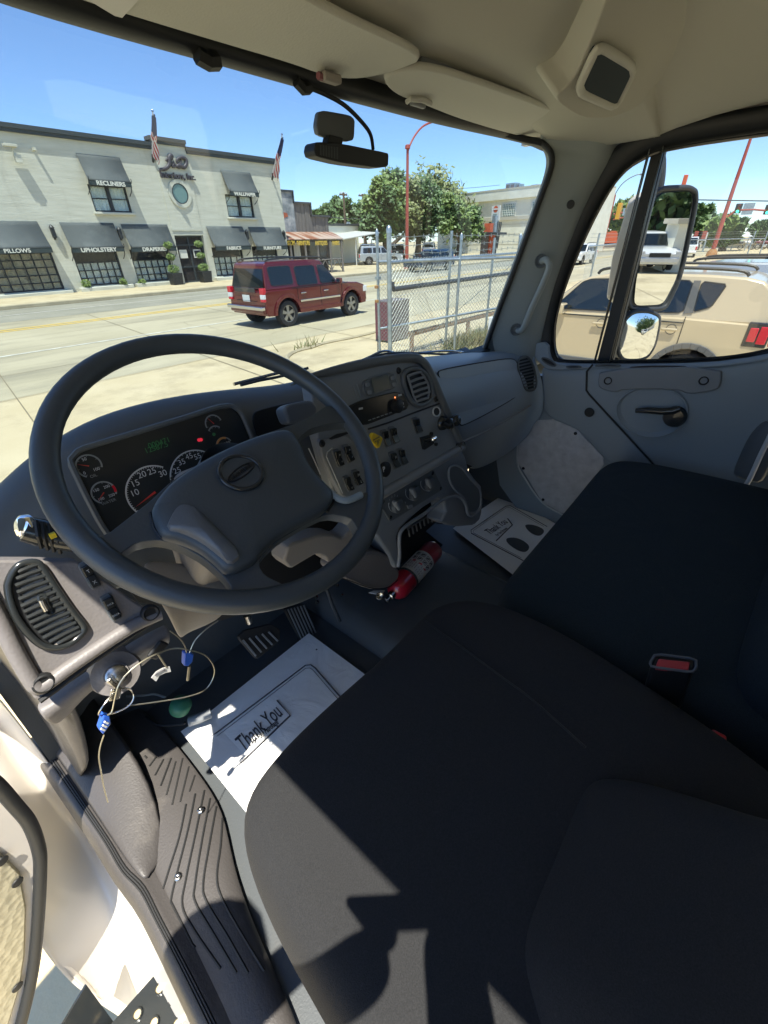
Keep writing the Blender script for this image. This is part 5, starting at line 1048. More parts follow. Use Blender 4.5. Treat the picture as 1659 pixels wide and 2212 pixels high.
# end vent
def oval(tag_,cx,cy,rx,ry,ang,pl,n=28,sq=2.6,lift=0):
    a=R(ang);o=[]
    for i in range(n):
        t=2*math.pi*i/n;c_,s_=math.cos(t),math.sin(t);ex=abs(c_)**(2/sq)*(1 if c_>0 else -1)*rx;ey=abs(s_)**(2/sq)*(1 if s_>0 else -1)*ry
        o.append(U(tag_,cx+ex*math.cos(a)-ey*math.sin(a),cy+ex*math.sin(a)+ey*math.cos(a),pl)-nrm(pl)*lift)
    return o
def vent(tag_,pl,cx,cy,rx,ry,ang,ns,rim=.004,cell='plastic_dark',slat='plastic',lift=.004,curve=0,par=None,nm='air_vent',fill='black',sr=.0016):
    o=oval(tag_,cx,cy,rx,ry,ang,pl,lift=lift);g=MB().tube(o,rim,8,closed=True).build(nm,M[cell],par or DB,smooth=True)
    MB().prism(oval(tag_,cx,cy,rx,ry,ang,pl,lift=lift*.5),nrm(pl)*.001).build('vent_well',M[fill],g)
    a=R(ang);sm=MB()
    for i in range(ns):
        e=-1+2*(i+.5)/ns;hw=rx*(1-abs(e)**2.6)**(1/2.6)*.94
        p_=[U(tag_,cx+t*hw*math.cos(a)-e*ry*math.sin(a),cy+t*hw*math.sin(a)+e*ry*math.cos(a)-curve*(1-t*t),pl)-nrm(pl)*lift for t in(-1,-.5,0,.5,1)]
        sm.tube(p_,sr*1.6,5)
    sm.build('vent_slats',M[slat],g,smooth=True);return g
evp=P3(ud(1430,190,.70),ud(1515,340,.655),ud(1400,260,.70))
EV=vent('D',evp,1460,258,46,104,-14,11,lift=.010,slat='plastic_dark')
# ---- central stack
SP_=PS(.640+.26*.185,.185)
base=UU('D',SP_,(180,290),(350,240),(600,190),(780,172),(850,205),(900,290),(1070,690),(600,975),(480,1010),(330,1000),(220,600))
ST=plate('centre_stack',base,SP_,.03,M['plastic'],DB,bevel=.004)
MB().tube([q-nrm(SP_)*.004 for q in spline(UU('D',SP_,(60,330),(150,285),(350,232),(600,182),(770,163),(845,190),(895,275),(950,400),(1010,540),(1076,690)),5)],[.001+.010*min(1,i/12) for i in range(46)],8).build('stack_ridge',M['plastic_dark'],ST,smooth=True)
MB().tube([q-nrm(SP_)*.003 for q in spline(UU('D',SP_,(1078,692),(1000,740),(850,828),(700,915),(600,972),(560,990)),4)],.013,8).build('stack_ridge',M['plastic'],ST,smooth=True)
MB().lathe(U('D',1065,685,SP_),-nrm(SP_),[(0,.008),(.008,.008),(.012,.016),(.015,.012),(.016,0)],14).build('stack_screw',M['black'],ST,smooth=True)
# hood over cluster (dash top, driver side)
h0=[(-140,1190),(-60,1090),(0,1035),(50,988),(100,952),(200,891),(350,851),(500,833),(620,825),(700,800),(790,783),(880,771)]
h1=[(-140,1215),(-60,1112),(0,1055),(50,1006),(105,968),(205,906),(352,864),(500,845),(620,838),(700,815),(785,800),(880,785)]
h2=[(-150,1260),(-60,1160),(0,1100),(70,1045),(150,990),(250,948),(380,905),(480,880),(560,874),(690,845),(775,815),(880,800)]
h3=[(-150,1400),(-80,1320),(0,1260),(90,1190),(190,1150),(290,1100),(420,1060),(500,1030),(600,1000),(700,960),(790,900),(880,850)]
h4=[(-150,1500),(-80,1420),(0,1340),(100,1300),(240,1290),(340,1250),(460,1200),(560,1180),(660,1150),(740,1080),(800,1040),(880,1000)]
yv=[.80,.77,.725,.675,.66]
hr=[[q for q in UU('V',PY(Y),*h)] for h,Y in zip((h0,h1,h2,h3,h4),yv)]
hr=[[q+V3((0,.10,-.06)) for q in hr[0]]]+hr
rows_surf('dash_hood',hr,M['plastic_dark'],DB,sub=2,solid=.01,soff=1)
# left dash end wrap
CPl=PS(.725+.27*.35,.35)
CL=plate('gauge_cluster',chaikin(UU('G',CPl,(30,480),(110,395),(400,305),(700,215),(1000,125),(1290,30),(1400,15),(1480,70),(1570,270),(1620,420),(1500,700),(1100,1060),(520,1220),(400,1150),(300,1010),(170,760)),1,r=.15),CPl,.02,M['gloss_black'],DB,bevel=.002,lift=.022)
cpo=[q-nrm(CPl)*.024 for q in chaikin(UU('G',CPl,(20,480),(105,385),(400,295),(700,205),(1000,115),(1290,20),(1405,5),(1495,60),(1590,280),(1640,420),(1520,720),(1110,1080),(520,1240),(390,1160),(285,1010),(160,770)),1,r=.15)]
MB().tube(cpo,.0045,6,closed=True).build('cluster_bezel',M['plastic_dark'],CL,smooth=True)
CF_=(CPl[0],CPl[1]);cn=nrm(CPl)
def GU(x,y,l=.0235):return U('G',x,y,lifted(CPl,l))
gux=V3((1,0,0));guy=V3((0,CPl[0].z*-1 if False else .35,1)).normalized()
def gauge(cx,cy,rpx,a0,a1,ticks,num,ndl,sz,mt='print_white',w_=.0022,red=None):
    c=GU(cx,cy);r=(GU(cx+rpx,cy)-c).length*.93;m=MB();n=28
    def pt(a,rr):return c+gux*(rr*math.cos(R(a)))+guy*(rr*math.sin(R(a)))
    for i in range(n):
        b0=a0+(a1-a0)*i/n;b1=a0+(a1-a0)*(i+1)/n;m.prism([pt(b0,r),pt(b1,r),pt(b1,r-w_),pt(b0,r-w_)],-cn*.0004)
    for i in range(ticks+1):
        b=a0+(a1-a0)*i/ticks;d=.6/r*.0012*57;m.prism([pt(b-d*.4,r),pt(b+d*.4,r),pt(b+d*.4,r-w_*1.9),pt(b-d*.4,r-w_*1.9)],-cn*.0004)
    g=m.build('gauge',M[mt],CL)
    for s_,x,y in num:text('numeral',s_,GU(x,y,.024),gux,guy,sz,M['print_white'],g)
    if ndl is not None:
        b=ndl;m=MB();m.prism([c+(pt(b+90,r)-c)*.04,pt(b,r*.85),c-(pt(b+90,r)-c)*.04],-cn*.001);m.build('needle',M['needle'],g)
    if red:
        m=MB()
        for i in range(6):
            b0=red[0]+(red[1]-red[0])*i/6;b1=red[0]+(red[1]-red[0])*(i+1)/6;m.prism([pt(b0,r*.99),pt(b1,r*.99),pt(b1,r-w_*1.6),pt(b0,r-w_*1.6)],-cn*.0007)
        m.build('gauge_red_zone',M[red[2]],g)
    return g
gauge(222,520,128,235,-25,5,[('50',180,462),('100',287,548),('0',183,582)],150,.0062,'print_dim')
gauge(352,750,122,235,-30,5,[('150',283,732),('200',376,700),('250',420,775),('100',328,808)],215,.0058,'print_dim',red=(20,-20,'lamp_red'))
gauge(800,745,258,205,50,30,[('10',620,755),('15',625,672),('20',683,597),('25',770,567),('30',865,585)],196,.0135)
gauge(1170,610,240,185,40,16,[('25',990,560),('35',1030,487),('45',1095,437),('55',1168,437)],None,.0130)
gauge(1310,152,82,190,10,4,[],120,.008,'print_dim');gauge(1330,240,75,140,40,3,[],None,.008,'print_dim');gauge(1405,345,80,150,20,3,[('100',1425,322),('50',1358,345)],None,.008,'print_dim',red=(150,60,'orange_mark'))
text('display_text','000471',GU(835,318),gux,guy,.012,M['green_led'],CL);text('display_text','12587.5',GU(810,360),gux,guy,.012,M['green_led'],CL)
for x,y,mt in((1180,293,'red_led'),(1198,290,'red_led'),(1310,244,'green_led')):MB().lathe(GU(x,y),-cn,[(0,.001),(.0028,.001),(.003,0)],10).build('warning_lamp',M[mt],CL)
text('display_label','OIL',GU(262,606),gux,guy,.006,M['print_dim'],CL);text('display_label','WATER',GU(395,832),gux,guy,.006,M['print_dim'],CL)
# ---- stack controls
sn=nrm(SP_)
def K(x,y,l=.001):return U('K',x,y,lifted(SP_,l))
def kplate(nm,pp,mt,par,lift,bev=.001,rnd=0,th=None):
    o=[U('K',x,y,lifted(SP_,lift)) for x,y in pp]
    if rnd:o=chaikin(o,rnd,r=.18)
    return MB().prism(o,sn*(th or lift+.002)).build(nm,M[mt],par,bevel=bev)
DS=kplate('display_unit',[(625,268),(970,172),(1022,350),(665,470)],'plastic_dark',ST,.005,.002,2)
kplate('screen',[(722,262),(905,208),(938,350),(760,402)],'screen',DS,.007,0)
MB().tube([K(x,y,.0052) for x,y in((628,270),(800,218),(968,174),(985,230),(1020,348))],.0008,4).build('bezel_line',M['print_dim'],DS)
for x,y in((690,315),(712,398),(962,240),(982,313)):kplate('display_button',[(x-22,y-16),(x+14,y-26),(x+24,y+18),(x-12,y+28)],'plastic',DS,.009,.001,1)
for a,b in(((532,335),(577,470)),((570,312),(616,468))):MB().tube([K(*a),K(*b)],.0014,4).build('vent_line',M['print_dim'],ST)
RD=kplate('radio',[(470,560),(640,480),(1062,378),(1152,570),(900,670),(640,770),(560,700)],'gloss_black',ST,.006,.002,1)
MB().lathe(K(985,550,.006),-sn,[(.017,0),(.016,.012),(.013,.014),(0,.014)],24).build('radio_knob',M['black'],RD,smooth=True)
for x,y,w_,h_ in((1040,430,17,10),(1008,488,14,12),(1054,526,24,12),(1070,560,14,7),(1045,585,15,9),(613,577,20,10)):kplate('radio_button',[(x-w_,y-h_+4),(x+w_,y-h_-4),(x+w_,y+h_-4),(x-w_,y+h_+4)],'print_white',RD,.0075,0)
for i in range(6):x=710+i*45;y=705-i*16;kplate('preset_button',[(x-14,y-2),(x+14,y-12),(x+16,y-4),(x-12,y+6)],'print_dim',RD,.0075,0)
MB().lathe(K(982,456,.0065),-sn,[(0,.001),(.0018,.001),(.002,0)],8).build('radio_lamp',M['orange_led'],RD)
def vk():
    o=[(1060,190),(1130,142),(1215,138),(1300,190),(1365,320),(1383,440),(1330,515),(1230,552),(1150,510),(1085,390),(1052,270)]
    g=MB().tube([q-sn*.004 for q in chaikin(UU('K',SP_,*o),2)],.006,8,closed=True).build('air_vent',M['plastic_dark'],ST,smooth=True)
    MB().prism([q-sn*.002 for q in chaikin(UU('K',SP_,*o),2)],sn*.002).build('vent_well',M['black'],g)
    sm=MB();r_=[((1120,225),(1262,178)),((1140,290),(1300,235)),((1155,350),(1325,290)),((1172,405),(1345,345)),((1190,462),(1352,400)),((1215,505),(1345,460))]
    for a,b in r_:sm.tube([K(a[0],a[1],.006),K((a[0]+b[0])/2,(a[1]+b[1])/2-6,.008),K(b[0],b[1],.006)],.0034,6)
    sm.build('vent_slats',M['plastic'],g,smooth=True)
    MB().tube([K(x,y,.007) for x,y in((1122,222),(1145,300),(1185,440),(1215,505),(1340,462),(1358,395),(1340,300),(1300,230),(1262,178),(1122,222))],.003,6).build('vent_frame',M['plastic'],g,smooth=True)
vk()
for x,y in((1020,163),(1428,474)):MB().lathe(K(x,y,0),-sn,[(0,.001),(.004,.001),(.006,.004),(.008,0)],12).build('screw',M['black'],ST,smooth=True)
MB().tube([K(x,y,.001) for x,y in((690,800),(900,735),(1250,600),(1470,520),(1500,530))],.0022,6).build('panel_groove',M['black'],ST,smooth=True)
def rocker(pp,icon=None,par=None,pl=SP_,t_='K',lift=0):
    n_=nrm(pl);o=[U(t_,x,y,lifted(pl,.003+lift)) for x,y in pp];c=sum(o,V3())/4
    f=MB().prism(chaikin(o,1,r=.12),n_*.006).build('rocker_switch',M['plastic_dark'],par or ST,bevel=.0012)
    i_=[c.lerp(q,.80) for q in o];top=[i_[0]-n_*.0075,i_[1]-n_*.0075,(i_[1].lerp(i_[2],.5))-n_*.003,(i_[0].lerp(i_[3],.5))-n_*.003];bot=[top[3],top[2],i_[2]-n_*.006,i_[3]-n_*.006]
    m=MB();m.prism(top,n_*.006);m.prism(bot,n_*.006);m.build('rocker',M['gloss_black'],f,bevel=.0012)
    if icon:
        for k,s_ in((.24,icon[0]),(.76,icon[1])):
            if not s_:continue
            p_=i_[0].lerp(i_[3],k).lerp(i_[1].lerp(i_[2],k),.5)-n_*.0088;u_=(i_[1]-i_[0])
            text('rocker_icon',s_,p_,u_,(i_[0]-i_[3]),(i_[1]-i_[0]).length*(.62 if len(s_)<3 else .30),M['print_white'],f)
    return f
rocker([(1160,682),(1225,662),(1288,838),(1218,860)]);rocker([(820,818),(886,796),(945,984),(880,1006)]);rocker([(908,778),(976,764),(1040,944),(966,970)])
rocker([(910,1056),(974,1034),(1048,1216),(982,1240)],('#',''));rocker([(1003,1012),(1066,1003),(1127,1178),(1062,1206)])
MB().tube([K(1435+39*math.cos(t),610+50*math.sin(t),.003) for t in [2*math.pi*i/28 for i in range(28)]],.0022,6,closed=True).build('socket_ring',M['print_white'],ST,smooth=True);MB().prism([K(1435+36*math.cos(t),610+46*math.sin(t),.001) for t in [2*math.pi*i/20 for i in range(20)]],-sn*.001).build('socket',M['black'],ST)
# phone mount ball joint
pm=thing('phone_mount','black ball joint mount clipped on the dash ridge by the glove box','mount',K(1490,740,.01));pm['label']='black double ball mount clipped on the dash below the white ring socket'
MB().lathe(K(1490,735,0),-sn,[(.020,0),(.018,.01),(.012,.014),(.016,.024),(.014,.034),(0,.038)],18).build('ball_socket',M['gloss_black'],pm,smooth=True)
MB().tube([K(1500,740,.022),K(1560,770,.03),K(1605,705,.03)],.007,8).build('arm',M['black'],pm,smooth=True)
MB().lathe(K(1608,705,.016),-sn,[(.012,0),(.016,.006),(.016,.016),(.010,.022),(0,.022)],18).build('clamp',M['gloss_black'],pm,smooth=True)
# trailer brake lever
tbk=kplate('brake_lever',[(1262,892),(1395,855),(1412,960),(1310,1028),(1290,1020)],'black',ST,.004,.001)
MB().tube([K(1300,930,.015),K(1345,920,.02),K(1385,905,.026)],.006,8).build('lever',M['gloss_black'],tbk,smooth=True);MB().lathe(K(1400,905,.03),-sn+V3((.6,0,.3)),[(0,-.01),(.005,-.008),(.008,0),(.006,.008),(0,.01)],14).build('lever_knob',M['mirror_chrome'],tbk,smooth=True)
for x,y in((1370,852),(1420,965)):MB().lathe(K(x,y,0),-sn,[(.005,0),(.005,.006),(0,.007)],8).build('bolt',M['black'],tbk)
# parking brake valve: yellow diamond knob
PB=MB().prism([q for q in chaikin([K(x,y,.035) for x,y in((745,832),(858,892),(812,1020),(716,925))],2,r=.13)],sn*.010).build('parking_brake_knob',M['tag_yellow'],ST,bevel=.002)
MB().tube([K(785,925,.028),K(785,930,0)],.006,8).build('stem',M['black'],PB)
ku=(K(850,905)-K(745,860)).normalized();kx=(K(830,870,.0)-K(750,915,.0)).normalized()
for s_,x,y,z_ in(('PARKING',782,903,.0055),('BRAKE',790,930,.0055),('P',800,958,.012)):text('knob_text',s_,K(x,y,.0365),kx,V3((0,.18,1)),z_,M['ink'],PB,bold=.0002)
dl=MB().lathe(K(865,1238,.002),-sn,[(.0185,0),(.0185,.006),(.012,.010),(0,.010)],24).build('p_dial',M['black'],ST,smooth=True);text('dial_letter','P',K(862,1240,.0135),gux,V3((0,.18,1)),.017,M['print_white'],dl,bold=.0004)
MB().tube([K(865+50*math.cos(t),1238+62*math.sin(t),.003) for t in [-2.0+.2*i for i in range(14)]],.0012,4).build('dial_mark',M['print_white'],dl)
text('dial_text','VEHICLE',K(885,1308,.004),gux+V3((0,0,.3)),V3((0,.18,1)),.006,M['print_white'],dl)
# left switch bank
LP=kplate('switch_bank',[(165,910),(230,925),(430,850),(540,930),(640,1150),(670,1400),(600,1530),(420,1560),(300,1330),(190,1100)],'plastic',ST,.012,.003,1)
MB().tube([K(x,y,.0125) for x,y in((300,1005),(245,1050),(235,1100),(320,1290),(412,1500))],.0012,4).build('bank_line',M['print_white'],LP);MB().tube([K(x,y,.011) for x,y in((42,1010),(100,1130),(172,1295))],.0012,4).build('bank_line',M['print_white'],LP)
for pp,ic in (([(298,1032),(368,1010),(432,1200),(362,1222)],('=','*')),([(402,976),(472,960),(546,1142),(480,1180)],('+','*')),([(410,1322),(472,1298),(542,1468),(470,1484)],('','o')),([(505,1252),(572,1233),(640,1400),(570,1430)],('H','L'))):
    rocker(pp,ic,LP,lift=.012)
plate('bank_slot',[U('K',x,y,SP_)-sn*.0145 for x,y in((215,900),(300,850),(420,825),(445,838),(330,885),(240,912))],SP_,.002,M['black'],LP,bevel=0)
MB().lathe(K(188,958,.012),-sn,[(0,.001),(.004,.001),(.006,.003),(.008,0)],12).build('screw',M['black'],LP,smooth=True)
# recessed trim between cluster and stack + column lever paddle
plate('side_recess',[q-sn*.004 for q in chaikin(UU('W',PY(.70),(1020,350),(1060,320),(1300,275),(1340,330),(1200,420),(1060,470)),2)],PY(.70),.004,M['black'],DB,bevel=.001)
pdl=MB().prism([q for q in chaikin(UU('W',PY(.60),(1158,322),(1180,300),(1275,282),(1300,318),(1290,352),(1185,392)),2,r=.2)],(0,.03,-.01)).build('lever_paddle',M['leather_grey'],DB,bevel=.006,seg=3)
MB().box((1.2,.86,-.62),(1.1,.06,.5)).build('dash_backing',M['black'],DB)  # black box added out of sight to block a bright leak under the pad
# ---- hvac console below
HP=PS(.612+.53*.10,.10);hn=nrm(HP)
def DU(x,y,l=0):return U('D',x,y,lifted(HP,l))
cons=[(520,1010),(600,972),(850,828),(1078,705),(1105,750),(1125,830),(1160,880),(1200,925),(1207,975),(1203,1080),(1190,1130),(1150,1160),(1060,1168),(1000,1160),(960,1140),(990,1080),(980,1010),(940,1000),(850,1060),(770,1130),(720,1180),(700,1230),(712,1330),(716,1395),(700,1422),(680,1400),(655,1340),(560,1200),(500,1080)]
LC=plate('lower_console',[DU(x,y) for x,y in cons],HP,.06,M['plastic'],DB,bevel=.012,seg=3)
HVp=plate('climate_panel',chaikin([DU(x,y,.004) for x,y in((545,1000),(915,825),(972,945),(660,1140),(620,1070))],1,r=.06),HP,.006,M['plastic_dark'],LC,bevel=.001)
for x,y in((885,910),(795,965),(695,1040)):
    k_=MB().lathe(DU(x,y,.004),-hn,[(.021,0),(.020,.012),(.017,.014),(0,.014)],24).build('climate_knob',M['plastic_dark'],HVp,smooth=True)
    MB().box(DU(x,y,.018),(.010,.014,.036),Matrix.Rotation(-.5,3,'Y')).build('knob_grip',M['plastic'],k_,bevel=.003)
    MB().tube([DU(x+46*math.cos(t),y+46*math.sin(t),.0045) for t in [1.4+.16*i for i in range(14)]],.0008,4).build('knob_mark',M['print_white'],k_)
for x,y in((908,848),(955,940),(658,1112),(612,1018)):MB().lathe(DU(x,y,.003),-hn,[(0,.004),(.005,.003),(.006,0)],10).build('screw',M['gloss_black'],HVp,smooth=True)
for s_,x,y in(('0',655,1055),('*',647,1035),('1',655,1008),('2',668,990),('3',685,982),('4',700,985),('~',750,945),('o',748,1022),('*',830,998)):text('panel_mark',s_,DU(x,y,.0045),gux,zz,.009,M['print_white'],HVp)
kb=MB().prism([DU(x,y,.004) for x,y in((755,1040),(785,1032),(792,1052),(762,1062))],-hn*.003).build('panel_button',M['plastic'],HVp,bevel=.001)
# cup holders
def cup(pp,nm='cup_holder'):
    o=[DU(x,y,.013) for x,y in pp];c=MB().prism(chaikin(o,2),hn*.004).build(nm,M['plastic_dark'],LC,bevel=.001)
    MB().tube(chaikin(o,2),.004,6,closed=True).build('cup_lip',M['plastic'],c,smooth=True);return c
cup([(1010,812),(1045,798),(1090,822),(1130,880),(1165,915),(1190,940),(1196,1010),(1188,1060),(1160,1085),(1120,1085),(1112,1045),(1095,990),(1045,955),(1012,900),(1003,850)])
# front lips of the tray
lip=MB().tube([q for q in spline([DU(x,y,.012) for x,y in((1196,1000),(1190,1060),(1150,1100),(1118,1090),(1108,1040),(1080,995),(1030,985),(950,1020),(860,1090),(770,1150),(722,1195),(712,1250),(714,1340),(705,1405))],4)],.0055,8).build('tray_lip',M['plastic'],LC,smooth=True)
plate('tray_underside',[q for q in UU('D',PY(.60),(945,1142),(1060,1160),(1170,1160),(1195,1120),(1205,1000),(1120,1000),(1000,1040))],PY(.60),.06,M['plastic'],LC,bevel=.015)
MB().tube(UU('D',PY(.598),(930,1148),(1000,1146),(1080,1150),(1150,1142),(1185,1120)),.0015,4).build('seam',M['black'],LC)
plate('console_grille',UU('D',PY(.70),(700,1180),(760,1120),(960,1000),(990,1080),(930,1140),(830,1230),(740,1300),(715,1300)),PY(.70),.01,M['black'],LC,bevel=0)
gm=MB()
for i in range(7):x=775+i*22;gm.tube(UU('D',PY(.69),(x,1225-i*16),(x-8,1185-i*16)),.003,4)
gm.tube(UU('D',PY(.69),(760,1180),(930,1072)),.003,4);gm.tube(UU('D',PY(.69),(905,1140),(930,1072)),.004,4);gm.build('grille_bars',M['plastic'],LC)
# left cup pod (beige lit) and knee bolster
CPD=PY(.60)
plate('cup_pod',chaikin(UU('D',CPD,(365,1468),(430,1390),(500,1325),(560,1318),(620,1325),(665,1350),(688,1400),(712,1425),(716,1455),(700,1490),(650,1530),(590,1545),(520,1538),(440,1505)),1),CPD,.09,M['plastic_warm'],LC,bevel=.018,seg=4)
MB().tube(spline(UU('D',PY(.597),(372,1472),(450,1500),(530,1528),(600,1535),(660,1520),(705,1482)),4),.0015,4).build('seam',M['black'],LC)
kb_=[(655,262),(1000,155),(1130,150),(1250,195),(1420,0),(1500,200),(1300,300),(1092,470),(1060,405),(985,372),(940,374),(830,440),(675,532),(600,452)]
plate('knee_bolster',chaikin(UU('J',PY(.64),*kb_),1,r=.15),PY(.64),.05,M['plastic_beige'],DB,bevel=.012,seg=3)
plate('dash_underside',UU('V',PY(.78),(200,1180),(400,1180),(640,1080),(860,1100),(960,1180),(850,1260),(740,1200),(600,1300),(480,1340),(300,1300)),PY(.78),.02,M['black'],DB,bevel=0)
# ---- left end of dash with round air vent
PLl=PS(.575+.30*.30,.30);pn_=nrm(PLl)
def PU(x,y,l=0):return U('P',x,y,lifted(PLl,l))
LPn=plate('left_panel',chaikin([PU(x,y) for x,y in((-420,128),(0,124),(300,124),(680,130),(960,330),(1150,470),(1300,560),(1400,610),(1000,870),(600,1150),(345,1350),(300,1330),(240,1240),(120,980),(-60,640),(-420,200))],1,r=.08),PLl,.03,M['plastic_warm'],DB,bevel=.006,seg=3)
MB().tube([q for q in spline([PU(x,y,.004) for x,y in((1395,590),(1150,700),(850,890),(600,1060),(420,1190),(330,1230),(250,1130),(120,900),(0,660),(-200,300))],5)],.009,8).build('panel_ridge',M['plastic_warm'],LPn,smooth=True)
MB().tube([PU(x,y,.002) for x,y in((1405,612),(1100,810),(800,1010),(500,1240),(345,1352))],.0035,6).build('panel_shadow_gap',M['black'],LPn,smooth=True)
vo=[(62,370),(80,290),(130,195),(200,145),(320,135),(370,190),(480,360),(620,560),(730,690),(735,740),(640,840),(520,885),(400,885),(300,820),(190,700),(110,560)]
vg=MB().tube([q for q in chaikin([PU(x,y,.004) for x,y in vo],2)],.0042,8,closed=True).build('air_vent',M['gloss_black'],LPn,smooth=True)
MB().prism([q for q in chaikin([PU(x,y,.002) for x,y in vo],2)],pn_*.001).build('vent_well',M['black'],vg)
sm=MB();sl_=[((160,225),(330,160)),((145,285),(362,205)),((135,345),(392,258)),((150,405),(425,305)),((165,465),(455,350)),((185,525),(485,395)),((210,575),(520,440)),((235,625),(550,490)),((262,668),(580,532)),((295,712),(610,575)),((335,755),(635,625)),((375,800),(660,665)),((430,835),(685,705)),((500,850),(700,745))]
for a,b in sl_:sm.tube([PU(a[0],a[1],.005),PU((a[0]+b[0])/2,(a[1]+b[1])/2-4,.006),PU(b[0],b[1],.005)],.0030,6)
sm.build('vent_slats',M['gloss_black'],vg,smooth=True)
s2=MB()
for a,b in sl_[:-1]:s2.tube([PU(a[0]+50,a[1]+28,.003),PU((a[0]+b[0])/2+16,(a[1]+b[1])/2+26,.003),PU(b[0]-16,b[1]+28,.003)],.0022,5)
s2.build('vent_inner_vanes',M['plastic_beige'],vg,smooth=True)
MB().tube([PU(x,y,.009) for x,y in((365,465),(385,510),(412,555))],.005,8).build('vent_thumbwheel',M['steel'],vg,smooth=True);MB().tube([PU(x,y,.007) for x,y in((340,430),(330,455),(380,560),(425,600),(470,590),(425,490),(385,425),(340,430))],.0022,6).build('thumbwheel_frame',M['gloss_black'],vg,smooth=True)
rocker([(860,455),(960,405),(1070,625),(985,672)],('INCR','DECR'),LPn,PLl,'P');rocker([(672,170),(760,120),(895,345),(800,390)],('T','X'),LPn,PLl,'P')
for x,y in((1308,582),(378,1195)):MB().lathe(PU(x,y,.009),-pn_,[(0,.001),(.007,.001),(.0095,.004),(.0115,.003),(.012,-.004)],18).build('screw_recess',M['black'],LPn,smooth=True)
# lower lip with ignition barrel
lo=[[U('P',x,y,PY(.575)) for x,y in((300,1350),(420,1290),(700,1100),(1000,905),(1200,780),(1400,680),(1440,660))],
    [U('P',x,y,PY(.545)) for x,y in((330,1440),(470,1370),(740,1180),(1010,985),(1220,860),(1420,740),(1480,720))],
    [U('P',x,y,PY(.545)) for x,y in((420,1560),(520,1480),(780,1250),(1000,1100),(1230,960),(1440,870),(1500,840))],
    [U('P',x,y,PY(.575)) for x,y in((480,1580),(600,1510),(790,1260),(960,1195),(1160,1150),(1300,1000),(1480,860))]]
LL=rows_surf('lower_lip',lo,M['plastic_warm'],DB,sub=2,solid=.008,soff=1)
ig=U('P',1010,1110,PY(.54));MB().lathe(ig,(-.1,-.9,.5),[(.034,-.02),(.030,0),(.018,.002),(.016,.004),(.0155,.006),(0,.006)],24).build('ignition_bowl',M['plastic_warm'],LL,smooth=True);MB().lathe(ig,(-.1,-.9,.5),[(.0135,.004),(.0135,.010),(.010,.012),(0,.012)],20).build('ignition_barrel',M['steel'],LL,smooth=True)
MB().box(U('P',1375,905,PY(.535)),(.028,.006,.018),Matrix.Rotation(-.5,3,'Y')).build('small_socket',M['black'],LL,bevel=.004)
# column shroud and housing below wheel
WC=V3((.283,.515,-.250));ta=R(36.1);wu=V3((1,0,0));wv=V3((0,math.cos(ta),math.sin(ta)));wn=wu.cross(wv)   # wn faces the driver
SW=T;bx_=MB()
def colbox(s0,s1,w0,w1,h0,h1):
    v=[]
    for s_,w_,h_ in((s0,w0,h0),(s1,w1,h1)):
        for a,b in((-1,-1),(1,-1),(1,1),(-1,1)):v.append(WC-wn*s_+wu*(a*w_/2)+wv*(b*h_/2))
    return v
SC=MB().add(colbox(.075,.30,.125,.16,.11,.15),[(0,1,2,3),(4,5,6,7),(0,1,5,4),(1,2,6,5),(2,3,7,6),(3,0,4,7)]).build('steering_column',M['plastic_beige'],T,bevel=.02,seg=4)
MB().lathe(WC-wn*.03,-wn,[(.045,0),(.05,.03),(.05,.05)],24).build('column_collar',M['plastic_dark'],SC,smooth=True)
for k in range(4):MB().tube([WC-wn*(.085+.008*k)+wu*(-.062+.0)+wv*(.05-.1*t) for t in(0,.5,1)],.0022,4).build('column_rib',M['black'],SC)
plate('column_label',[WC-wn*.14+wu*.066+wv*a+wn*b for a,b in((-.02,-.01),(.02,-.01),(.02,.02),(-.02,.02))],(V3((1,0,0)),(WC.x+.066)),.001,M['label_white'],SC,bevel=0)
kn=[[U('L',x,y,PY(.64)) for x,y in((640,110),(790,130),(950,140),(1100,180))],[U('L',x,y,PY(.62)) for x,y in((700,260),(820,180),(1000,210),(1090,260))],[U('L',x,y,PY(.60)) for x,y in((790,380),(840,300),(980,290),(1080,290))],[U('L',x,y,PY(.62)) for x,y in((850,520),(870,480),(960,450),(1060,390))]]
rows_surf('knee_panel',kn,M['plastic_beige'],DB,sub=2,solid=.01,soff=1)
# turn lever with lit end, left of wheel
tl_=MB().tube([U('W',100,812,PY(.57)),U('W',160,825,PY(.567)),U('W',250,850,PY(.56)),U('W',330,870,PY(.55))],[.0145,.016,.015,.012],14).build('turn_lever',M['gloss_black'],SC,smooth=True)
lt=U('W',97,811,PY(.57));MB().lathe(lt,V3((-.9,-.3,.35)),[(.0155,-.006),(.0155,.0),(.012,.003),(0,.004)],20).build('lever_end',M['mirror_chrome'],tl_,smooth=True)
for k in range(4):
    q=U('W',150+k*26,826+k*8,PY(.566));MB().tube([q+V3((-.004,-.012,-.014)),q+V3((-.002,-.018,.004)),q+V3((.004,-.008,.018))],.0022,5).build('lever_rib',M['black'],tl_)
MB().box(U('W',215,838,PY(.545)),(.006,.004,.006)).build('lever_mark',M['tag_yellow'],tl_)
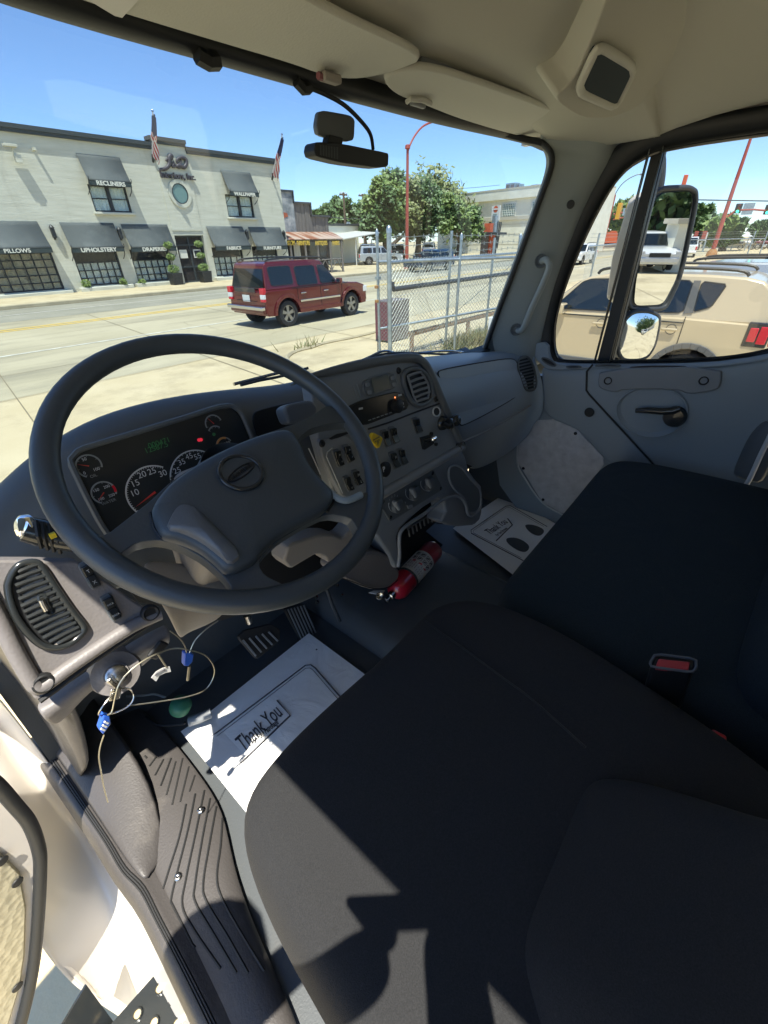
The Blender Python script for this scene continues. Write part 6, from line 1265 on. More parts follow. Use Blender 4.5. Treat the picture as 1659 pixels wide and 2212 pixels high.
# ---- steering wheel
PWp=(wn,wn.dot(WC))
WL=MB();rimm=[]
N=72
for i in range(N):
    a=2*math.pi*i/N;rimm.append(WC+wu*(.2135*math.cos(a))+wv*(.2135*math.sin(a)))
SWo=MB().tube(rimm,.0145,14,closed=True).build('steering_wheel',M['leather'],T,smooth=True);SWo['label']='four spoke black steering wheel'
def WUp(x,y,l=0):return U('W',x,y,(PWp[0],PWp[1]+l))
spk=[(330,840),(430,840),(520,770),(620,692),(700,615),(850,520),(1000,450),(1150,400),(1240,368),(1290,338),(1325,312),(1380,300),(1440,380),(1400,376),(1330,384),(1262,405),(1222,440),(1215,480),(1240,530),(1300,610),(1372,666),(1400,690),(1440,692),(1500,655),(1545,680),(1540,780),(1480,860),(1455,800),(1430,765),(1340,748),(1250,790),(1150,850),(1080,915),(1055,960),(1080,1000),(1150,1035),(1190,1060),(1100,1120),(930,1120),(930,1075),(952,1055),(910,1000),(830,930),(740,880),(650,855),(560,865),(490,912),(480,955),(510,1000),(450,990),(340,910)]
so_=chaikin([WUp(x,y,.004) for x,y in spk],1,r=.2)
SPK=MB().prism(so_,-wn*.020).build('spokes',M['leather'],SWo,bevel=.0085,seg=4)
padp=[(612,745),(640,690),(705,618),(850,525),(1000,455),(1130,412),(1190,412),(1228,470),(1250,535),(1305,612),(1372,672),(1335,742),(1230,795),(1130,850),(1065,915),(1040,955),(930,1004),(880,955),(820,905),(740,868),(660,850),(635,810)]
hub=MB();pr0=chaikin([WUp(x,y,.012) for x,y in padp],2);ctr=sum(pr0,V3())/len(pr0);rings=[]
for k,l in((1.0,-.006),(.985,.004),(.93,.009),(.75,.012),(.45,.015),(0,.016)):rings.append([ctr.lerp(q,k)+wn*l for q in pr0]);rings[-1].append(rings[-1][0])
hub.grid(rings);hp=hub.build('airbag_cover',M['leather'],SWo,smooth=True)
ins_=[(745,745),(795,762),(880,850),(985,957),(935,1000),(880,950),(815,900),(740,865),(665,848),(690,790),(715,752)]
io=[q for q in chaikin([WUp(x,y,.0) for x,y in ins_],1)];ic=sum(io,V3())/len(io)
rg_=[]
for k,l in((1.0,.014),(.92,.027),(.5,.032),(0,.033)):rg_.append([ic.lerp(q,k)+wn*l for q in io]);rg_[-1].append(rg_[-1][0])
MB().grid(rg_).build('lower_insert',M['leather_grey'],SWo,smooth=True)
MB().tube([WUp(x,y,.0085) for x,y in((612,745),(630,810),(660,850))],.0018,5).build('cover_gap',M['black'],SWo,smooth=True);MB().tube([WUp(x,y,.0085) for x,y in((1372,665),(1362,700),(1335,742))],.0018,5).build('cover_gap',M['black'],SWo,smooth=True)
MB().tube(spline([WUp(x,y,.010) for x,y in((1212,470),(1222,510),(1250,560),(1305,622),(1372,682),(1420,695),(1475,672))],4),.0055,8).build('hub_edge_highlight',M['highlight_pale'],SWo,smooth=True)  # highlight on the hub's right edge, put in as a pale raised strip
ec=WUp(985,580,.0);el=.030;a_=(WUp(1075,590)-WUp(895,570)).length/2;b_=(WUp(990,640)-WUp(980,517)).length/2
ec=WUp(985,580,el)-wn*el
e_o=[ec+wn*el+wu*(a_*.93*math.cos(t))+wv*(b_*1.02*math.sin(t)) for t in [2*math.pi*i/40 for i in range(40)]]
em=MB().tube(e_o,.0030,8,closed=True).build('emblem_ring',M['gloss_black'],SWo,smooth=True);MB().prism([q for q in e_o],-wn*.006).build('emblem_face',M['leather'],em)
bo=[ec+wn*(el+.001)+ (wu*.93+wv*.2).normalized()*(a_*.76*math.cos(t))+(wv*.95-wu*.2).normalized()*(b_*.26*math.sin(t)) for t in [2*math.pi*i/36 for i in range(36)]]
MB().tube(bo,.0011,5,closed=True).build('emblem_oval',M['black'],em,smooth=True)
text('emblem_text','FREIGHTLINER',ec+wn*(el+.0012),(wu*.93+wv*.2),wv,.0065,M['black'],em,bold=.0002,ext=.0006)
# ---- floor, firewall, tunnel
MB().box((1.79,.50,-.85),(.03,.9,.74)).build('footwell_side',M['floor_rubber'],T)
MB().box((.82,.1,FLZ-.03),(1.86,2.4,.06)).build('floor',M['floor_rubber'],T)
MB().grid([[V3((-.12,1.0,FLZ)),V3((1.78,1.0,FLZ))],[V3((-.12,1.12,-.75)),V3((1.78,1.12,-.75))],[V3((-.12,1.0,-.42)),V3((1.78,1.0,-.42))]]).build('firewall',M['floor_rubber'],T,solid=.03)
rows_surf('driver_kick_panel',[UU('B',PZ(-1.08),(185,0),(270,120),(380,285),(490,450),(560,560),(640,650)),[U('B',x,y,PZ(z)) for x,y,z in((200,-170,-1.04),(370,30,-1.05),(490,200,-1.06),(570,380,-1.07),(620,520,-1.08),(650,610,-1.085))],[U('B',x,y,PZ(z)) for x,y,z in((330,-300,-.98),(500,-60,-1.02),(620,110,-1.05),(700,300,-1.08),(715,450,-1.095),(700,560,-1.10))]],M['sill_rubber'],T,sub=1,solid=.01,soff=1)
rows_surf('aperture_lining',[UU('V',PX(-.125),(-60,1370),(-20,1410),(20,1462),(60,1522),(100,1585),(135,1643),(165,1693)),[U('V',x,y,PY(Y)) for x,y,Y in((-20,1340,.70),(30,1385,.72),(60,1435,.74),(95,1490,.76),(130,1550,.78),(160,1610,.80),(180,1670,.80))],[U('V',x,y,PY(Y)) for x,y,Y in((20,1290,.62),(60,1340,.66),(95,1390,.70),(130,1450,.74),(160,1510,.78),(180,1580,.82),(192,1650,.84))]],M['sill_rubber'],T,sub=1,solid=.01,soff=1)
tn_=[]
for Y,s_ in((1.05,1),(.75,.9),(.45,.75),(.2,.7),(-.9,.7)):tn_.append([V3((x,Y,FLZ+.004+h*s_)) for x,h in((.66,0),(.69,.07),(.74,.085),(1.14,.085),(1.20,.06),(1.23,0))])
rows_surf('floor_tunnel',tn_,M['floor_rubber'],T,sub=1,solid=0)
rb=MB()
for i in range(9):rb.tube(spline([V3((1.40+.012*i,.98-.03*i,FLZ+.003)),V3((1.66,.86-.035*i,FLZ+.003)),V3((1.74,.6-.05*i,FLZ+.003))],5),.005,5)
rb.build('mat_ribs',M['floor_rubber'],T,smooth=True)
# ---- driver sill: ribbed rubber, foot rest
def BU(x,y,z):return U('B',x,y,PZ(z))
s0=[(130,0),(210,130),(330,300),(440,460),(520,600),(600,690),(660,800),(760,1000),(880,1250),(960,1420)]
s1=[(185,0),(270,120),(380,285),(490,450),(560,560),(640,640),(720,800),(830,1000),(960,1250),(1040,1420)]
SL=rows_surf('door_sill',[[q+V3((-.012,0,-.03)) for q in [BU(x,y,-1.10) for x,y in s0]],[BU(x,y,-1.092) for x,y in s0],[BU(x+6,y-4,-1.087) for x,y in s0],[BU(x-6,y+4,-1.087) for x,y in s1],[BU(x,y,-1.092) for x,y in s1],[BU(x,y,-1.10)+V3((.03,0,0)) for x,y in s1]],M['sill_rubber'],T,sub=1,solid=.008,soff=1)
fr_=[[BU(x,y,-1.095) for x,y in((270,-60),(420,130),(540,330),(640,520),(720,700),(830,900),(960,1180),(1040,1400))],[BU(x,y,-1.085) for x,y in((330,-100),(480,60),(600,250),(700,400),(830,640),(930,850),(1060,1130),(1160,1400))],[BU(x,y,-1.085) for x,y in((450,-140),(560,-20),(700,150),(850,330),(960,600),(1060,850),(1200,1130),(1300,1400))],[BU(x,y,-1.105) for x,y in((560,-160),(700,-60),(880,170),(985,330),(1010,560),(1110,850),(1240,1130),(1340,1400))]]
rows_surf('sill_mat',fr_,M['sill_rubber'],T,sub=2,solid=.006,soff=1)
gv=MB();SM_=bpy.data.objects['sill_mat']
def groove(pp,r=.0024):
    pp=[V3((x,y,0)) for x,y in pp];q=drape(SM_,[ray('B',p.x,p.y) for p in spline(pp,5)],.0004)
    if len(q)>2:gv.tube(q,r,5)
for pp in [((630,85),(640,95)),((650,130),(680,90)),((675,170),(712,100)),((700,215),(745,95)),((725,255),(765,110)),((750,298),(795,95)),((785,285),(822,132)),((825,240),(848,170)),
 ((810,295),(780,440),(730,600),(705,700),(715,790),(760,860)),((850,250),(820,400),(770,600),(745,720),(760,800),(850,920)),((890,235),(850,430),(810,620),(795,740),(850,850),(960,1010)),((915,270),(880,450),(850,640),(850,720),(930,860),(1030,1030)),((942,305),(910,480),(885,640),(900,720),(990,870),(1080,1030)),((968,355),(960,480),(945,600),(960,690),(1040,840),(1150,1020))]:groove(pp)
gv.build('mat_grooves',M['rubber'],T,smooth=True)
sg2=MB();SLo=bpy.data.objects['door_sill']
for k in(.3,.5,.7):
    pq=[(a_[0]+(b_[0]-a_[0])*k,a_[1]+(b_[1]-a_[1])*k) for a_,b_ in zip(s0,s1)];qq=drape(SLo,[ray('B',p.x,p.y) for p in spline([V3((x,y,0)) for x,y in pq],4)],.0004)
    if len(qq)>2:sg2.tube(qq,.0022,5)
sg2.build('sill_ridges',M['rubber'],T,smooth=True)
# raised foot-well kick (dark wedge with sunlit slope)
fw=[[U('B',x,y,PZ(z)) for x,y,z in((200,-170,-.99),(400,60,-1.01),(520,220,-1.04),(600,400,-1.06),(650,600,-1.08))],[U('B',x,y,PZ(z)) for x,y,z in((330,-200,-1.0),(480,20,-1.02),(600,200,-1.045),(680,380,-1.07),(700,560,-1.085))],[U('B',x,y,PZ(z)) for x,y,z in((420,-200,-1.03),(560,60,-1.06),(640,200,-1.08),(715,400,-1.095),(720,520,-1.10))]]
pass
for x,y in((873,320),(775,610)):MB().lathe(BU(x,y,-1.08),(0,0,1),[(0,.001),(.003,.003),(.007,.002),(.008,0)],12).build('mat_stud',M['steel'],T,smooth=True)
# ---- outer cab side under the door, step
def ZU(x,y,X):return U('Z',x,y,PX(X))
csr=[[(-60,200),(0,265),(130,430),(260,600),(400,800),(560,1000),(700,1230),(830,1430),(1010,1810),(1250,2300)],[(-100,260),(-40,330),(90,500),(230,700),(360,880),(490,1040),(590,1230),(730,1450),(950,1840),(1180,2300)],
 [(-150,500),(-80,600),(60,800),(180,950),(280,1060),(420,1250),(600,1500),(800,1760),(880,1920),(1080,2300)],[(-200,1200),(-60,1350),(60,1600),(150,1750),(240,1880),(310,1970),(420,2070),(600,2180),(760,2260),(950,2420)]]
rows_surf('cab_side',[UU('Z',PX(X),*r) for r,X in zip(csr,(-.128,-.165,-.205,-.33))]+[[q+V3((.03,.02,-.05)) for q in UU('Z',PX(-.33),*csr[3])]],M['white_paint'],T,sub=2,solid=.012,soff=1)
stp=MB();sx0,sx1,sy0,sy1,sz=-.33,-.10,-.2,.66,-1.58
st_=MB().box(((sx0+sx1)/2,(sy0+sy1)/2,sz-.02),(sx1-sx0,sy1-sy0,.03));hl=[]
for i in range(4):
    for j in range(18):
        c_=V3((sx0+.035+.055*i+(.02 if j%2 else 0),sy1-.035-.045*j,sz-.0055));r_=.012 if (i+j)%3 else .017
        st_.lathe(c_,(0,0,1),[(r_,0),(r_,.007),(r_*.75,.007),(r_*.7,.0)],12);hl.append((c_,r_*.72,j))
STP=st_.build('cab_step',M['gloss_black'],T,smooth=True)
for c_,r_,j in hl:
    if j<6:MB().lathe(c_+V3((0,0,.0015)),(0,0,1),[(0,.001),(r_,.001)],12).build('step_hole',M['concrete'],STP)
MB().add([V3((sx0-.02,.70,sz+.1)),V3((sx0+.05,.72,sz+.12)),V3((sx0+.04,.66,sz-.06)),V3((sx0-.02,.62,sz-.08))],[(0,1,2,3)]).build('step_bracket',M['gloss_black'],STP,solid=.006)
# ---- open driver door edge
DPn=PAB((-.15,.80),(-1.1,.62));dn=nrm(DPn)
def DD(x,y,l=0):return U('V',x,y,lifted(DPn,l))
do_=[(-260,1400),(-60,1640),(0,1690),(40,1735),(72,1775),(92,1830),(95,1880),(90,1990),(78,2100),(52,2212),(0,2400),(-260,2700)]
OD=MB().prism([DD(x,y) for x,y in do_],dn*.05)
for x0_,x1_,z0_,z1_ in((-.31,-1.15,-.95,-.35),):
    yy_=lambda X:.80+(X+.15)*.18/.95
    OD.prism([V3((x0_,yy_(x0_)+.004,z0_)),V3((x1_,yy_(x1_)+.004,z0_)),V3((x1_,yy_(x1_)+.004,z1_)),V3((x0_,yy_(x0_)+.004,z1_))],dn*.045)
OD.prism([V3((-.36,yy_(-.36)+.004,-.35)),V3((-1.15,yy_(-1.15)+.004,-.35)),V3((-1.15,yy_(-1.15)+.004,-.15)),V3((-.40,yy_(-.40)+.004,-.15))],dn*.045)
OD=OD.build('open_door',M['white_paint'],T,bevel=.006);OD['label']='open driver door with black rubber seal and beige inner panel'
MB().tube(spline([DD(x-8,y+4,.008) for x,y in do_[:-1]],5),.012,8).build('door_seal',M['seal'],OD,smooth=True)
plate('door_trim_panel',[DD(x,y,.006) for x,y in((-260,1600),(-60,1800),(10,1850),(45,1885),(58,1960),(55,2060),(45,2130),(20,2212),(-20,2400),(-260,2700))],DPn,.01,M['door_hide'],OD,bevel=.004)
for x,y in((38,1906),(38,2132),(5,1860)):MB().lathe(DD(x,y,.008),-dn,[(0,.003),(.009,.002),(.010,0)],12).build('door_stud',M['black'],OD,smooth=True)
# hinge pillar and hinge
MB().tube(spline([U('V',x,y,PX(-.125)) for x,y in((-40,1390),(20,1465),(90,1570),(150,1670),(200,1760),(250,1850),(296,1932))],5),.011,8).build('door_aperture_seal',M['seal'],T,smooth=True)
MB().tube(spline([U('V',x,y,PX(-.118)) for x,y in((-40,1330),(10,1400),(80,1500),(140,1590),(190,1670))],5),.016,8).build('aperture_trim',M['plastic_dark'],T,smooth=True)
# ---- pedals
BP=PS(.86+.95*.6,.6)
bp=plate('brake_pedal',chaikin(UU('J',BP,(90,1270),(170,1190),(460,1120),(570,1190),(560,1310),(330,1505),(290,1500)),1,r=.12),BP,.012,M['rubber'],T,bevel=.004);gm=MB()
for k in range(5):gm.tube([U('J',150+70*k,1300-22*k,BP)-nrm(BP)*.004,U('J',290+60*k,1470-40*k,BP)-nrm(BP)*.004],.003,4)
gm.build('pedal_grip',M['plastic'],bp);tube('pedal_arm',[U('J',230,1110,BP),U('J',200,1030,PY(.88))],.012,M['steel'],bp)
AP_=PS(.93+.95*.5,.5);apd=plate('accelerator_pedal',UU('J',AP_,(600,960),(830,900),(1010,1290),(790,1320)),AP_,.012,M['rubber'],T,bevel=.004);gm=MB()
for k in range(6):gm.tube([U('J',640+34*k,965-9*k,AP_)-nrm(AP_)*.004,U('J',790+34*k,1290-6*k,AP_)-nrm(AP_)*.004],.0025,4)
gm.build('pedal_ribs',M['plastic'],apd)
tube('floor_lever',[U('J',1065,740,PY(.80)),U('J',1130,920,PY(.78)),U('J',1210,1095,PY(.76))],.006,M['dark_metal'],T)
tube('red_hose',[U('J',925,370,PY(.84)),U('J',950,460,PY(.84)),U('J',985,550,PY(.84))],.008,M['maroon'],T)
for x,y in((950,828),(962,886),(1183,708),(1232,812)):MB().lathe(U('J',x,y,PY(.84)),(0,-1,.3),[(.007,0),(.006,.005),(0,.007)],8).build('bolt',M['steel'],T,smooth=True)
# ================================================================= seats
def cushion(name,plan,zt,zb,m,parent,crown=.02,edge=.05,side=None,tilt=(0,0)):
    n=len(plan);c=sum((V3((x,y,0)) for x,y in plan),V3())/n;rings=[]
    for k,z in((.90,zb),(1.0,zb+.02),(1.015,(zb+zt)/2-.01),(1.0,zt-edge*.75),(.965,zt-edge*.28),(.90,zt-edge*.04),(.72,zt+crown*.55),(.4,zt+crown*.9),(0,zt+crown)):
        r=[]
        for x,y in plan:
            p=c+(V3((x,y,0))-c)*k;p.z=z+tilt[1]*(p.y-c.y)+tilt[0]*(p.x-c.x);r.append(p)
        r.append(r[0].copy());rings.append(r)
    return MB().grid(rings).build(name,m,parent,sub=2)
DS_=bpy.data.objects.new('driver_seat',None);C.objects.link(DS_);DS_.parent=T
plan=[(.13,.348),(.072,.335),(.046,.285),(.030,.20),(.022,.10),(.012,.0),(.01,-.12),(.03,-.3),(.30,-.34),(.56,-.3),(.60,-.12),(.625,0),(.640,.10),(.640,.21),(.615,.29),(.56,.335),(.50,.345),(.40,.338),(.30,.345),(.20,.35)]
cu=cushion('cushion',plan,-.605,-.80,M['seat_cloth'],DS_,.0,.06)
# bolster seam
sv=MB();sv.tube(drape(cu,[ray('V',q.x,q.y) for q in spline([V3((x,y,0)) for x,y in((905,1330),(950,1365),(1000,1400),(1080,1460),(1150,1512),(1265,1615))],5)],.0003),.002,5)
sv.build('seam',M['black'],cu,smooth=True)
# backrest: front face starts at the crease on Y=0
bk=[]
for z,yf,hw in((-.66,.0,.255),(-.605,-.008,.256),(-.572,-.045,.257),(-.545,-.10,.258),(-.505,-.165,.258),(-.42,-.24,.255),(-.28,-.31,.25),(-.08,-.38,.24),(.06,-.44,.20)):
    row=[];cx=.33
    for X_,dy in((.02,-.22),(.0,-.13),(.03,-.10),(.09,-.085),(.135,-.05),(.165,-.008),(.20,.004),(.285,.0),(.37,.004),(.405,-.012),(.428,-.09),(.452,-.17),(.50,-.25),(.55,-.29),(.555,-.36)):row.append(V3((.285+(X_-.285)*hw/.255,yf+dy,z)))
    bk.append(row)
bk=[[q+V3((0,-.12,0)) for q in bk[0]]]+bk+[[q+V3((0,-.10,-.02)) for q in bk[-1]]]
rows_surf('backrest',bk,M['seat_cloth'],DS_,sub=2,solid=.01,soff=1)
MB().box((.33,-.02,-.93),(.40,.44,.26)).build('seat_base',M['plastic_dark'],DS_,bevel=.02)
rows_surf('side_skirt',[[V3((.045,.26,-.78)),V3((.03,.1,-.78)),V3((.02,-.3,-.78))],[V3((.03,.25,-.92)),V3((.015,.1,-.92)),V3((.01,-.3,-.92))],[V3((.06,.22,-1.05)),V3((.04,.1,-1.05)),V3((.04,-.3,-1.05))]],M['sill_rubber'],DS_,sub=1,solid=.01,soff=1)
# bench
BS=bpy.data.objects.new('bench_seat',None);C.objects.link(BS);BS.parent=T
pb_=[(.70,.262),(.74,.285),(.85,.288),(1.10,.29),(1.35,.295),(1.50,.30),(1.58,.285),(1.63,.24),(1.66,.12),(1.67,-.1),(1.68,-.5),(1.2,-.55),(.75,-.55),(.67,-.5),(.665,-.2),(.668,.1),(.672,.2)]
cushion('cushion',pb_,-.66,-.86,M['bench_cloth'],BS,.012,.05)
MB().box((1.17,-.12,-.98),(.9,.7,.26)).build('bench_base',M['black'],BS,bevel=.02)
bb=[]
for z,yf in((-.70,-.155),(-.62,-.16),(-.5,-.185),(-.3,-.24),(0,-.31),(.12,-.36)):
    bb.append([V3((x,yf+d,z)) for x,d in((.70,-.14),(.69,-.03),(.74,.012),(.9,.0),(1.14,-.012),(1.165,-.028),(1.19,-.012),(1.4,.0),(1.6,.012),(1.66,-.03),(1.66,-.14))])
bb=[[q+V3((0,-.1,0)) for q in bb[0]]]+bb+[[q+V3((0,-.1,0)) for q in bb[-1]]]
rows_surf('backrest',bb,M['bench_cloth'],BS,sub=2,solid=.01,soff=1)
# buckles
zt_b=-.575;cn_=[U('Y',x,y,PZ(zt_b)) for x,y in((352,690),(400,612),(750,655),(752,735),(715,772),(362,722))]
BK=MB().prism([q.lerp(sum(cn_,V3())/6,.04) for q in cn_],V3((.012,-.012,-.12))).build('belt_buckle',M['black'],T,bevel=.004,seg=3)
MB().tube(chaikin([q+V3((0,0,.001)) for q in cn_],1,r=.15),.0022,6,closed=True).build('buckle_rim',M['leather_grey'],BK,smooth=True)
MB().prism([U('Y',x,y,PZ(zt_b+.003)) for x,y in((405,715),(430,645),(705,675),(690,750),(560,735))],(0,0,-.01)).build('release_button',M['belt_red'],BK,bevel=.002)
rt=Matrix.Identity(3)
b2=U('Y',890,1440,PZ(-.66));MB().box(b2,(.035,.02,.05),rt).build('belt_buckle',M['belt_red'],T,bevel=.004)
MB().box(U('Y',930,1550,PZ(-.67)),(.03,.018,.02),rt).build('belt_latch',M['print_white'],T,bevel=.004)
MB().tube(spline([U('Y',x,y,PZ(-.62)) for x,y in((1060,1850),(850,1900),(640,1920))],4),.006,6).build('belt_webbing',M['black'],T,smooth=True)
# ================================================================= loose things in the cab
def paper(name,lab,o,z,th=.0012):
    t_=thing(name,lab,'floor mat',V3((o[0].x,o[0].y,z)),'paper floor mats');MB().prism(o,(0,0,-th)).build('sheet',M['paper'],t_);return t_
zp=FLZ+.012
# passenger mat
A_=U('V',978,1142,PZ(zp));B_=U('V',1090,1067,PZ(zp));Wd=(A_-B_).length;e1=(A_-B_).normalized();C_=U('V',1193,1128,PZ(zp));e2=(C_-B_).normalized()
def pm_(u,v,zo=0):return B_+e1*(u*Wd)+e2*(v*.56)+V3((0,0,zo))
pmt=thing('paper_mat','white thank you paper mat on the passenger footwell floor','floor mat',B_.copy(),'paper floor mats')
MB().grid([[pm_(u/6,v/6,.002) for u in range(7)] for v in range(7)]).build('sheet',M['paper'],pmt)
def inked(pts_,name,par,r=.0022,closed=False):return MB().tube(pts_,r,4,closed=closed).build(name,M['ink'],par)
PMZ=PZ(zp+.0035);LMZ=PZ(zp+.0125)
inked(UU('D',PMZ,(1640,1500),(1500,1400),(1437,1362),(1140,1206),(1138,1186),(1345,1045),(1372,1042),(1590,1166)),'printed_border',pmt,.0016);inked(UU('D',PMZ,(1437,1352),(1152,1203),(1152,1190),(1348,1054),(1368,1052),(1570,1166)),'printed_border',pmt,.0007)
for o_ in ([(1345,1240),(1365,1232),(1405,1233),(1450,1250),(1490,1285),(1468,1318),(1430,1315),(1385,1290),(1352,1262)],[(1455,1158),(1480,1153),(1525,1160),(1580,1188),(1552,1224),(1510,1215),(1475,1190)]):
    MB().prism(chaikin(UU('D',PZ(zp+.0028),*o_),2),(0,0,.0006)).build('footprint',M['floor_rubber'],pmt)
def script_on(words,t_,pl,a_,b_,size,par,sh=.3):
    a_=U(t_,*a_,pl);b_=U(t_,*b_,pl);ud_=(b_-a_).normalized();vd_=V3((-ud_.y,ud_.x,0));o=text('printed_words',words,(a_+b_)/2,ud_,vd_,size,M['ink'],par,shear=sh,sx=(b_-a_).length/(size*.50*len(words)),bold=.0006)
script_on('Thank You','D',PMZ,(1232,1205),(1342,1132),.055,pmt);script_on('For Your Patronage','D',PMZ,(1285,1222),(1352,1172),.020,pmt)
inked(UU('D',PMZ,(1355,1118),(1384,1156),(1288,1250)),'corner_line',pmt,.0022)
# driver mat
L1=U('V',668,1372,PZ(zp));L2=U('V',395,1590,PZ(zp));g1=(L2-L1);Wg=g1.length;g1.normalize();g2=V3((-g1.y,g1.x,0))
if g2.y>0:g2=-g2
def dm_(u,v,zo=0):return L1+g1*(u*Wg)+g2*(v*.56)+V3((0,0,zo))
dmt=thing('paper_mat','white thank you paper mat half in sunlight below the steering wheel','floor mat',L1.copy(),'paper floor mats')
MB().grid([[dm_(u/6,v/6,.010+(.012 if u==6 else 0)) for u in range(7)] for v in range(7)]).build('sheet',M['paper'],dmt)
inked(UU('L',LMZ,(1250,1420),(1105,1218),(970,972),(978,955),(1425,616),(1450,613),(1470,628),(1620,800)),'printed_border',dmt,.0020);inked(UU('L',LMZ,(1245,1400),(1115,1210),(985,975),(992,962),(1425,630),(1446,628),(1460,638),(1600,800)),'printed_border',dmt,.0009)
script_on('Thank You','L',LMZ,(1112,1000),(1300,822),.070,dmt);script_on('For Your Patronage','L',LMZ,(1165,985),(1300,872),.026,dmt)
inked(UU('L',LMZ,(1292,780),(1354,850),(1122,1074)),'corner_line',dmt,.0022)
MB().lathe(dm_(.07,.13,.011),(0,0,1),[(0,.002),(.003,.002)],8).build('spot',M['ink'],dmt)
# fire extinguisher
za=FLZ+.135
a=U('V',853,1278,PZ(za));b=U('V',937,1186,PZ(za));ax=(b-a).normalized();Lf=(b-a).length
FE=thing('fire_extinguisher','small red fire extinguisher lying on the floor beside the console','fire extinguisher',(a+b)/2-V3((0,0,.04)));rF=.040
MB().lathe(a,ax,[(0,-.012),(.018,-.010),(.032,.0),(.039,.016),(rF,.03),(rF,Lf-.012),(.036,Lf-.002),(0,Lf)],32).build('cylinder',M['ext_red'],FE,smooth=True)
MB().lathe(a,ax,[(rF+.0006,Lf*.30),(rF+.0006,Lf*.72)],40).build('label_wrap',M['label_white'],FE,smooth=True)
vw=-(a+b).normalized();sd_=ax.cross(vw).normalized()
lm=MB();rng=random.Random(5)
def onc(t,ang,r=rF+.0011):
    n_=(vw*math.cos(ang)+sd_*math.sin(ang)).normalized();n_=(n_-ax*n_.dot(ax)).normalized();return a+ax*(Lf*t)+n_*r
for i in range(10):
    an=-.9+i*.16
    for k in range(3):
        t0=.34+rng.uniform(0,.02)+k*.05;lm.tube([onc(t0,an),onc(t0+rng.uniform(.025,.045),an)],.0007,3)
for i in range(4):
    for (t0,an) in((.53,-.8+i*.42),(.62,-.8+i*.42)):lm.tube([onc(t0,an),onc(t0+.055,an),onc(t0+.055,an+.28),onc(t0,an+.28)],.0011,4,closed=True);lm.tube([onc(t0+.015,an+.05),onc(t0+.04,an+.2)],.0025,4)
lm.build('label_print',M['ink'],FE);rm=MB()
for i in range(3):rm.tube([onc(.48,-.6+i*.5),onc(.50,-.4+i*.5)],.003,5)
rm.build('label_red_print',M['ext_red'],FE)
MB().tube([onc(.28,an,rF+.002) for an in [2*math.pi*i/30 for i in range(30)]],.004,6,closed=True).build('strap',M['black'],FE,smooth=True)
MB().lathe(a-ax*.012,-ax,[(.014,0),(.014,.02),(.010,.022),(.010,.04),(0,.042)],16).build('valve',M['steel'],FE,smooth=True)
MB().prism(UU('D',PZ(za+.01),(628,1548),(560,1550),(528,1562),(545,1566),(575,1572),(600,1585)),V3((0,0,.004))).build('handle',M['label_white'],FE,bevel=.002)
MB().lathe(U('D',598,1578,PZ(za+.02)),vw,[(0,.0),(.013,.0),(.013,.010),(.010,.012),(0,.008)],18).build('pressure_gauge',M['steel'],FE,smooth=True)
# bracket under it rests on floor
MB().box((a+b)/2-V3((0,0,.085)),(.05,.03,.10)).build('bracket',M['black'],FE)
# dash camera hung from the windscreen top
DCm=PY(.86)
dc=thing('dash_camera','black dash camera with square mount hanging at the top of the windscreen','camera',U('V',760,330,DCm))
plate('mount_pad',chaikin(UU('V',PY(.885),(690,236),(768,250),(766,302),(750,306),(688,292),(684,270)),2,r=.15),PY(.885),.014,M['plastic_dark'],dc,bevel=.004)
plate('neck',UU('V',PY(.875),(712,290),(742,298),(740,312),(708,308)),PY(.875),.02,M['black'],dc,bevel=.002)
bp_=[(681,312),(686,306),(740,310),(838,330),(840,335),(839,360),(815,362),(740,352),(683,338),(679,325)]
plate('camera_body',chaikin(UU('V',PY(.86),*bp_),1,r=.15),PY(.86),.035,M['black'],dc,bevel=.005,seg=3)
gm=MB()
for i in range(12):x=692+i*3.4;gm.tube(UU('V',PY(.8585),(x,313+i*.4),(x,335+i*.8)),.0007,4)
gm.build('heat_fins',M['plastic_dark'],dc)
MB().tube(spline([U('V',x,y,PY(yy_)) for x,y,yy_ in((670,190,.84),(705,205,.845),(745,228,.85),(780,262,.855),(800,290,.858),(806,322,.868))],6),.0042,8).build('camera_cable',M['black'],dc,smooth=True)
# keys, ring, cable seals
kz=thing('ignition_keys','key with steel ring hanging from the ignition under the left dash','keys',ig)
MB().box(U('P',1000,1210,PY(.52)),(.006,.003,.03),Matrix.Rotation(-.2,3,'Y')).build('key',M['steel'],kz,bevel=.002)
MB().box(U('P',1005,1290,PY(.515)),(.014,.003,.018),Matrix.Rotation(.5,3,'Y')).build('key_bow',M['steel'],kz,bevel=.004)
rc_=U('P',1012,1368,PY(.512));MB().tube([rc_+V3((.022*math.cos(t),.004*math.sin(t*2),.017*math.sin(t))) for t in [2*math.pi*i/30 for i in range(30)]],.0012,6,closed=True).build('key_ring',M['steel'],kz,smooth=True)
def PP(x,y,Y=.51):return U('P',x,y,PY(Y))
cs=thing('cable_seal','blue plastic cable seal dangling below the ignition key ring','cable seal',PP(910,1560),'blue cable seals')
tg=MB().prism([PP(905,1470),PP(960,1490),PP(968,1550),PP(900,1645),PP(862,1600)],(0,.010,0)).build('seal_block',M['seal_blue'],cs,bevel=.0015)
for k in range(3):MB().tube([PP(880+k*15,1590-k*30,.5085),PP(912+k*15,1605-k*30,.5085)],.0016,4).build('seal_print',M['print_white'],cs)
MB().tube(spline([PP(905,1645),PP(872,1750),PP(862,1850),PP(880,1960),PP(905,2100),PP(940,2230)],5),.0010,5).build('wire',M['cable'],cs,smooth=True)
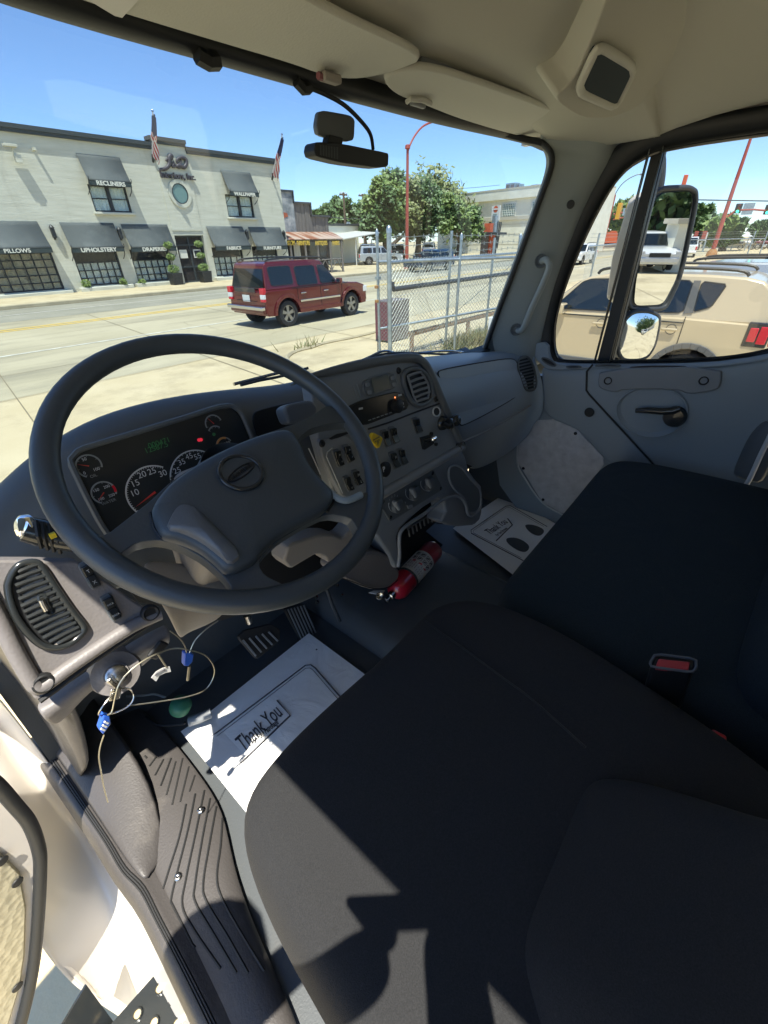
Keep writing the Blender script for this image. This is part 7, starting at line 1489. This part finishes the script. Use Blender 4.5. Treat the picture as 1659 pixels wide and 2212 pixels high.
MB().tube(spline([PP(935,1475),PP(975,1440),PP(1000,1330),PP(1040,1200),PP(1150,1070),PP(1320,960),PP(1500,895),PP(1640,905),PP(1800,960),PP(1870,1090),PP(1800,1240),PP(1640,1310),PP(1350,1360),PP(1110,1390)],6),.0011,6).build('wire_loop',M['cable'],cs,smooth=True)
c2=thing('cable_seal','blue plastic cable seal hanging under the steering column wires','cable seal',PP(1635,1000),'blue cable seals')
MB().prism([PP(1610,935),PP(1645,925),PP(1690,945),PP(1680,1010),PP(1640,1050),PP(1605,1045)],(0,.010,0)).build('seal_block',M['seal_blue'],c2,bevel=.0015)
MB().tube(spline([PP(1480,740),PP(1560,800),PP(1610,870),PP(1625,930)],4),.0010,5).build('wire',M['cable'],c2,smooth=True);MB().tube(spline([PP(1650,930),PP(1700,820),PP(1800,720),PP(1900,650)],4),.0010,5).build('wire',M['cable'],c2,smooth=True)
MB().tube([PP(1650,1050),PP(1635,1170)],.0022,5).build('wire_end',M['cable'],c2,smooth=True)
tgp=thing('wire_tag','white printed tag on a thin wire under the left dash','tag',PP(1400,1120))
MB().grid([[PP(x,y) for x,y in((1478,1050),(1420,1062),(1360,1095),(1318,1148))],[PP(x,y) for x,y in((1490,1095),(1440,1105),(1390,1130),(1360,1180))]]).build('tag_strip',M['label_white'],tgp,solid=.0008)
MB().tube([PP(1378,945),PP(1450,1055)],.0015,5).build('wire',M['cable'],tgp)
for k in range(3):MB().tube([PP(1350+k*4,1120-k*6+10,.509),PP(1400+k*8,1080-k*4+14,.509),PP(1440,1070+k*6,.509)],.0007,3).build('tag_print',M['ink'],tgp)
gp_=thing('green_connector','round green connector cap lying in the dark driver footwell','connector',U('L',835,820,PZ(-1.0)))
MB().lathe(U('L',838,815,PZ(-1.02)),(.3,-.4,.9),[(.026,0),(.026,.02),(.018,.028),(0,.03)],20).build('cap',M['green_plug'],gp_,smooth=True)
wr=thing('wire_loom','loose wiring with a grey connector on the driver floor','wiring',U('L',900,870,PZ(-1.05)))
MB().tube(spline([U('L',x,y,PZ(-1.04)) for x,y in((590,760),(680,755),(720,750),(770,765))],4),.003,5).build('wire',M['print_dim'],wr,smooth=True)
MB().tube(spline([U('L',x,y,PZ(-1.05)) for x,y in((680,855),(740,895),(850,890),(860,880))],4),.003,5).build('wire',M['black'],wr,smooth=True)
MB().tube([U('L',x,y,PZ(-1.05)) for x,y in((880,878),(930,862),(985,838))],.013,10).build('connector',M['plastic'],wr,smooth=True)
# ================================================================= side mirror (outside the passenger window)
SM=bpy.data.objects.new('side_mirror',None);C.objects.link(SM);SM.parent=T
MX=2.03
def mirror_glass_n(px,py,target):   # orientation so that the sight line there reflects toward the target direction
    d=ray('V',px,py).normalized();return (V3(target).normalized()-d).normalized()
c1=U('V',1430,530,PX(MX));n1=mirror_glass_n(1430,530,(.32,-1,-.045));mp1=(n1,n1.dot(c1))
o1=chaikin(UU('V',mp1,(1425,408),(1488,405),(1503,414),(1504,440),(1470,600),(1440,662),(1425,668),(1366,668),(1356,655),(1362,600),(1400,430)),2,r=.16)
q1=chaikin(UU('V',mp1,(1430,417),(1484,413),(1494,420),(1494,442),(1462,598),(1434,652),(1422,658),(1376,660),(1369,652),(1374,600),(1411,436)),2,r=.16)
MB().prism([q-n1*.004 for q in o1],-n1*.05).build('mirror_housing',M['plastic_dark'],SM,bevel=.008,seg=3)
MB().tube([q-n1*.002 for q in o1],.009,8,closed=True).build('mirror_rim',M['dark_metal'],SM,smooth=True)
MB().prism([q+n1*.002 for q in q1],-n1*.003).build('mirror_glass',M['mirror_chrome'],SM)
MB().prism([q-n1*.03+V3((-.0,.0,0)) for q in UU('V',mp1,(1400,428),(1425,408),(1366,668),(1345,650),(1360,560))],-n1*.06).build('mirror_shell',M['white_paint'],SM,bevel=.012)
c2_=U('V',1385,720,PX(MX));n2=mirror_glass_n(1385,720,(.25,-1,-.12));mp2=(n2,n2.dot(c2_))
o2=chaikin(UU('V',mp2,(1368,673),(1400,672),(1424,682),(1424,700),(1415,745),(1400,770),(1380,778),(1345,778),(1335,762),(1334,735),(1348,690)),2,r=.2)
MB().prism([q-n2*.004 for q in o2],-n2*.05).build('convex_housing',M['plastic_dark'],SM,bevel=.008,seg=3);MB().tube([q-n2*.002 for q in o2],.008,8,closed=True).build('convex_rim',M['dark_metal'],SM,smooth=True)
ce_=sum(o2,V3())/len(o2);rr2=[]
for k in(.93,.8,.6,.4,.2,.01):rr2.append([ce_.lerp(q,k)+n2*(.003+.011*(1-k*k)) for q in o2]);rr2[-1].append(rr2[-1][0])
MB().grid(rr2).build('convex_glass',M['mirror_chrome'],SM,smooth=True)
MB().tube(spline([U('V',x,y,PX(MX)) for x,y in((1425,330),(1428,360),(1420,420),(1380,560),(1345,690),(1332,770),(1330,830))],4),.015,8).build('mirror_arm',M['dark_metal'],SM,smooth=True)
# ================================================================= things behind, seen in the mirrors
def refl(px,py,mp,dist):
    d=ray('V',px,py).normalized();n_=mp[0];p=d*(mp[1]/n_.dot(d));r_=d-n_*(2*d.dot(n_));return p,r_
def on_ground(px,py,mp):
    p,r_=refl(px,py,mp,0);t=(GZ-p.z)/r_.z;return p+r_*t
def at_y(px,py,mp,Y):
    p,r_=refl(px,py,mp,0);return p+r_*((Y-p.y)/r_.y)
g=on_ground(1405,588,mp1);g=V3((g.x,g.y-1.6,GZ))
P=suvp(4.3,1.75,1.55,1.0,wb=2.5,rw=.32,hood=.98);P['rails']=None
vehicle('parked_car','white small car facing the truck, seen in the tall side mirror','car',g,R(90),P,'paint_white',mt_glass=GT)
Yb=g.y+1.5;bx0=at_y(1444,560,mp1,Yb).x;bx1=at_y(1480,560,mp1,Yb).x;zt2=at_y(1470,484,mp1,Yb).z
xa,xb_=min(bx0,bx1),max(bx0,bx1)
sh2=thing('small_cabin','cream painted block cabin behind the truck, seen in the tall side mirror','building',V3(((xa+xb_)/2,Yb-2,GZ)))
side_=1 if bx1>bx0 else -1
MB().box(((bx0+side_*3),Yb-.8,(zt2+GZ)/2),(6,1.6,zt2-GZ)).build('wall',M['cream_wall'],sh2);MB().box((bx0+side_*3,Yb-.8,zt2+.1),(6.3,1.9,.2)).build('roof',M['band'],sh2)
MB().box((bx0+side_*1.4,Yb+.02,zt2-1.2),(.8,.06,1.0)).build('window',M['rust'],sh2)
for i,(px,py,rp) in enumerate(((1430,450,7),(1475,450,6),(1420,500,6))):
    c=at_y(px,py,mp1,Yb-9-3*i);tree('tree',['dark green tree above the cabin, seen in the tall side mirror','yellow green tree top, seen in the tall side mirror','bushy green tree behind the white car, seen in the tall side mirror'][i],(c.x,c.y,GZ),[(c+V3((dx,dy,dz)),2.6) for dx,dy,dz in((0,0,0),(2.2,0,-1.5),(-2.2,.5,-1.5),(0,0,2.2),(3.5,0,1),(-3.5,0,.5),(0,.5,-3),(4.5,0,-2.5),(-4.5,0,-2.5))],4000,.28,[['leaf2'],['leaf'],['leaf','leaf2']][i],.3,'trees behind the truck',90+i)
# the person taking the picture stands at the open door, just out of the frame

# ================================================================= person taking the picture, standing on the step outside the door (casts the shadow on the sill)
PN=thing('person','person standing on the cab step holding a phone up inside the open door','person',V3((-.42,0,-1.58)))
def skinfig(name,chain,m,par):
    vs=[];es=[];rs=[]
    for seg in chain:
        prev=None
        for k,(p,r) in enumerate(seg):
            p=V3(p);j=None
            for i,q in enumerate(vs):
                if (q-p).length<1e-4:j=i
            if j is None:vs.append(p);rs.append(r);j=len(vs)-1
            if prev is not None:es.append((prev,j))
            prev=j
    of=off(par);me=bpy.data.meshes.new(name);me.from_pydata([q-of for q in vs],es,[]);me.materials.append(m)
    o=bpy.data.objects.new(name,me);link(o,par);sk=o.modifiers.new('sk','SKIN')
    for i,r in enumerate(rs):me.skin_vertices[0].data[i].radius=(r,r)
    me.skin_vertices[0].data[0].use_root=True
    o.modifiers.new('s','SUBSURF').render_levels=2;return o
dm('skin',(.45,.27,.18),.6);dm('shirt',(.05,.06,.09),.85);dm('jeans',(.04,.055,.10),.85);dm('hair',(.03,.02,.015),.8)
hip=(-.46,-.10,-.78);ch=(-.44,-.07,-.42);nk=(-.40,-.01,-.22)
b_=skinfig('body',[[(hip,.13),((-.45,-.08,-.6),.13),(ch,.15),(nk,.065),((-.37,.07,-.10),.095),((-.36,.12,-.01),.11),((-.36,.12,.07),.085)],
 [(ch,.15),((-.32,-.16,-.30),.06),((-.18,-.20,-.32),.048),((-.04,-.12,-.12),.034),((-.01,-.085,-.05),.028)],
 [(ch,.15),((-.50,.10,-.32),.06),((-.40,.16,-.36),.045),((-.20,.03,-.14),.034),((-.07,-.055,-.03),.028)],
 [(hip,.13),((-.38,-.12,-.95),.09),((-.32,-.02,-1.2),.065),((-.30,-.10,-1.5),.05),((-.26,.02,-1.55),.045)],
 [(hip,.13),((-.52,-.14,-.95),.09),((-.46,-.02,-1.2),.065),((-.46,-.10,-1.5),.05),((-.40,.02,-1.55),.045)]],M['shirt'],PN)
skinfig('hair',[[((-.38,.10,.02),.108),((-.38,.08,.09),.07)]],M['hair'],PN)
for hx,hy,sg in((-.005,-.08,1),(-.065,-.052,-1)):
    for k in range(4):skinfig('finger',[[((hx,hy,-.03),.012),((hx+.012*sg*k*.5,hy-.004,.0+.012*k),.009),((hx+.02*sg,hy+.0,.015+.012*k),.007)]],M['skin'],PN)
cdir=V3((math.cos(YAW),math.sin(YAW),0));ph=thing('phone','black phone held up in both hands by the open door','phone',V3((-.055,-.048,-.06)))
MB().box(V3((-.055,-.048,.0)),(.075,.009,.15),Matrix.Rotation(YAW-math.pi/2,3,'Z')@Matrix.Rotation(.5,3,'X')@Matrix.Rotation(.15,3,'Y')).build('phone_body',M['gloss_black'],ph,bevel=.003)

# ================================================================= tidy the tree: thing > part > sub-part, no deeper
for o in (ST,CL,LPn,LC,LL):o.parent=T
def depth(o):
    d=0
    while o.parent:o=o.parent;d+=1
    return d
for o in [o for o in bpy.data.objects if depth(o)>2]:
    p=o
    while depth(p)>1:p=p.parent
    o.parent=p
